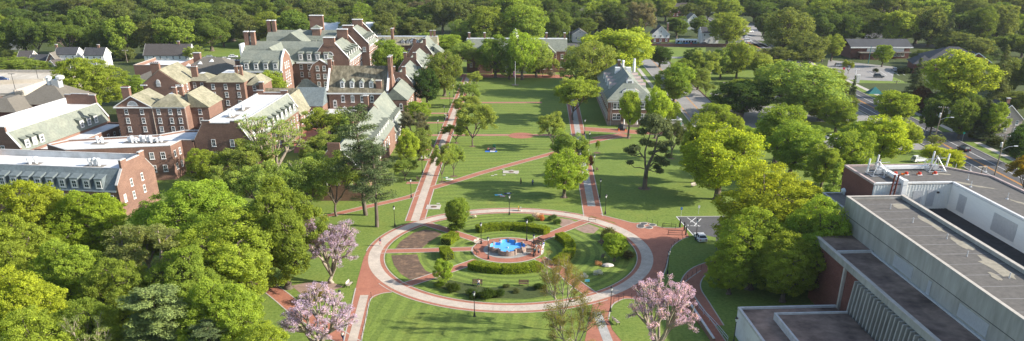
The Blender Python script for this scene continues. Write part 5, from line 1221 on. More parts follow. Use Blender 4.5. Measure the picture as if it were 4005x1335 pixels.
H('grey_house', 'grey house far right at the top edge above the low brick school', 3246, 48, 6, w=8, d=8, ze=6, zr=8, wall='coping', roof='shingle', cols=3, rows=1)
H('blue_house', 'dark blue roofed house among trees behind the big hall chimneys', 1018, 78, 4, w=9, d=8, ze=4, zr=7, wall='coping', roof='slate_blue', cols=2, rows=1)
H('grey_house', 'grey gabled house peeking out of the dark trees at the far left top', 22, 165, 4, w=6, d=9, ze=4, zr=7, wall='coping', roof='shingle', gable='y', cols=1, rows=1)
H('white_house', 'white gabled house with tall chimney behind the dark hedge at the right edge', 3880, 470, 4.4, w=10, d=10, ze=4.6, zr=9.0, wall='wood_pale', roof='shingle_brown', gable='y', cols=3, chim=(6.5, 5))
H('white_house', 'long low pale house under the tall yellow green tree at right, partly hidden', 3650, 418, 3.2, w=14, d=8, ze=3.2, zr=5.4, wall='coping', roof='shingle_brown', cols=5)
H('white_house', 'white house end glimpsed through the dark trees behind the long brown roofed house', 625, 165, 3, w=6, d=8, ze=4, zr=7, wall='siding_white', roof='shingle', gable='y', cols=1, rows=1)
# flat roofed complex with skylights
bS = B('skylight_building', 'grey shingled building with three pyramid skylights and white pediments behind the bright left tree', 'building', (-158, 330), 0)
m = MB(); m.box(0, 30, 0, 26, 0, 6, 'brick'); m.box(14, 40, 14, 34, 0, 7, 'brick'); m.box(-6, 12, 22, 44, 0, 8, 'brick'); m.box(40, 48, 12, 22, 0, 7, 'brick'); bS.part('wall', m)
m = MB(); mansard(m, 0, 30, 0, 26, 6.02, 9.5, 8, 'shingle', 'shingle'); mansard(m, 14, 40, 14, 34, 7.02, 12.0, 9, 'shingle', 'shingle'); m.box(-5.6, 11.6, 22.4, 43.6, 8, 8.1, 'membrane'); bS.part('roof', m)
m = MB(); m.box(-6, 12, 22, 22.4, 8, 9.2, 'brick'); m.box(-6, -5.6, 22.4, 44, 8, 9.2, 'brick'); m.box(11.6, 12, 22.4, 44, 8, 9.2, 'brick'); m.box(-6.1, 12.1, 21.95, 22.45, 9.2, 9.35, 'wood_pale'); m.box(-6.1, -5.55, 22.45, 44.1, 9.2, 9.35, 'wood_pale'); bS.part('parapet', m)
for x, y, w in ((25, -.4, 9), (40.2, 11.4, 9)):
    m = MB(); m.ext([(x, 5.6), (x+w, 5.6), (x+w/2, 8.4)], 'y', y-.4, y+5, 'white_paint', side=[None, 'shingle', 'shingle']); bS.part('pediment', m)
for k in range(3):
    m = MB(); hip_roof(m, -1, 1, -1, 1, 0, 1.1, 'membrane', oh=0); o = m.obj('skylight', bS.e); o.location = (18.5+4.4*k, 18.6+1.5*k, 9.4+.7*k)
bS.chimney(13.6, 42, 8, 11.5, 3, 2); bS.chimney(41.5, 13, 7, 12.5, 3, 1.6, flues=3)
for k in range(8): bS.win(2+3.5*k, 0, 3.4, 'f', 1.2, 2.0); bS.win(41.2+.9*k, 12, 4, 'f', .6, 2.0)
# old brick blocks at the far left edge
bT = B('brick_block', 'brick block with grey hip roofs at the left edge in front of the parking deck', 'building', (-196, 262), 0)
m = MB(); m.box(-12, 16.5, 6, 22, 0, 9, 'brick'); m.box(20, 32, 2, 18, 0, 7.4, 'brick_dark'); m.box(26, 44, 12, 30, 0, 8, 'brick_dark'); bT.part('wall', m)
m = MB(); hip_roof(m, -12, 16.5, 6, 22, 9.02, 12.4, 'shingle', oh=.8); mansard(m, 20, 32, 2, 18, 7.42, 10.8, 4.6, 'shingle', 'shingle'); hip_roof(m, 26, 44, 12, 30, 8.02, 14.0, 'shingle', oh=.8); bT.part('roof', m)
for z in (7, 3.6):
    for u in (-6, -2, 2, 6, 10, 14): bT.win(u, 6, z, 'f', 1.3, 2.2)
for k in range(4): bT.win(21.5+3*k, 2, 4.6, 'f', 1.0, 1.8)
m = MB(); m.box(36, 38.4, 19, 22, 12, 14.6, 'metal_grey'); m.lathe([(1.0, 14.6), (1.4, 14.9), (1.4, 15.6), (.5, 16)], (38.6, 20.5, 0), 'metal_white', 10); m.lathe([(.9, 12), (.9, 15.2), (1.2, 15.3), (.4, 15.8)], (35, 20, 0), 'metal_white', 10); bT.part('ventilator', m)
# parking deck
bP = B('parking_deck', 'pale concrete roof deck of a parking garage with low walls at the left edge', 'building', (-250, 305), 0)
m = MB(); m.box(0, 62, 0, 48, 0, 6.0, 'deck_concrete'); bP.part('deck', m)
m = MB(); m.box(0, 62, 47.7, 48, 6, 7.1, 'concrete_pale'); m.box(61.7, 62, 0, 47.7, 6, 7.1, 'concrete_pale'); m.ext([(18, 12), (60, 24), (60, 24.4), (18, 12.4)], 'z', 6, 7.4, 'deck_concrete'); m.ext([(20, 24), (44, 28), (44, 28.3), (20, 24.3)], 'z', 6, 6.9, 'metal_grey'); bP.part('deck_wall', m)
m = MB()
for k in range(9): m.box(8+5*k, 8.12+5*k, 34, 44, 6.0, 6.012, 'road_white')
m.ext([(20, 19), (44, 23.5), (44, 24.0), (22, 24)], 'z', 6.0, 6.02, 'roof_dark'); bP.part('deck_marking', m)
# school at right
bW = B('brick_school', 'low brick school with a grey roof, white upper wall and a covered walk, right background', 'building', (166, 446), 1)
m = MB(); m.box(0, 30, 0, 16, 0, 5.6, 'brick_dark'); m.box(4.5, 14, -4, 0, 0, 3.0, 'brick_dark'); bW.part('wall', m)
m = MB(); m.ext([(-1.2, 5.4), (8, 8.4), (17, 5.4), (17, 5.7), (8, 8.7), (-1.2, 5.7)], 'x', -1, 31, 'shingle_dark'); m.box(-1, 31, -1.3, -1.205, 5.2, 5.75, 'white_paint'); bW.part('roof', m)  # grey roof lying in shadow: the shade is put into the darker shingle colour
m = MB(); m.box(8, 27, -.15, -.01, 2.9, 5.0, 'siding_white'); bW.part('wall_panel', m)
m = MB(); m.box(3, 15, -5, -.2, 3.1, 3.4, 'shingle'); m.box(22, 29.5, -4, -.2, 3.1, 3.4, 'shingle')
for k in range(6): m.box(3.4+2.1*k, 3.6+2.1*k, -4.8, -4.6, 0, 3.1, 'brick_dark')
bW.part('covered_walk', m)
for k in range(3): bW.win(23+2*k, -.02, 1.8, 'f', 1.4, 1.4)
bX = B('brick_school', 'brick hall with dark hip roof and a white arched gable right of the school', 'building', (186, 402), -12)
m = MB(); m.box(0, 24, 0, 20, 0, 5.4, 'brick_dark'); m.box(-7, 2, -6, 8, 0, 4.2, 'brick_dark'); bX.part('wall', m)
m = MB(); hip_roof(m, 0, 24, 0, 20, 5.42, 10.4, 'shingle_dark', oh=.9); hip_roof(m, -7, 2, -6, 8, 4.22, 7.6, 'shingle_dark', oh=.8); m.ext([(14, 5.2), (26, 5.2), (20, 9.0)], 'y', -2.6, 8, 'brick_dark', side=[None, 'shingle_dark', 'shingle_dark']); bX.part('roof', m)
m = MB(); coping_line(m, [(13.6, 5.1), (20, 9.1), (26.4, 5.1)], 'y', -2.8, -2.5, .35, 'white_paint'); bX.part('trim', m)
o = link('arched_window', ARCH, bX.e); o.location = (20, -2.66, 5.9); o.scale = (1.4, 1, 1.5)
for k in range(4): bX.win(3+3.4*k, -.0, 3, 'f', 1.3, 1.8)
# ------------------------------------------------------------------ hedges, shrubs, fountain
def hedge(label, c, r, a0, a1, w, h, nleaf, seed, square=False):
    rng = np.random.default_rng(seed); n = 40; mb = MB(); prof = [(-w/2, 0), (-w/2*.98, h*.8), (-w*.36, h*.97), (w*.36, h*.97), (w/2*.98, h*.8), (w/2, 0)]
    ring_ = []
    for k in range(n+1):
        a = a0+(a1-a0)*k/n; e = 1.0 if 0 < k < n else .9
        ring_.append([((r+p*e)*math.cos(a), (r+p*e)*math.sin(a), z*e) for p, z in prof])
    for k in range(n):
        for j in range(len(prof)-1): mb.poly([ring_[k][j], ring_[k][j+1], ring_[k+1][j+1], ring_[k+1][j]], 'hedge_core')
    mb.poly(ring_[0], 'hedge_core'); mb.poly(ring_[-1], 'hedge_core')
    core = mb.mesh('hedge', recalc=True)
    t = rng.random(nleaf); a = a0+(a1-a0)*t; s = rng.random(nleaf); per = w+2*h; q = s*per
    side = np.where(q < h, 0, np.where(q < h+w, 1, 2))
    pr = np.where(side == 0, -w/2, np.where(side == 1, q-h-w/2, w/2)); z = np.where(side == 0, q, np.where(side == 1, h, per-q))
    ends = rng.random(nleaf) < .06; a = np.where(ends, np.where(rng.random(nleaf) < .5, a0, a1), a); pr = np.where(ends, (rng.random(nleaf)-.5)*w, pr); z = np.where(ends, rng.random(nleaf)*h, z)
    jit = rng.normal(size=(nleaf, 3))*.07
    lump = .05*np.sin(a*r*2.1+seed)+.04*np.sin(a*r*4.7)+.03*np.sin(z*5+a*r*3)
    rr = r+pr*(1+lump*.8); zz = z*(1+lump*.6*(z > h*.7))
    P = np.stack([rr*np.cos(a), rr*np.sin(a), np.maximum(zz, .05)], axis=1)+jit
    rad = np.stack([np.cos(a), np.sin(a), np.zeros(nleaf)], axis=1)
    Nn = np.where((side == 1)[:, None], np.array([0, 0, 1.0]), rad*np.sign(pr)[:, None])+rng.normal(size=(nleaf, 3))*.4
    lv = leaf_mesh('hedge_leaves', P, Nn, .11*rng.uniform(.6, 1.3, nleaf), rng, 'leaf')
    e = empty('hedge', (c[0], c[1], 0), 0, label, 'hedge', 'clipped hedges round the fountain')
    link('core', core, e); o = link('foliage', lv, e); o.color = (.25, .325, .035, 1)
mott('hedge_core', (.035, .05, .012), .3, scale=4)
hedge('long clipped hedge arc behind the fountain, farthest from the camera', PC, 13.0, R(50), R(122), 2.0, 1.35, 17000, 1)
hedge('long clipped hedge arc in front of the fountain, nearest the camera', PC, 12.6, R(236), R(302), 2.0, 1.35, 17000, 2)
hedge('long clipped hedge arc right of the fountain', PC, 13.0, R(-40), R(33), 2.0, 1.35, 17000, 3)
hedge('short clipped hedge block left of the fountain, above the brick spoke', PC, 13.4, R(150), R(169), 2.2, 1.45, 6000, 4)
hedge('short clipped hedge block left of the fountain, below the brick spoke', PC, 13.2, R(189), R(208), 2.0, 1.45, 6000, 5)
# quatrefoil basin
FR = 4.05
def quatre(r, n=14):
    """outline of a four lobed basin: round lobes on the axes, square shoulders between"""
    pts = []
    for q in range(4):
        a = q*PI/2
        for k in range(n+1):
            t = -1.25+2.5*k/n; x, y = .52*r+.48*r*math.cos(t), .50*r*math.sin(t)
            pts.append((x*math.cos(a)-y*math.sin(a), x*math.sin(a)+y*math.cos(a)))
        b = a+PI/4; pts.append((.60*r*math.cos(b), .60*r*math.sin(b)))
    return pts
ft = empty('fountain', (PC[0], PC[1], 0.05), 0, 'four lobed stone fountain basin painted bright blue inside, empty, in the brick circle', 'fountain')
out, inn = quatre(FR), quatre(FR-.32); n = len(out); m = MB()
for i in range(n):
    j = (i+1) % n
    m.poly([(*out[i], 0), (*out[j], 0), (*out[j], .95), (*out[i], .95)], 'stone'); m.poly([(*out[i], .95), (*out[j], .95), (*inn[j], .95), (*inn[i], .95)], 'stone')
m.obj('basin_wall', ft, recalc=False)
m = MB()
for i in range(n):
    j = (i+1) % n; m.poly([(*inn[j], .38), (*inn[i], .38), (*inn[i], .945), (*inn[j], .945)], 'pool_blue')
m.obj('basin_lining', ft, recalc=False)
m = MB(); m.poly([(*p, .38) for p in quatre(FR-.30)], 'pool_blue'); m.obj('basin_floor', ft, recalc=False)
for q in range(4):
    for t in (-.95, 0, .95):
        a = q*PI/2; x, y = .52*FR+.48*FR*math.cos(t), .50*FR*math.sin(t); m = MB(); m.box(-.2, .2, -.2, .2, 0, 1.08, 'stone'); m.box(-.24, .24, -.24, .24, 1.08, 1.18, 'stone')
        o = m.obj('pillar', ft); o.location = ((x-.2)*math.cos(a)-y*math.sin(a), (x-.2)*math.sin(a)+y*math.cos(a), 0); o.rotation_euler = (0, 0, a+t)
m = MB(); m.lathe([(.22, .37), (.18, .6), (.08, .65)], (0, 0, 0), 'metal_grey', 8); m.lathe([(.12, .37), (.12, .5)], (1.9, -.9, 0), 'metal_white', 6); m.obj('nozzle', ft)
BUSH = [bush_mesh(s, 1500, .085) for s in (1, 2, 3)]; BUSHD = [bush_mesh(s, 5000, .055) for s in (4, 5)]; BUSHP = [bush_mesh(s, 1800, .065, 'petal') for s in (6, 7)]
def shrub(px, py, r, col, label, kind=0, h=None, group=None, name='shrub', dense=False):
    p = G(px, py); me = (BUSHP[kind % 2] if name == 'flowering_shrub' else BUSHD[kind % 2] if dense else BUSH[kind % 3])
    o = link(name, me); o.location = p; o.scale = (r, r, (h or r*1.3)/1.4); o.rotation_euler = (0, 0, px*.37); o.color = (*col, 1); return tag(o, label, 'shrub', group)
WH = (.66, .66, .64)
shrub(2341, 1076, 1.15, WH, 'larger of two white flowering azaleas in the right garden bed', 0, 1.2, name='flowering_shrub')
shrub(2286, 1086, .85, WH, 'smaller of two white flowering azaleas in the right garden bed', 1, 1.0, name='flowering_shrub')
shrub(1709, 1095, .75, WH, 'white flowering shrub at the foot of the small tree left in the circle', 0, 1.5, name='flowering_shrub')
shrub(2098, 857, 1.2, (.6, .52, .48), 'pale white and pink flowering shrub in the bed behind the rear hedge', 1, 1.9, name='flowering_shrub')
shrub(2114, 862, 1.1, (.5, .2, .07), 'orange flowering azalea beside the pale one behind the rear hedge', 0, 1.6, name='flowering_shrub')
shrub(1855, 853, .6, WH, 'small white flowering bush right of the round magnolia', 1, .9, name='flowering_shrub')
shrub(2338, 1040, .9, (.45, .25, .14), 'salmon flowering azalea left of the flat boulder', 0, 1.2, name='flowering_shrub')
for k, (x, y, r, c, l) in enumerate(((1772, 1138, 1.7, (.075, .11, .02), 'rounded green shrub right of the small tree, lower left of the circle'), (1850, 1162, 1.6, (.06, .10, .022), 'left one of the wide low juniper shrubs below the first garden bench'), (1905, 1165, 1.9, (.065, .105, .02), 'middle one of the wide low juniper shrubs below the garden benches'), (1945, 1158, 1.5, (.06, .10, .022), 'right one of the wide low juniper shrubs below the garden benches'), (1980, 1125, .8, (.12, .14, .05), 'thin pale shrub between the two garden benches'), (2018, 1145, .8, (.11, .13, .05), 'thin pale shrub below the second garden bench'), (1718, 1122, 1.2, (.10, .16, .02), 'low bright ground shrub at the lower left of the circle'), (2110, 1130, 1.4, (.05, .085, .02), 'dark low shrub right of the second garden bench'))):
    shrub(x, y, r, c, l, k, r*.95, dense=True)
for k, (x, y, r, c, l) in enumerate(((2160, 862, 1.3, (.09, .15, .045), 'grey green spreading shrub right of the orange azalea'), (2180, 875, 1.1, (.075, .13, .03), 'low green shrub at the right end of the rear bed'), (2070, 868, 1.3, (.08, .14, .02), 'low green shrub at the left of the rear bed'), (1786, 905, 2.2, (.08, .13, .018), 'low green shrubs round the foot of the magnolia'), (2378, 930, 2.2, (.14, .155, .06), 'pale olive shrub behind the bright tree in the right garden'), (2452, 1010, 1.8, (.13, .12, .05), 'brownish shrub right of the bright tree in the right garden'), (2430, 965, 1.6, (.12, .15, .03), 'mid green shrub beside the bright tree in the right garden'), (1230, 1182, 2.4, (.17, .15, .03), 'orange green young shrub above the lower lilac blossom tree'))):
    shrub(x, y, r, c, l, k, r*1.2)
for k, (x, y, r, c, l) in enumerate(((1605, 600, 2.0, (.05, .09, .02), 'dark green bush by the left mall walk between two brick stubs'), (1270, 615, 2.4, (.06, .11, .018), 'green bush in the courtyard beyond the bare tree'), (1245, 560, 2.2, (.045, .085, .018), 'dark green bush by the courtyard bollards'), (2155, 300, 2.4, (.30, .27, .20), 'cream flowering dogwood at the right end of the mall hall'), (1228, 612, 2.2, (.34, .31, .24), 'cream flowering dogwood beside the brick courtyard'))):
    shrub(x, y, r, c, l, k, r*1.3, name='flowering_shrub' if 'dogwood' in l else 'shrub')
r_ = random.Random(9); kk = 0
for (x0, x1, y0, y1, n, g, c) in ((143, 150, 262, 320, 16, 'garden shrubs along the main road pavement', (.10, .15, .03)), (143.5, 148, 215, 258, 16, 'tall dark hedge plants along the right road', (.035, .06, .02)), (160, 182, 396, 402, 7, 'dark shrubs in front of the school hall', (.035, .06, .02))):
    for k in range(n):
        x, y = r_.uniform(x0, x1), y0+(y1-y0)*(k+.5)/n; r = r_.uniform(1.6, 2.6); o = link('shrub', BUSH[k % 3]); o.location = (x, y, 0); o.scale = (r, r, r*.95); o.color = (c[0]*r_.uniform(.7, 1.4), c[1]*r_.uniform(.8, 1.2), c[2], 1)
        tag(o, {'g': 'rounded garden shrub along the far pavement of the main road', 't': 'tall dark hedge plant beside the right road pavement', 'd': 'dark clipped shrub in front of the school hall'}[g[0]], 'shrub', g)
m = MB(); m.lathe([(1.0, 0), (1.25, .15), (1.0, .45), (.4, .6), (.1, .62)], (0, 0, 0), 'boulder_stone', 9, .6); o = m.obj('boulder'); o.location = G(2377, 1042); tag(o, 'flat pale boulder in the right garden bed', 'boulder')
# ------------------------------------------------------------------ street furniture
def make_lamp():
    t = empty('lamp_post', (0, 0, 0)); m = MB(); m.lathe([(.30, 0), (.30, .06), (.20, .08), (.17, .55), (.12, .7), (.09, .8)], (0, 0, 0), 'black_iron', 10); m.obj('base', t)
    m = MB(); m.lathe([(.075, .8), (.055, 3.8), (.09, 3.85), (.05, 3.95)], (0, 0, 0), 'black_iron', 8); m.obj('post', t)
    m = MB(); m.lathe([(.10, 3.95), (.24, 4.45), (.22, 4.48)], (0, 0, 0), 'lamp_glass', 8); m.obj('lantern', t)
    m = MB(); m.lathe([(.30, 4.48), (.28, 4.56), (.12, 4.74), (.04, 4.78), (.03, 4.92)], (0, 0, 0), 'black_iron', 8); m.obj('cap', t); return t
LAMPS = [(1992, 840, 'black lamp post at the back rim of the circle, right of the magnolia'), (1856, 1238, 'black lamp post on the lawn below the front rim of the circle'), (1545, 886, 'black lamp post on the lawn left of where the left walk meets the circle'), (1882, 954, 'black lamp post at the rear left of the fountain plaza by the white bench'), (1910, 1014, 'black lamp post at the front left of the fountain plaza'), (2060, 942, 'black lamp post at the rear right of the fountain plaza'), (2087, 1004, 'black lamp post beside the people at the right of the fountain'), (2346, 773, 'black lamp post right of the right mall walk, second above the circle'), (2367, 838, 'black lamp post right of the right mall walk, nearest the circle'), (2322, 672, 'black lamp post right of the right mall walk by the bright young tree'), (2304, 577, 'black lamp post right of the right mall walk just below the brick crossing'), (2286, 524, 'black lamp post by the corner of the hall right of the mall'), (1652, 676, 'black lamp post left of the left mall walk beside the pale bench'), (1677, 611, 'black lamp post left of the left mall walk, at the third brick stub'), (1609, 773, 'black lamp post left of the left mall walk where the diagonal path joins'), (1714, 524, 'black lamp post left of the left mall walk, just above the crossing path'), (1739, 467, 'black lamp post left of the left mall walk by the walkers'), (1760, 413, 'black lamp post left of the left mall walk near the dark magnolia'), (1774, 379, 'black lamp post left of the left mall walk, farthest away'), (2610, 1072, 'black lamp post at the curved lawn edge right of the circle'), (2387, 1219, 'black lamp post in front of the lower right lilac blossom tree'), (2721, 940, 'dark lamp post beside the white car in the small car park'), (1337, 1233, 'black lamp post on the shaded lawn between the two lilac trees'), (2868, 1345, 'black lamp post beside the white library wall at the bottom')]
lp = None
for x, y, l in LAMPS:
    if lp is None: lp = make_lamp(); o = lp
    else: o = copy_tree(lp)
    o.location = G(x, y); o.rotation_euler = (0, 0, x*.1); tag(o, l, 'lamp post', 'black lamp posts on the campus green')
def make_bench(mat):
    t = empty('park_bench', (0, 0, 0)); m = MB()
    for k in range(4): m.box(-.95, .95, -.28+.15*k, -.17+.15*k, .44, .48, mat)
    m.obj('seat', t); m = MB()
    for k in range(4): m.ext([(.30+.03*k, .55+.13*k), (.34+.03*k, .55+.13*k), (.37+.03*k, .65+.13*k), (.33+.03*k, .65+.13*k)], 'x', -.95, .95, mat)
    m.obj('backrest', t)
    for x in (-.85, .85):
        m = MB(); m.box(x-.04, x+.04, -.28, -.22, 0, .44, 'black_iron'); m.box(x-.04, x+.04, .24, .30, 0, .44, 'black_iron'); m.box(x-.04, x+.04, -.28, .30, .40, .44, 'black_iron'); m.tube((x, .28, .44), (x, .45, 1.1), .035, .035, 'black_iron', 5); m.box(x-.04, x+.04, -.3, .3, .66, .70, 'black_iron'); m.obj('leg', t)
    return t
bd = make_bench('wood_bench'); bp = make_bench('wood_pale'); used = set()
for x, y, a, pale, l in ((1869, 955, 55, 1, 'white bench at the rear left rim of the fountain plaza'), (1864, 992, 110, 0, 'dark wooden bench at the left rim of the fountain plaza'), (2110, 952, -50, 0, 'dark bench at the rear right rim of the fountain plaza, against the grass'), (2094, 963, -40, 0, 'dark bench beside the people at the right of the fountain'), (2077, 994, 0, 0, 'low dark bench beside the lamp post at the right of the fountain'), (1867, 1117, 0, 0, 'dark garden bench with a person sitting on it below the front hedge'), (2048, 1119, 0, 0, 'empty dark garden bench below the front hedge'), (2349, 958, -70, 0, 'dark bench left of the bright tree in the right garden'), (2357, 1010, -100, 0, 'dark bench below the bright tree in the right garden'), (1667, 626, 90, 1, 'pale bench on a brick stub left of the left mall walk'), (1693, 578, 90, 0, 'dark bench on a brick stub left of the left mall walk'), (1744, 456, 90, 1, 'pale bench beside the walkers on the left mall walk'), (1637, 707, 90, 0, 'dark bench left of the left mall walk where the diagonal path starts'), (1368, 1120, 80, 1, 'white bench under the upper lilac blossom tree'), (2409, 1265, 110, 1, 'white bench on the shaded lawn left of the lower right lilac tree'), (2715, 732, 40, 1, 'pale bench in the deep shade under the bright right tree'), (1786, 404, 90, 1, 'pale bench beside the farthest lamp of the left mall walk'), (2335, 668, 90, 0, 'dark bench by the lamp right of the right mall walk')):
    src = bp if pale else bd
    if pale not in used: used.add(pale); o = src
    else: o = copy_tree(src)
    o.location = G(x, y); o.location.z = .05; o.rotation_euler = (0, 0, R(a)); tag(o, l, 'bench', 'benches on the campus green')
# thin fence posts along the lawns
pp = None
for line, n in (([(2694, 930), (2666, 940), (2629, 968), (2613, 1005), (2604, 1047), (2590, 1084)], 12), ([(2400, 1188), (2437, 1170), (2478, 1170), (2526, 1183)], 6), ([(2492, 1140), (2500, 1154), (2573, 1170), (2657, 1168), (2657, 1129), (2689, 1096), (2741, 1059)], 13), ([(1452, 1165), (1437, 1232), (1414, 1335)], 7), ([(2530, 868), (2585, 888), (2655, 891)], 6)):
    P = [G(*p) for p in line]; D = [0]
    for a, b_ in zip(P[:-1], P[1:]): D.append(D[-1]+(b_-a).length)
    for k in range(n):
        d = D[-1]*k/(n-1); i = max(j for j in range(len(P)-1) if D[j] <= d+1e-6); q = P[i]+(P[i+1]-P[i])*((d-D[i])/(D[i+1]-D[i]))
        if pp is None: m = MB(); m.lathe([(.035, 0), (.035, 1.0), (.06, 1.02), (.05, 1.1), (.01, 1.13)], (0, 0, 0), 'black_iron', 6); pp = m.obj('fence_post'); o = pp
        else: o = pp.copy(); C.objects.link(o)
        o.location = q; tag(o, 'slim black post of the low chain fence along the lawn edge', 'fence post', 'slim black posts along the lawn edges')
# bollards and bike racks by the car park
bb = None
for k, (x, y, l) in enumerate(((2659, 890, 'black bollard nearest the lawn at the car park end of the brick plaza'), (2676, 902, 'middle black bollard at the car park end of the brick plaza'), (2682, 920, 'black bollard nearest the path at the car park end of the brick plaza'))):
    if bb is None: m = MB(); m.lathe([(.16, 0), (.13, .1), (.12, 1.1), (.16, 1.12), (.10, 1.3), (.02, 1.34)], (0, 0, 0), 'black_iron', 10); bb = m.obj('bollard'); o = bb
    else: o = bb.copy(); C.objects.link(o)
    o.location = G(x, y); o.scale = (1.3, 1.3, 1.5); tag(o, l, 'bollard', 'black bollards at the car park')
for x, y, l in ((2616, 893, 'black gate bar beside the lawn edge on the brick plaza'), (2640, 920, 'black gate bar nearest the car park on the brick plaza'), (2316, 868, 'small wooden barrier frame at the top right of the circle')):
    m = MB(); mt = 'black_iron' if 'black' in l else 'wood_bench'
    for a in (-1.5, 1.5): m.tube((a, 0, 0), (a, 0, 1.0), .06, .06, mt, 6)
    for z in (.55, 1.0): m.tube((-1.5, 0, z), (1.5, 0, z), .05, .05, mt, 6)
    o = m.obj('gate_bar'); o.location = G(x, y); o.rotation_euler = (0, 0, R(-8)); o.scale = (.55, 1, 1) if mt == 'wood_bench' else (1, 1, 1); tag(o, l, 'barrier')
# hand rail of the path by the library
e = empty('hand_rail', (0, 0, 0), 0, 'pale metal hand rail along the brick path beside the library lawn', 'hand rail'); P = smooth_line([G(*p) for p in ((2722, 1195), (2750, 1232), (2800, 1285), (2845, 1340))], 4); e.location = P[0]
m = MB()
for z in (.55, 1.0):
    for a, b_ in zip(P[:-1], P[1:]): m.tube(a-P[0]+Vector((0, 0, z)), b_-P[0]+Vector((0, 0, z)), .05, .05, 'metal_grey', 5)
m.obj('rail', e)
for p in P[::2]: m = MB(); m.tube(p-P[0], p-P[0]+Vector((0, 0, 1.0)), .05, .05, 'metal_grey', 5); m.obj('post', e)
m = MB(); P = [G(*p) for p in ((2690, 1195), (2735, 1262), (2790, 1345))]; L_, R_ = offs(P, .2, -.2)
for i in range(2):
    q = [L_[i]-P[0], R_[i]-P[0], R_[i+1]-P[0], L_[i+1]-P[0]]; m.ext([(v.x, v.y) for v in q], 'z', 0, .9, 'brick', None); m.ext([(v.x, v.y) for v in q], 'z', .9, 1.02, 'coping', None)
o = m.obj('garden_wall'); o.location = P[0]; tag(o, 'low brick garden wall with pale coping along the path beside the lower right lilac tree', 'wall')
# flagpole
t = empty('flagpole', G(2015, 333), 0, 'white flagpole with a drooping striped flag on the far mall lawn', 'flagpole'); hh = height_at(G(2015, 333), 243)
m = MB(); m.lathe([(.12, 0), (.05, hh), (.12, hh+.05), (.02, hh+.25)], (0, 0, 0), 'metal_white', 8); m.obj('pole', t)
m = MB()
for k in range(7): x = -.06-.12*k; m.box(x-.12, x, -.05+.05*(k % 2), .04+.05*(k % 2), hh*.36+.06*k, hh*.62-.05*k, ('flag_red', 'flag_white')[k % 2] if k < 5 else 'flag_blue')
m.obj('flag', t); m = MB(); m.lathe([(1.6, 0), (1.6, .08)], (0, 0, 0), 'soil_pale', 16); m.obj('base', t)
# utility poles, street lights
def pole(px, py, ytop, label, arm=0, cross=1, light=0, lean=0, mat='pole_wood'):
    p = G(px, py); h = height_at(p, ytop); t = empty('utility_pole', p, 0, label, 'utility pole'); t.rotation_euler = (0, R(lean), 0)
    m = MB(); m.lathe([(.20, 0), (.12, h)], (0, 0, 0), mat, 8); m.obj('pole', t)
    for k in range(cross):
        m = MB(); m.box(-1.5, 1.5, -.06, .06, h-.6-.9*k, h-.45-.9*k, mat)
        for x in (-1.35, -.7, .7, 1.35): m.lathe([(.06, h-.45-.9*k), (.08, h-.25-.9*k), (.03, h-.15-.9*k)], (x, 0, 0), 'metal_white', 6)
        m.obj('crossarm', t)
    if light:
        m = MB(); s = h*.62; m.tube((0, 0, s), (1.6, 0, s+.9), .05, .05, 'metal_grey', 6); m.tube((1.6, 0, s+.9), (3.4, 0, s+1.1), .05, .05, 'metal_grey', 6); m.box(3.1, 4.1, -.16, .16, s+1.0, s+1.2, 'metal_white'); m.obj('street_light', t)
        m = MB(); m.lathe([(.3, h*.70), (.3, h*.80), (.1, h*.82)], (-.35, 0, 0), 'metal_grey', 8); m.obj('transformer', t)
    return t
pole(3890, 685, 527, 'wooden utility pole with crossarm, street light and transformer beside the right road', light=1)
pole(3650, 560, 415, 'wooden utility pole with a street light arm left of the dark car', light=1, cross=1, lean=3)
pole(3752, 520, 385, 'bare wooden utility pole in front of the garden shrubs at right', cross=0, lean=4)
pole(3506, 330, 315, 'wooden utility pole with crossarm behind the leafy tree right of the turquoise tent')
pole(3215, 245, 212, 'short wooden pole with a crossarm at the left end of the school')
pole(3345, 300, 268, 'white pole with small lamps at the edge of the school car park', mat='metal_white', cross=1)
pole(1272, 115, 72, 'pale utility pole with a crossarm behind the big hall roof', mat='metal_grey')
pole(1437, 85, 15, 'tall dark utility pole among trees behind the white barrel roof')
pole(3395, 250, 180, 'green steel mast in front of the low brick school', cross=0, mat='tarp_teal')
pole(2900, 90, 48, 'wooden utility pole by the parked cars at the top right')
pole(498, 245, 195, 'wooden pole with crossarm and transformer left of the flat roofed building')
pole(2173, 150, 118, 'slim white pole beside the right chimneys of the mall hall', cross=0, mat='metal_grey')
pole(2227, 160, 102, 'tall slim pole right of the mall hall roof', cross=0, mat='metal_grey')
pole(150, 500, 408, 'wooden pole with crossarms between the old brick blocks at far left', cross=2)
def lot_light(px, py, ytop, label):
    p = G(px, py); h = height_at(p, ytop); t = empty('lot_light', p, 0, label, 'car park light'); m = MB(); m.lathe([(.12, 0), (.09, h)], (0, 0, 0), 'wood_bench', 8); m.obj('pole', t)
    m = MB(); m.box(-1.1, -.15, -.3, .3, h-.1, h+.15, 'wood_pale'); m.box(.15, 1.1, -.3, .3, h-.1, h+.15, 'wood_pale'); m.box(-.15, .15, -.05, .05, h, h+.06, 'wood_bench'); m.obj('lamp_head', t); return t
lot_light(3135, 640, 577, 'twin headed brown car park light in front of the leafy right trees'); lot_light(3317, 505, 460, 'twin headed car park light above the yellow green trees'); lot_light(2770, 330, 286, 'twin headed light at the right kerb of the pale road'); lot_light(2836, 345, 324, 'low twin headed light left of the dark round tree'); lot_light(2718, 275, 244, 'twin headed light among the pale trees beyond the pale road'); lot_light(3832, 700, 655, 'single brown car park light in front of the right road')
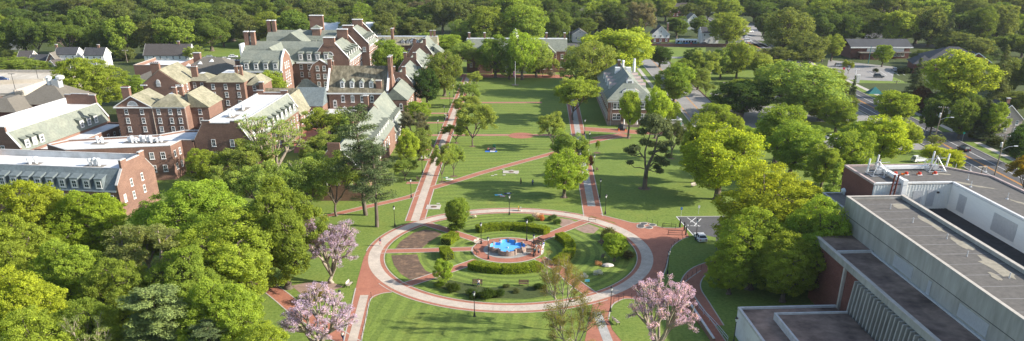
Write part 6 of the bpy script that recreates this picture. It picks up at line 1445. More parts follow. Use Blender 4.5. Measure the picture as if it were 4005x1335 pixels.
for x, y, yt, l in ((60, 351, 290, 'slim black light pole on the parking deck, left one'), (150, 312, 264, 'slim black light pole on the parking deck, right one')):
    p = G(x, y, 6); h = height_at(p, yt)-6; t = empty('deck_light', p, 0, l, 'light pole'); m = MB(); m.lathe([(.12, 0), (.08, h)], (0, 0, 0), 'black_iron', 6); m.obj('pole', t); m = MB(); m.box(-1.2, 1.2, -.2, .2, h, h+.15, 'black_iron'); m.obj('lamp_head', t)
# signs, bins and small things
def post_sign(px, py, w, h, z, mat, label, post='metal_grey', sym=None):
    t = empty('sign', G(px, py), 0, label, 'sign'); m = MB(); m.tube((0, 0, 0), (0, 0, z+h), .04, .04, post, 6); m.obj('post', t); m = MB(); m.box(-w/2, w/2, -.07, -.045, z, z+h, mat); m.obj('panel', t)
    if sym: m = MB(); m.lathe([(.06, 0), (.06, .02)], (0, 0, 0), 'road_white', 8); m.box(-.05, .05, -.10, .10, 0, .02, 'road_white'); o = m.obj('symbol', t); o.location = (0, -.075, z+h*.5); o.rotation_euler = (R(90), 0, 0)
post_sign(2663, 845, .45, .6, 1.5, 'sign_blue', 'blue accessible parking sign at the corner of the small car park', sym=1); post_sign(2731, 838, .45, .6, 1.5, 'metal_white', 'white parking sign right of the blue one at the small car park', sym=1)
post_sign(2296, 1110, .9, .5, .4, 'cloth_cyan', 'small slanted blue information panel below the white azaleas'); post_sign(3763, 552, .6, .6, 2.2, 'sign_green', 'small green street sign at the road junction'); post_sign(3614, 538, .5, .9, 2.4, 'black_iron', 'dark traffic sign seen from behind beside the main road'); post_sign(3299, 280, 1.2, 1.0, .8, 'flag_red', 'red and white sign board at the school car park'); post_sign(2730, 690, .4, .3, 1.2, 'sign_blue', 'low blue sign in the shade of the right trees')
t = empty('litter_bin', G(2659, 497), 0, 'bright green litter bin on the brick walk right of the hall', 'bin'); m = MB(); m.lathe([(.35, 0), (.42, 1.1), (.45, 1.15), (.45, 1.3), (.3, 1.4)], (0, 0, 0), 'sign_green', 10); m.obj('body', t)
m = MB(); m.box(-2.8, 2.8, -.2, .2, 0, 1.8, 'planter_pale'); m.box(-2.8, -2.4, .2, 3, 0, 1.8, 'planter_pale'); m.box(2.4, 2.8, .2, 3, 0, 1.8, 'planter_pale'); m.box(-2.95, 2.95, -.32, .32, 1.8, 2.0, 'membrane'); m.box(-2.95, -2.3, .32, 3.1, 1.8, 2.0, 'membrane'); m.box(2.3, 2.95, .32, 3.1, 1.8, 2.0, 'membrane'); o = m.obj('stair_wall'); o.location = G(2632, 492); tag(o, 'pale stone stair enclosure with white coping right of the hall', 'stair wall')
t = empty('sign_board', G(3353, 325), R(10), 'small grey booth like notice board beside the main road', 'notice board'); m = MB(); m.box(-.7, .7, -.3, .3, 0, 3.2, 'metal_grey'); m.box(-.8, .8, -.4, .4, 3.2, 3.4, 'metal_white'); m.obj('cabinet', t)
m = MB(); m.poly([(-3, -2, 0), (3, -2, 0), (0, 0, 2.6)], 'tarp_teal'); m.poly([(3, -2, 0), (3, 2, 0), (0, 0, 2.6)], 'tarp_teal'); m.poly([(3, 2, 0), (-3, 2, 0), (0, 0, 2.6)], 'tarp_teal'); m.poly([(-3, 2, 0), (-3, -2, 0), (0, 0, 2.6)], 'tarp_teal'); o = m.obj('tent'); o.location = G(3419, 365); tag(o, 'turquoise peaked tent beside the main road', 'tent')
for x, y in ((2420, 512), (2446, 513)): m = MB(); m.lathe([(.30, 0), (.30, .04), (.18, .05), (.04, .8)], (0, 0, 0), 'orange_plastic', 8); o = m.obj('traffic_cone'); o.location = G(x, y); tag(o, 'orange traffic cone at the left of the hall entrance' if x < 2430 else 'orange traffic cone at the right of the covered heap by the hall entrance', 'cone')
m = MB(); m.lathe([(1.6, 0), (1.5, .7), (1.0, 1.5), (.3, 1.9), (.05, 1.95)], (0, 0, 0), 'black_iron', 9, .7); o = m.obj('covered_heap'); o.location = G(2433, 509); tag(o, 'black covered heap beside the hall entrance', 'tarpaulin')
for x, y, c, l in ((2028, 824, 'yellow_paint', 'yellow marker board on the back rim of the circle'), (2037, 826, 'metal_white', 'white marker board on the back rim of the circle')): m = MB(); m.box(-.06, .06, -.25, .25, 0, .95, c); m.box(-.2, .2, -.05, .05, 0, .06, c); o = m.obj('marker_board'); o.location = G(x, y); o.location.z = .04; tag(o, l, 'marker')
m = MB(); m.ext([(-2.4, 0), (2.4, 0), (2.4, 1.6), (-2.4, 1.6)], 'y', -.12, .12, 'fence_brown'); fm = m.mesh('fence_panel')
e = empty('fence', G(2640, 183), 0, 'long dark brown fence below the bus road', 'fence')
for k in range(16): o = link('panel', fm, e); o.location = (-38+4.85*k, 0, 0)
# ------------------------------------------------------------------ vehicles
def car_meshes(suv=False):
    h = 1.72 if suv else 1.45; m = MB(); L = 2.35
    pr = [(-L, .32), (L, .32), (L+.02, .62), (L-.1, .80), (1.15, .95), (-1.9, 1.0), (-L+.02, .92), (-L-.02, .6)]
    m.ext(pr, 'y', -.90, .90, 'car_white'); body = m
    c = MB(); b0 = [(1.05, .94), (.35, h), (-1.35 if not suv else -1.9, h), (-2.0 if not suv else -2.2, .99)]
    yy = [.86, .66, .66, .86]
    for s in (1, -1): c.poly([(x, s*y, z) for (x, z), y in zip(b0, yy)], 'car_glass')
    c.poly([(b0[0][0], -.86, b0[0][1]), (b0[0][0], .86, b0[0][1]), (b0[1][0], .66, h), (b0[1][0], -.66, h)], 'car_glass')
    c.poly([(b0[3][0], .86, b0[3][1]), (b0[3][0], -.86, b0[3][1]), (b0[2][0], -.66, h), (b0[2][0], .66, h)], 'car_glass')
    r = MB(); r.ext([(b0[1][0]+.06, h-.03), (b0[2][0]-.06, h-.03), (b0[2][0], h+.05), (b0[1][0], h+.05)], 'y', -.69, .69, 'car_white')
    for s in (1, -1):
        for (x0, z0), (x1, z1) in zip(b0[:-1], b0[1:]):
            if abs(z0-z1) > .2: r.tube((x0, s*.86 if z0 < 1.1 else s*.66, z0), (x1, s*.86 if z1 < 1.1 else s*.66, z1), .05, .05, 'car_white', 4)
        r.tube((-.5, s*.875, .97), (-.5, s*.67, h), .05, .05, 'car_white', 4)
    w = MB(); w.tube((0, -.11, 0), (0, .11, 0), .33, .33, 'rubber', 14); w.tube((0, -.125, 0), (0, .125, 0), .19, .19, 'metal_grey', 10)
    lm = MB(); lm.box(-.06, .06, -.22, .22, -.08, .08, 'lamp_glass'); tm = MB(); tm.box(-.05, .05, -.16, .16, -.10, .10, 'flag_red')
    return body.mesh('body'), c.mesh('cabin_glass'), r.mesh('roof'), w.mesh('wheel'), lm.mesh('headlight'), tm.mesh('tail_light')
CM = {False: car_meshes(), True: car_meshes(True)}
def car(loc, a, col, label, suv=False, z=0, group='parked and passing cars'):
    b, c, r, w, hl, tl = CM[suv]; t = empty('car', (loc[0], loc[1], z+.02), R(a), label, 'car', group)
    for n, me in (('body', b), ('roof', r)): o = link(n, me, t); o.material_slots[0].link = 'OBJECT'; o.material_slots[0].material = M(col)
    link('window', c, t)
    for x in (1.45, -1.4):
        for y in (.82, -.82): o = link('wheel', w, t); o.location = (x, y, .33)
    for y in (.62, -.62): o = link('headlight', hl, t); o.location = (2.33, y, .66); o = link('tail_light', tl, t); o.location = (-2.36, y, .78)
for x, y, a, col, l, s in ((2738, 938, 95, 'car_white', 'white car in the small car park beside the lamp post', 0), (3768, 590, 92, 'car_black', 'black car driving on the right road', 1), (2722, 462, 92, 'car_blue', 'dark car parked at the left kerb of the pale road', 0), (2815, 425, 92, 'car_black', 'dark car under the round dark tree at the right kerb of the pale road', 1), (3284, 261, 4, 'car_silver', 'silver car in the school car park near the brick planter', 1), (3436, 304, -15, 'car_grey', 'grey car driving across the school car park', 1), (3498, 278, 80, 'car_silver', 'silver car parked beside the hip roofed school hall', 0),
    (882, 236, 8, 'car_white', 'white car in the left car park, nearer the chimneys', 0), (912, 226, 8, 'car_white', 'white car in the left car park right behind the other white one', 0), (825, 230, 10, 'car_grey', 'grey car at the far left of the left car park', 1), (793, 241, 40, 'car_black', 'black car beside the small tree in the left car park', 0), (795, 256, 40, 'car_blue', 'dark blue car second from the small tree in the left car park', 0), (880, 262, 5, 'car_blue', 'dark blue car at the near edge of the left car park', 1), (748, 274, 15, 'car_silver', 'silver car beside the white pediment near the left car park', 0), (240, 262, 8, 'car_white', 'white car parked in front of the left white house', 1), (275, 263, 8, 'car_white', 'white car on the right of the pair in front of the left white house', 0),
    (2520, 180, 3, 'car_white', 'white car far left on the bus road', 0), (2578, 179, 3, 'car_blue', 'blue car in front of the facing white house', 0), (2624, 180, 3, 'car_grey', 'grey car just left of the bus', 0), (2755, 176, 3, 'car_grey', 'grey car just right of the bus', 0), (2915, 142, 20, 'car_black', 'black car nearest the tall tree in the top right car park', 0), (2922, 149, 20, 'car_silver', 'silver car behind the black one in the top right car park', 0), (2933, 127, 20, 'car_white', 'white car farthest off in the top right car park', 0), (2925, 165, 10, 'car_white', 'white van like car at the near end of the top right car park', 1), (3393, 150, 3, 'car_white', 'white car behind the school roof', 0), (3400, 156, 3, 'car_black', 'black car close to the ridge of the school roof', 0), (3478, 147, 3, 'car_black', 'black car right of the dark trunk behind the school', 1),
    (3594, 633, 20, 'car_white', 'white car behind the right aerial frame of the library roof', 1), (3650, 592, 92, 'car_silver', 'silver car on the right road behind the bare bush', 0), (3258, 545, 5, 'car_white', 'white car under the yellow green trees in the middle car park', 0), (3115, 560, 60, 'car_blue', 'teal blue car glimpsed through the leafy right trees', 0), (3060, 500, 60, 'car_white', 'white car glimpsed through the leafy right trees', 0)):
    car(G(x, y), a, col, l, bool(s))
p = G(10, 316, 6); car(p, 5, 'car_blue', 'dark blue car on the parking deck at the left edge', False, 6)
p = G(2642, 176); t = empty('bus', (p.x, p.y-1.2, 0), R(1), 'white and teal city bus on the road behind the brown fence', 'bus')
m = MB(); m.box(0, 12.2, 0, 2.5, .35, 1.5, 'car_teal'); m.box(0, 12.2, 0, 2.5, 1.5, 2.85, 'car_white'); m.ext([(0.0, 2.85), (.3, 3.15), (2.2, 3.15), (2.5, 2.85)], 'x', 0, 12.2, 'metal_white'); m.obj('body', t)
for k in range(7): m = MB(); m.box(.7+1.6*k, 2.0+1.6*k, -.03, 0, 1.45, 2.5, 'car_glass'); m.obj('window', t)
m = MB(); m.box(12.2, 12.23, .2, 2.3, 1.3, 2.7, 'car_glass'); m.obj('windscreen', t)
for x0, x1, mt in ((1.4, 3.1, 'cloth_cyan'), (5.0, 6.6, 'sign_blue'), (8.2, 9.4, 'flag_red')): m = MB(); m.box(x0, x1, -.035, 0, .6, 1.35, mt); m.obj('side_panel', t)
for x in (2.4, 9.4):
    for y in (.1, 2.4): m = MB(); m.tube((x, y-.14, .48), (x, y+.14, .48), .48, .48, 'rubber', 14); m.obj('wheel', t)
m = MB(); m.box(2, 4.6, .5, 2.0, 3.15, 3.45, 'metal_white'); m.obj('roof_unit', t)
# ------------------------------------------------------------------ people
def skinned(name, pts, edges, rad, mat, parent, sub=1):
    me = bpy.data.meshes.new(name); me.from_pydata(pts, edges, []); o = bpy.data.objects.new(name, me); C.objects.link(o)
    md = o.modifiers.new('skin', 'SKIN')
    for v, r in zip(me.skin_vertices[0].data, rad): v.radius = (r, r)
    me.skin_vertices[0].data[0].use_root = True
    s = o.modifiers.new('sub', 'SUBSURF'); s.levels = s.render_levels = sub
    dg = bpy.context.evaluated_depsgraph_get(); dg.update(); m2 = bpy.data.meshes.new_from_object(o.evaluated_get(dg)); bpy.data.objects.remove(o); bpy.data.meshes.remove(me)
    m2.name = name; m2.materials.clear(); m2.materials.append(M(mat)); m2.polygons.foreach_set('use_smooth', [True]*len(m2.polygons)); return link(name, m2, parent)
def person(loc, a, label, shirt, trousers, hair='hair_dark', pose='stand', h=1.74, z=0.05, shorts=False):
    t = empty('person', (loc[0], loc[1], z), R(a), label, 'person'); k = h/1.74
    if pose == 'walk': Lh, Lk, La, Rk, Ra = .0, (-.10, .16, .50), (-.10, -.02, .08), (.10, .10, .50), (.10, -.32, .10)
    if pose in ('stand', 'walk'):
        hip = .92; dk = (.16, -.02) if pose == 'walk' else (.03, .03); da = (.30, -.28) if pose == 'walk' else (.02, .02)
        leg = [[(.10*s, 0, hip-.04), (.11*s, -dk[i], .50), (.11*s, -da[i], .09), (.11*s, -da[i]-.15, .04)] for i, s in enumerate((1, -1))]
        arm = [[(.19*s, .02, 1.42), (.25*s, .03+.10*q, 1.14), (.25*s, -.08+.16*q, .90), (.25*s, -.11+.2*q, .80)] for s, q in ((1, 1 if pose == 'walk' else 0), (-1, -1 if pose == 'walk' else 0))]
        tz = 0
    else:
        hip = .50 if pose == 'bench' else .12
        if pose == 'bench': leg = [[(.10*s, 0, hip), (.13*s, -.44, hip+.02), (.13*s, -.46, .09), (.13*s, -.62, .05)] for s in (1, -1)]
        else: leg = [[(.10*s, 0, hip), (.20*s, -.38, .36), (.14*s, -.72, .07), (.14*s, -.85, .09)] for s in (1, -1)]
        tz = hip-.92
        arm = [[(.19*s, .02, 1.42+tz), (.26*s, -.02, 1.14+tz), (.16*s, -.26, 1.02+tz), (.12*s, -.33, 1.0+tz)] for s in (1, -1)]
    V = [(0, .0, hip), (0, .02, 1.16+tz), (0, .02, 1.40+tz), (0, 0, 1.52+tz), (0, -.02, 1.62+tz), (0, -.02, 1.73+tz)]
    Rr = [.14, .13, .14, .055, .095, .075]; E_ = [(0, 1), (1, 2), (2, 3), (3, 4), (4, 5)]
    for L_ in leg: b = len(V); V += L_; Rr += [.09, .06, .045, .04]; E_ += [(0, b), (b, b+1), (b+1, b+2), (b+2, b+3)]
    for A_ in arm: b = len(V); V += A_; Rr += [.06, .045, .035, .03]; E_ += [(2, b), (b, b+1), (b+1, b+2), (b+2, b+3)]
    sc = lambda L: [tuple(c*k for c in p) for p in L]
    skinned('body', sc(V), E_, [r*k for r in Rr], 'skin', t)
    S = [(0, 0, hip-.02), (0, .02, 1.16+tz), (0, .02, 1.42+tz)]; Sr = [.165, .155, .165]; Se = [(0, 1), (1, 2)]
    for A_ in arm: b = len(S); q = A_[1]; S += [A_[0], tuple((x+y*1)/2 for x, y in zip(A_[0], q))]; Sr += [.075, .07]; Se += [(2, b), (b, b+1)]
    skinned('shirt', sc(S), Se, [r*k for r in Sr], shirt, t)
    T = [(0, 0, hip)]; Tr = [.17]; Te = []
    for L_ in leg:
        b = len(T)
        if shorts: T += [L_[0], L_[1]]; Tr += [.115, .09]; Te += [(0, b), (b, b+1)]
        else: T += L_[:3]; Tr += [.115, .085, .065]; Te += [(0, b), (b, b+1), (b+1, b+2)]
    skinned('trousers', sc(T), Te, [r*k for r in Tr], trousers, t)
    m = MB(); m.lathe([(.085, -.02), (.115, .04), (.11, .10), (.07, .145), (.01, .155)], (0, .005, (1.64+tz)*k), hair, 10); m.box(-.08, .08, .04, .11, (1.55+tz)*k, (1.66+tz)*k, hair); m.obj('hair', t, smooth=True); return t
def at(x, y): p = G(x, y); return (p.x, p.y)
person(at(1488, 963), 200, 'person in dark top and pink shorts walking on the left side of the circle', 'cloth_navy', 'cloth_pink', pose='walk', shorts=True)
person(at(2091, 1000), 20, 'person in teal top and black trousers standing by the lamp right of the fountain', 'cloth_teal', 'cloth_black')
person(at(2097, 985), 170, 'person in white shirt standing behind the one in teal right of the fountain', 'cloth_white', 'cloth_tan', 'hair_fair')
person(at(2107, 1001), -30, 'person in striped white top and black shorts standing right of the fountain', 'cloth_white', 'cloth_navy', shorts=True)
person(at(2117, 999), 60, 'person in pale tan clothes standing right of the fountain, nearest the grass', 'cloth_tan', 'cloth_white', 'hair_fair')
person(at(2120, 978), 250, 'person in navy shirt and white trousers by the right rim of the fountain plaza', 'cloth_navy', 'cloth_white')
person(at(2125, 975), 230, 'person in bright blue shirt by the right rim of the fountain plaza', 'cloth_blue', 'cloth_white')
person(at(2037, 722), 60, 'person in black clothes standing on the shaded mall lawn', 'cloth_black', 'cloth_black')
person(at(2083, 728), 200, 'person in blue shirt and dark trousers standing on the shaded mall lawn', 'cloth_blue', 'cloth_navy')
person(at(1729, 519), 10, 'person in black walking on the left mall walk just above the crossing', 'cloth_black', 'cloth_black', pose='walk')
person(at(1750, 472), 190, 'person in white shirt walking on the left mall walk, nearer of the pair', 'cloth_white', 'cloth_navy', pose='walk')
person(at(1752, 462), 190, 'person in grey shirt walking on the left mall walk, farther of the pair', 'cloth_tan', 'cloth_black', pose='walk')
person(at(1872, 1118), 0, 'person in white sitting on the left garden bench below the front hedge', 'cloth_white', 'cloth_navy', pose='bench', z=0.05)
person(at(1342, 1334), 170, 'person in white shirt walking up the brick walk at the bottom left', 'cloth_white', 'cloth_navy', pose='walk')
for x, y, s, tr, l in ((1909, 590, 'cloth_red', 'cloth_navy', 'person in red sitting at the left end of the picnic blanket'), (1915, 589, 'cloth_white', 'cloth_black', 'person in white sitting second from left on the picnic blanket'), (1921, 590, 'cloth_navy', 'cloth_tan', 'person in navy sitting in the middle of the picnic blanket'), (1931, 587, 'cloth_pink', 'cloth_white', 'person in pink sitting at the right end of the picnic blanket'), (1936, 590, 'cloth_white', 'cloth_tan', 'person in white sitting at the far right of the picnic blanket')): person(at(x, y), (x*37) % 360, l, s, tr, pose='sit', z=.08)
def blanket(x, y, w, d, mat, label, a=0):
    m = MB(); m.box(-w/2, w/2, -d/2, d/2, .012, .05, mat); m.box(-w*.1, w*.3, -d*.3, d*.2, .05, .14, 'cloth_white'); o = m.obj('blanket'); o.location = G(x, y); o.rotation_euler = (0, 0, R(a)); tag(o, label, 'blanket')
blanket(1921, 593, 3.6, 1.8, 'cloth_blue', 'blue and white picnic blanket under the group on the mall lawn'); blanket(1950, 763, 1.9, 1.0, 'cloth_cyan', 'cyan blanket left of the pair on the shaded lawn', 12); blanket(1966, 768, 1.3, .9, 'cloth_pink', 'pale pink blanket nearest the lamp on the shaded lawn', -10); blanket(1986, 758, 1.9, 1.1, 'cloth_navy', 'dark blue blanket right of the cyan one on the shaded lawn', 20); blanket(1745, 696, 1.6, .9, 'cloth_green', 'grey green blanket beside the slim young trees left of the mall lawn', 8); blanket(1758, 702, 1.9, .9, 'cloth_white', 'white blanket beside the slim young trees left of the mall lawn', -5)
m = MB(); m.lathe([(.5, .05), (.5, 1.2), (.25, 1.35), (.05, 1.4)], (0, 0, 0), 'cloth_green', 8); o = m.obj('beach_tent'); o.location = G(1933, 582); tag(o, 'small green shade behind the picnic group', 'shade tent')
# ------------------------------------------------------------------ trees: kind, crown centre x, crown top y, crown width (photo px), colour, label, height or base
GM = 'trees on the campus green'
for a in (
    # lower left mass
    ('near', 95, 690, 330, 'yg', 'big yellow green tree at the left edge in front of the blue slate hall', 17), ('near', 330, 735, 300, 'yg', 'yellow green tree right below the stepped brick gable at left', 15),
    ('near', 20, 850, 300, 'bg', 'bright green tree cut by the left edge, below the yellow green one', 15), ('near', 250, 930, 300, 'bg', 'mid height green tree between the yellow green one and the olive airy one', 14),
    ('olive', 545, 850, 420, 'ol', 'olive airy tree with pale twigs in the middle of the lower left trees', 16), ('near', 740, 690, 430, 'bg', 'tall bright green tree right of the stepped brick gable', 18),
    ('near', 870, 830, 400, 'bg', 'broad bright green tree in front of the tall one, left of the dark shaded maple', 17), ('near', 60, 1040, 330, 'yg', 'yellow green tree low on the left edge', 15), ('near', 300, 1170, 280, 'mg', 'shaded green tree left of the blue green pine at the bottom', 12),
    ('near', 120, 1210, 330, 'bg', 'bright green tree in the bottom left corner', 12), ('lacy', 330, 1230, 200, 'ol', 'pale twiggy tree at the bottom left beside the pine', 11), ('bluepine', 590, 1130, 420, 'bp', 'blue green pine at the bottom left', 14),
    ('near', 850, 1080, 340, 'bg', 'bright green tree at the bottom, right of the blue green pine', 15), ('near', 1010, 1260, 260, 'bg', 'bright green tree at the bottom edge left of the lilac blossom', 11), ('bluepine', 800, 1260, 240, 'pg', 'dark pine at the bottom edge between two bright trees', 10), ('near', 690, 960, 300, 'mg', 'green tree filling the middle behind the blue green pine', 15),
    ('near', 430, 1010, 280, 'mg', 'shaded tree under the olive airy one', 13)):
    tree(*a[:6], h=a[6], group='trees at the lower left')
tree('near', 1110, 700, 330, 'mg', 'dense fresh green maple left of the upper lilac blossom tree', base=(1128, 1128))
tree('airy', 1005, 640, 210, 'lg', 'green tree behind the maple, above the bright green mass', h=14)
tree('airy', 1310, 610, 260, 'lg', 'spreading olive green tree left of the two pines', base=(1316, 846)); tree('airy', 1180, 660, 170, 'lg', 'thin pale green tree left of the spreading olive one', h=12)
tree('pine', 1440, 412, 280, 'pg', 'tall pine with bare lower trunk in front of the long hall, left of its neighbour', base=(1431, 842)); tree('pine', 1500, 560, 250, 'pg', 'dark pine with a straight bare trunk, right one of the pair', base=(1474, 888))
tree('lacy', 1050, 455, 270, 'lg', 'tall sparse tree with bare limbs in front of the white roofed hall', h=17); tree('full', 790, 575, 150, 'bg', 'bright green small tree at the corner of the white roofed hall', h=11); tree('airy', 945, 560, 190, 'lg', 'olive small tree against the brick front of the white roofed hall', h=12); tree('airy', 880, 660, 180, 'lg', 'thin olive tree just above the bright green mass', h=11); tree('lacy', 1120, 640, 200, 'lg', 'pale twiggy tree below the tall sparse one', h=11)
tree('airy', 1280, 425, 190, 'fy', 'yellow green loose tree beside the courtyard', h=13); tree('airy', 1230, 560, 130, 'lg', 'light green tree in the courtyard left of the pine', h=9); tree('airy', 1375, 455, 120, 'lg', 'olive loose tree behind the left pine', h=12); tree('full', 1225, 600, 130, 'mg', 'mid green tree low in the courtyard', h=9); tree('airy', 1290, 520, 170, 'lg', 'pale green tree in front of the courtyard trees', h=11)
tree('airy', 1580, 620, 110, 'og', 'small loose olive tree right of the long hall', h=6); 
tree('blossom', 1335, 850, 285, 'li', 'upper lilac blossom tree left of the circle', base=(1300, 1105), cat='flowering tree'); tree('blossom', 1255, 1145, 310, 'li', 'lower lilac blossom tree at the bottom left of the walk', base=(1248, 1375), cat='flowering tree'); tree('blossom', 2605, 1085, 265, 'li', 'lilac blossom tree at the lower right in the shade', base=(2560, 1400), cat='flowering tree')
tree('twiggy', 2195, 985, 210, 'tw', 'thin half bare tree reaching up over the front hedge', base=(2195, 1290)); tree('twiggy', 2235, 1175, 275, 'tw', 'half bare budding tree at the bottom centre', base=(2235, 1420))
# green and circle
for a in (('magnolia', 1790, 767, 118, 'mg', 'round dark green magnolia at the rear left of the circle', (1790, 896)), ('full', 1735, 1008, 82, 'bg', 'small bright tree with white blossom below it, lower left of the circle', (1733, 1112)), ('magnolia', 2410, 905, 115, 'bg', 'bright green bushy tree in the right garden of the circle', (2402, 1022)),
          ('full', 2205, 580, 175, 'bg', 'bright young tree standing alone in front of the right mall walk', (2205, 772)), ('airy', 2232, 515, 150, 'lg', 'light green tree just behind the bright young tree', (2240, 733)), ('airy', 1845, 412, 160, 'lg', 'spreading light tree on the left of the mall lawn', (1848, 573)), ('airy', 2163, 450, 125, 'lg', 'spreading light tree on the right of the mall lawn', (2161, 586)),
          ('airy', 1727, 570, 85, 'lg', 'slim young tree by the left mall walk, left of its twin', (1729, 712)), ('airy', 1779, 570, 78, 'lg', 'slim young tree right of its twin, beside the white blanket', (1775, 690)), ('airy', 1785, 490, 105, 'lg', 'small pale tree just below the crossing path at left', (1783, 560)), ('airy', 1835, 325, 90, 'lg', 'slim light green tree at the left walk, middle one of a row', (1836, 420)), ('airy', 1820, 378, 105, 'lg', 'slim light green tree at the left walk, nearest of a row', (1818, 470)), ('airy', 1862, 285, 70, 'lg', 'slim light green tree at the left walk, farthest of a row', (1862, 345)),
          ('airy', 2190, 305, 195, 'fy', 'broad yellow green tree on the right of the mall lawn in front of the hall', (2240, 470)), ('airy', 2265, 312, 105, 'lg', 'light tree leaning over the right mall walk', (2240, 462)), ('full', 2308, 152, 205, 'lg', 'large pale green tree right of the mall, before the bigger one', (2300, 372)), ('mid', 2385, 92, 290, 'bg', 'largest bright green tree right of the mall behind the pale one', (2400, 330)),
          ('full', 1950, 128, 140, 'mg', 'tall tree in front of the mall hall, leftmost of the row', (1937, 304)), ('full', 1992, 215, 85, 'mg', 'low light tree in the row in front of the mall hall', (1992, 311)), ('full', 2045, 112, 140, 'bg', 'tall tree in the middle of the row in front of the mall hall', (2042, 312)), ('full', 2098, 145, 120, 'lg', 'tall light tree right of the middle in front of the mall hall', (2098, 303)), ('airy', 2125, 240, 60, 'lg', 'small tree at the right end of the row before the mall hall', (2122, 300)), ('airy', 2170, 230, 50, 'lg', 'small tree close to the right wing of the mall hall', (2168, 300)),
          ('full', 1752, 192, 150, 'og', 'round olive tree left of the far mall walk with dark short trunk', (1738, 376)), ('mid', 1665, 262, 115, 'dg', 'dark glossy magnolia in front of the near slate hall', (1670, 425)), ('mid', 1625, 388, 105, 'bg', 'fresh green tree below the dark magnolia', (1640, 490)), ('airy', 1625, 445, 105, 'gy', 'greyish olive small tree left of the crossing path', (1625, 560)), ('airy', 1862, 195, 105, 'og', 'brownish olive tree left of the row before the mall hall', (1868, 300)), ('airy', 1795, 165, 120, 'lg', 'light tree behind the round olive tree at the far left of the mall', (1800, 295)),
          ('oval', 2465, 342, 98, 'bg', 'slim fresh green tree left of its twin in front of the right hall', (2457, 541)), ('oval', 2578, 335, 108, 'bg', 'slim fresh green tree right of its twin in front of the right hall', (2562, 541)), ('bonsai', 2540, 440, 190, 'pg', 'old dark pine with flat needle pads on the right lawn', (2520, 738)), ('mid', 2622, 238, 160, 'mg', 'round green tree behind the right hall at the pale road', (2632, 420)), ('full', 2790, 395, 60, 'bg', 'thin tree behind the pale wall right of the hall', (2630, 478)), ('airy', 2335, 552, 20, 'mg', 'tiny young tree right of the right mall walk', (2335, 598)),
          ('airy', 2275, 600, 70, 'rb', 'thin reddish leaved tree over the right mall walk', (2285, 690)), ('airy', 2640, 470, 110, 'pg', 'dark airy tree behind the old pine', (2625, 620)),
          ('mid', 2820, 480, 330, 'yg', 'big bright yellow green tree right of the old pine', (2805, 780)), ('mid', 2725, 440, 160, 'mg', 'mid green tree behind the big yellow green one, at its left', (2725, 715)), ('full', 2870, 442, 75, 'mg', 'narrow pointed green tree behind the big yellow green one', (2868, 600))):
    tree(*a[:6], base=a[6], group=GM)
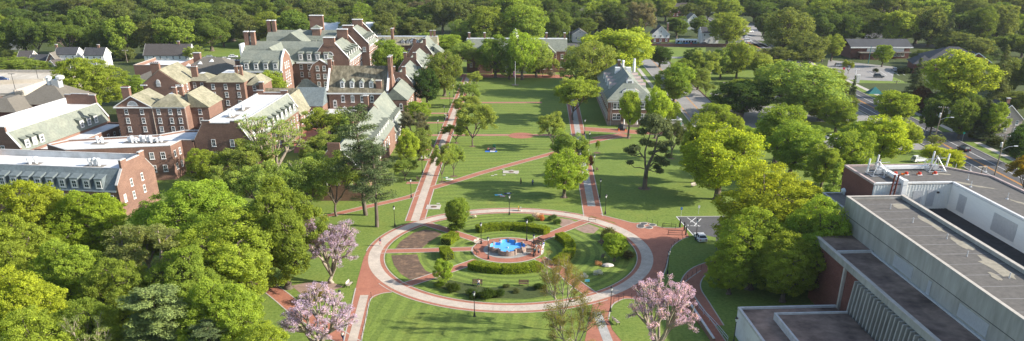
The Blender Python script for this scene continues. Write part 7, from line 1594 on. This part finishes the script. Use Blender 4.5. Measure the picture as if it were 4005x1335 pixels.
# right side
for a in (('mid', 2895, 300, 225, 'dg', 'dark round tree beside the pale road', (2895, 472)), ('mid', 2800, 392, 135, 'mg', 'mid green tree hiding the near end of the pale road', (2795, 522)), ('full', 3115, 232, 350, 'lg', 'huge light willow like tree in the right middle', (3112, 470)), ('mid', 3020, 400, 215, 'mg', 'leafy green tree below the dark round one', (3030, 640)), ('mid', 3090, 470, 220, 'mg', 'leafy green tree in front of the huge willow like one', (3090, 690)), ('full', 3000, 255, 90, 'lg', 'pale green tree peeping out left of the huge willow like one', (3000, 400)),
          ('near', 3015, 650, 420, 'yg', 'big yellow green tree at the left of the library roof', (2990, 1010)), ('near', 3165, 770, 310, 'bg', 'olive green tree against the library wall', (3170, 1120)), ('near', 2940, 830, 330, 'bg', 'shaded green tree over the small car park', (2930, 1130)), ('near', 3060, 920, 260, 'bg', 'shaded tree above the low white library block', (3060, 1180)), ('near', 2830, 960, 200, 'bg', 'shaded low limbed tree beside the brick path', (2850, 1150)),
          ('mid', 3720, 190, 290, 'bg', 'tall yellow green tree at right in front of the hip roofed school hall', (3722, 437)), ('mid', 3490, 342, 165, 'bg', 'green tree below the turquoise tent', (3490, 500)), ('mid', 3425, 445, 225, 'yg', 'brightest yellow tree left of the right road', (3430, 650)), ('mid', 3285, 485, 190, 'mg', 'green tree left of the brightest yellow one', (3290, 730)), ('mid', 3530, 470, 130, 'bg', 'green tree right behind the brightest yellow one', (3530, 600)), ('airy', 3690, 575, 170, 'yg', 'low yellow bush tree behind the pink coping of the library', (3680, 690)), ('airy', 3995, 615, 150, 'gd', 'golden small tree at the right edge', (3995, 760)), ('bare', 3650, 520, 80, 'og', 'small half bare tree by the main road', (3650, 600)),
          ('full', 3600, 338, 95, 'rb', 'dark red leaved tree right of the green one below the tent', (3600, 440)), ('spruce', 3570, 225, 95, 'pg', 'dark conifer in front of the hip roofed school hall', (3570, 385)), ('mid', 3462, 166, 78, 'mg', 'small round green tree in front of the low brick school', (3448, 262)), ('spruce', 3330, 295, 42, 'pg', 'slim dark conifer beside the main road', (3328, 400)), ('airy', 3318, 238, 50, 'og', 'small thin tree in the school car park', (3316, 290)), ('spruce', 3900, 175, 120, 'fo', 'tall brownish conifer at the right edge before the white house', (3890, 400)), ('spruce', 3855, 390, 160, 'pg', 'dark bushy conifer hiding the white gabled house at right', (3840, 540)), ('mid', 3960, 480, 120, 'dg', 'dark tree at the right edge beside the white gabled house', (3975, 640)),
          ('mid', 3340, 470, 140, 'mg', 'green tree between the brightest yellow tree and the car park light', (3345, 600)), ('mid', 3205, 560, 150, 'mg', 'green tree left of the aerial frames, behind the leafy ones', (3205, 760)), ('spruce', 3250, 640, 130, 'mg', 'soft dark conifer at the left corner of the library roof', (3240, 830)),
          ('airy', 2768, 205, 115, 'lg', 'light feathery tree left of the pale road end', (2748, 335)), ('full', 2830, 180, 100, 'lg', 'light green tree behind the feathery one', (2815, 310)), ('full', 2895, 150, 110, 'fy', 'yellow green tree with dark trunks at the right road', (2880, 310)), ('mid', 2720, 190, 120, 'dg', 'dark green tree left behind the feathery ones', (2715, 310)), ('mid', 2580, 178, 105, 'dg', 'dark round tree right behind the largest bright tree', (2580, 262)), ('airy', 2760, 320, 75, 'og', 'small olive tree at the right kerb of the pale road', (2760, 375)), ('airy', 3010, 230, 120, 'fy', 'golden green tree beyond the pale green peeping one', (3010, 330)), ('full', 2975, 200, 100, 'lg', 'light tree with a dark trunk right of the yellow green one', (2970, 310))):
    tree(*a[:6], base=a[6], group='trees on the right side')
# left background
for a in (('near', 350, 215, 285, 'bg', 'big bright green tree in front of the parking deck', (360, 440)), ('mid', 540, 290, 100, 'mg', 'dark green tree right of the big bright one by the skylight building', (545, 410)), ('mid', 1045, 275, 185, 'bg', 'bright round tree in front of the big hall with twin chimneys', (1050, 440)), ('mid', 1530, 150, 140, 'mg', 'dense round green tree between the tall gable wing and the walk halls', (1530, 330)), ('mid', 845, 390, 85, 'mg', 'dark green tree between the olive roofed halls', (845, 533)), ('airy', 765, 180, 75, 'lg', 'light small tree beside the white gable of the long house', (765, 262)),
          ('full', 820, 50, 170, 'fg', 'wide dark green tree behind the left car park', (830, 200)), ('full', 60, 225, 220, 'fy', 'light green row of trees behind the parking deck, left part', (60, 292)), ('full', 150, 240, 130, 'fy', 'light green row of trees behind the parking deck, right part', (150, 290)), ('full', 220, 262, 90, 'fy', 'small light green tree by the white steep gable', (220, 290)), ('mid', 1650, 120, 100, 'lg', 'light green tree behind the far walk hall', (1660, 240)), ('full', 1620, 85, 90, 'gd', 'golden yellow tree behind the far walk hall', (1625, 180)), ('mid', 1750, 125, 120, 'bg', 'fresh green tree left of the mall hall', (1750, 230)), ('airy', 1650, 0, 110, 'gy', 'pale bare crowned tree at the top, left of the centre', (1650, 110)), ('full', 1815, 70, 120, 'lg', 'light green tree left behind the mall hall', (1815, 200)), ('mid', 1905, 20, 180, 'fy', 'big bright tree behind the mall hall, left one', (1910, 200)), ('mid', 2050, 10, 200, 'fy', 'big bright tree behind the mall hall, right one', (2050, 200)), ('mid', 2000, -30, 170, 'bg', 'tall green tree behind the big bright pair at the top', (2000, 130)), ('full', 2180, 30, 110, 'fg', 'dark tree right behind the mall hall', (2180, 170)),
          ('mid', 1890, 110, 100, 'fg', 'dark tree between the mall hall roof and the big bright pair', (1890, 210)), ('airy', 2510, 15, 110, 'gy', 'grey green tree left of the facing white house', (2505, 170)), ('mid', 2640, 60, 90, 'fg', 'green tree right of the facing white house', (2645, 150)), ('mid', 2845, 45, 150, 'fy', 'golden green big tree right of the bus', (2840, 180)), ('full', 3060, 20, 190, 'fo', 'big olive tree at the top right of the centre', (3060, 230)), ('full', 3150, 120, 150, 'fo', 'olive tree in front of the big olive one', (3150, 260)), ('mid', 3250, 130, 90, 'fy', 'bright tree at the left end of the school', (3250, 240)), ('mid', 2730, 60, 80, 'fg', 'dark tree in front of the grey house right of the bus', (2730, 145)), ('mid', 2270, 60, 130, 'fg', 'dark tree between the brick house and the largest bright tree', (2275, 150)), ('spruce', 3705, 35, 70, 'pg', 'tall thin conifer behind the hip roofed school hall', (3692, 215))):
    tree(*a[:6], base=a[6], group='trees in the background')
# the wood behind: rows from near to far, each tree a thing of its own
_rc = 0
def row(name, D, ytop, xs, w, cols, kinds=('far',), jit=14):
    """trees standing D metres away, tops near photo height ytop"""
    L = []; g = 'trees of '+name
    for k, x in enumerate(xs):
        px = x+_tr.uniform(-jit, jit); d = D+_tr.uniform(-9, 9); lo = G(px, 300); q = None
        a, b = -900.0, 2000.0
        for _ in range(50):
            c_ = (a+b)/2; p = G(px, c_)
            if p.y > d or (p-CAM).dot(FW) < 0 or p.y < 0: a = c_
            else: b = c_
        p = G(px, b); h = height_at(p, ytop+_tr.uniform(-jit, jit)*.9); h = max(5.5, min(27, h))
        L.append((px, p, w*_tr.uniform(.85, 1.35), _tr.choice(cols), _tr.choice(kinds), h))
    L.sort(key=lambda q: q[0]); adj = {'fg': 'deep green', 'fd': 'dark green', 'fo': 'olive green', 'fy': 'yellowish green', 'gy': 'greyish', 'pg': 'blackish green', 'mg': 'mid green', 'og': 'olive', 'bg': 'bright green', 'lg': 'pale green'}
    for k, (px, p, ww, c, kd, hh) in enumerate(L):
        tree(kd, px, 0, ww, c, '%s %s %d from the left in %s' % (adj[c], 'conifer' if kd == 'spruce' else 'tree', k+1, name), h=hh, at=(p.x, p.y), group=g)
DK = ('fg', 'fg', 'fd', 'fo', 'fo', 'fy'); DR = ('fd', 'fg', 'fg', 'fo'); KF = ('far', 'far', 'far', 'full', 'full', 'airy')
row('the row just behind the left houses', 446, 74, range(10, 700, 84), 128, DK, KF, 24)
row('the second row behind the left houses', 515, 26, range(0, 1000, 92), 135, DK, KF, 26)
row('the third row at the top left', 600, -14, range(30, 1000, 96), 130, DK, KF, 26)
row('the hindmost row at the top left', 680, -48, range(0, 1040, 100), 125, DR, KF, 20)
row('the row behind the big hall roofs', 490, 52, range(900, 1740, 84), 118, DK, KF, 24)
row('the second row behind the big hall', 560, 6, range(900, 1720, 88), 125, DK, KF, 24)
row('the hindmost row behind the big hall', 650, -36, range(980, 1720, 90), 120, DR, KF, 20)
row('the row behind the mall trees', 560, -4, range(1740, 2560, 84), 108, DK, KF, 22)
row('the hindmost row behind the mall trees', 650, -40, range(1760, 2620, 90), 112, DK, KF, 20)
row('the trees among the top houses', 545, 55, (2130, 2330, 2390, 2460, 2650, 2990, 3190), 85, DK)
row('the row behind the top right houses', 620, 0, range(2600, 3260, 84), 112, DK, KF, 24)
row('the hindmost row behind the top right houses', 690, -36, range(2640, 3320, 88), 112, DK)
row('the row behind the school', 500, 30, range(3230, 4010, 84), 130, DK, KF, 26)
row('the second row behind the school', 575, -14, range(3200, 4040, 90), 130, DK, KF, 24)
row('the hindmost row at the top right', 640, -36, range(3260, 4060, 88), 125, DR)
row('the dark trees right of the school', 450, 130, (3740, 3800, 3860, 3935, 3990), 118, DR, ('far', 'far', 'spruce'))
row('the dark trees at the right edge', 340, 215, (3945, 4010, 4060), 130, DR, ('mid',))
row('the yard trees by the right houses', 300, 345, (3650, 3770, 3960), 100, ('fg', 'mg', 'fo'), ('mid',))
row('the low trees beside the left houses', 425, 196, (30, 100, 440, 470, 508), 56, DK)
row('the trees over the middle car park', 330, 300, (2890, 2960, 3180, 3260), 120, ('mg', 'fy', 'fg'), ('mid', 'full'))
row('the trees right of the pale road', 300, 372, (2850, 3190, 3250, 3290), 120, ('mg', 'fy', 'fg'), ('mid', 'full'))
row('the trees left of the middle car park', 260, 505, (2880, 2960, 3150), 130, ('mg', 'bg', 'mg'), ('mid', 'full'))
tree('full', 2690, 228, 115, 'fy', 'light green tree over the far end of the pale road, left one', base=(2676, 338)); tree('full', 2735, 262, 95, 'lg', 'light green tree at the right kerb near the far end of the pale road', base=(2728, 352)); tree('mid', 3270, 385, 150, 'mg', 'mid green tree between the middle car park and the main road', base=(3268, 520))
row('the trees beside the pale road', 345, 262, (2985, 3060, 3190, 3245), 130, ('mg', 'fy', 'og'), ('mid', 'full'))
row('the trees beyond the pale road', 405, 190, (2850, 2930, 3010, 3090, 3170), 115, ('fy', 'fo', 'lg'), ('full', 'airy'), 18)
row('the trees in front of the school wood', 425, 205, (3610, 3760, 3830), 95, ('fg', 'fd'), ('mid', 'spruce'))
row('the trees in front of the right houses', 272, 385, (3640, 3740, 3800, 3875), 95, ('fg', 'mg', 'fd'), ('mid', 'full'), 10)
row('the trees between the left halls and walk', 232, 500, (1600, 1640), 100, ('bg', 'og'), ('full',), 8)

for p, kd in MULCH:
    if kd in ('airy', 'lacy', 'oval', 'full', 'bonsai', 'mid') and p.y < 330 and p.x > -40: ring('flower_bed', (p.x, p.y), 0, 1.7 if kd == 'bonsai' else 1.05, 0.016, 'soil', n=14)
# ------------------------------------------------------------------ light and camera
SUN_EL, SUN_AZ = R(25.8), R(-5.8)
sd = Vector((math.cos(SUN_EL)*math.cos(SUN_AZ), math.cos(SUN_EL)*math.sin(SUN_AZ), math.sin(SUN_EL)))
ld = bpy.data.lights.new('sun', 'SUN'); ld.energy = 5.0; ld.angle = R(0.55); ld.color = (1.0, 0.94, 0.85)
so = bpy.data.objects.new('sun', ld); C.objects.link(so); so.location = (200, 0, 200); so.rotation_euler = sd.to_track_quat('Z', 'Y').to_euler()
w = bpy.data.worlds.new('World'); bpy.context.scene.world = w; w.use_nodes = True; nt = w.node_tree
sk = nt.nodes.new('ShaderNodeTexSky'); sk.sky_type = 'NISHITA'; sk.sun_disc = False; sk.sun_elevation = SUN_EL; sk.sun_rotation = PI/2-SUN_AZ
sk.altitude = 50; sk.air_density = 1.0; sk.dust_density = 1.2; sk.ozone_density = 1.0
bg = next(n for n in nt.nodes if n.type == 'BACKGROUND'); bg.inputs['Strength'].default_value = 0.13
nt.links.new(sk.outputs[0], bg.inputs[0])
cd = bpy.data.cameras.new('camera'); co = bpy.data.objects.new('camera', cd); C.objects.link(co)
cd.sensor_width = 36.0; cd.sensor_fit = 'HORIZONTAL'; cd.lens = 36.0*FOC/4005.0
cd.shift_x = 0.0; cd.shift_y = (CYP-667.5)/4005.0; cd.clip_start = 1.0; cd.clip_end = 5000
co.location = CAM; m3 = Matrix((RT, UP, -FW)).transposed(); co.rotation_euler = m3.to_euler()
sc = bpy.context.scene; sc.camera = co
sc.view_settings.view_transform = 'Standard'; sc.view_settings.look = 'None'; sc.view_settings.gamma = 1; sc.view_settings.exposure = 1.02
sc.cycles.max_bounces = 10; sc.cycles.diffuse_bounces = 6; sc.cycles.transmission_bounces = 8; sc.cycles.transparent_max_bounces = 4

hz, hn = newmat('haze'); vo = N(hn, 'ShaderNodeVolumePrincipled'); vo.inputs['Color'].default_value = (0.80, 0.88, 0.95, 1); vo.inputs['Density'].default_value = 0.00005; vo.inputs['Anisotropy'].default_value = 0.2
ho = N(hn, 'ShaderNodeOutputMaterial'); hn.links.new(vo.outputs[0], ho.inputs['Volume'])
m = MB(); m.box(-1600, 1600, -400, 2600, -1, 75, 'haze'); o = m.obj('haze'); o['kind'] = 'stuff'
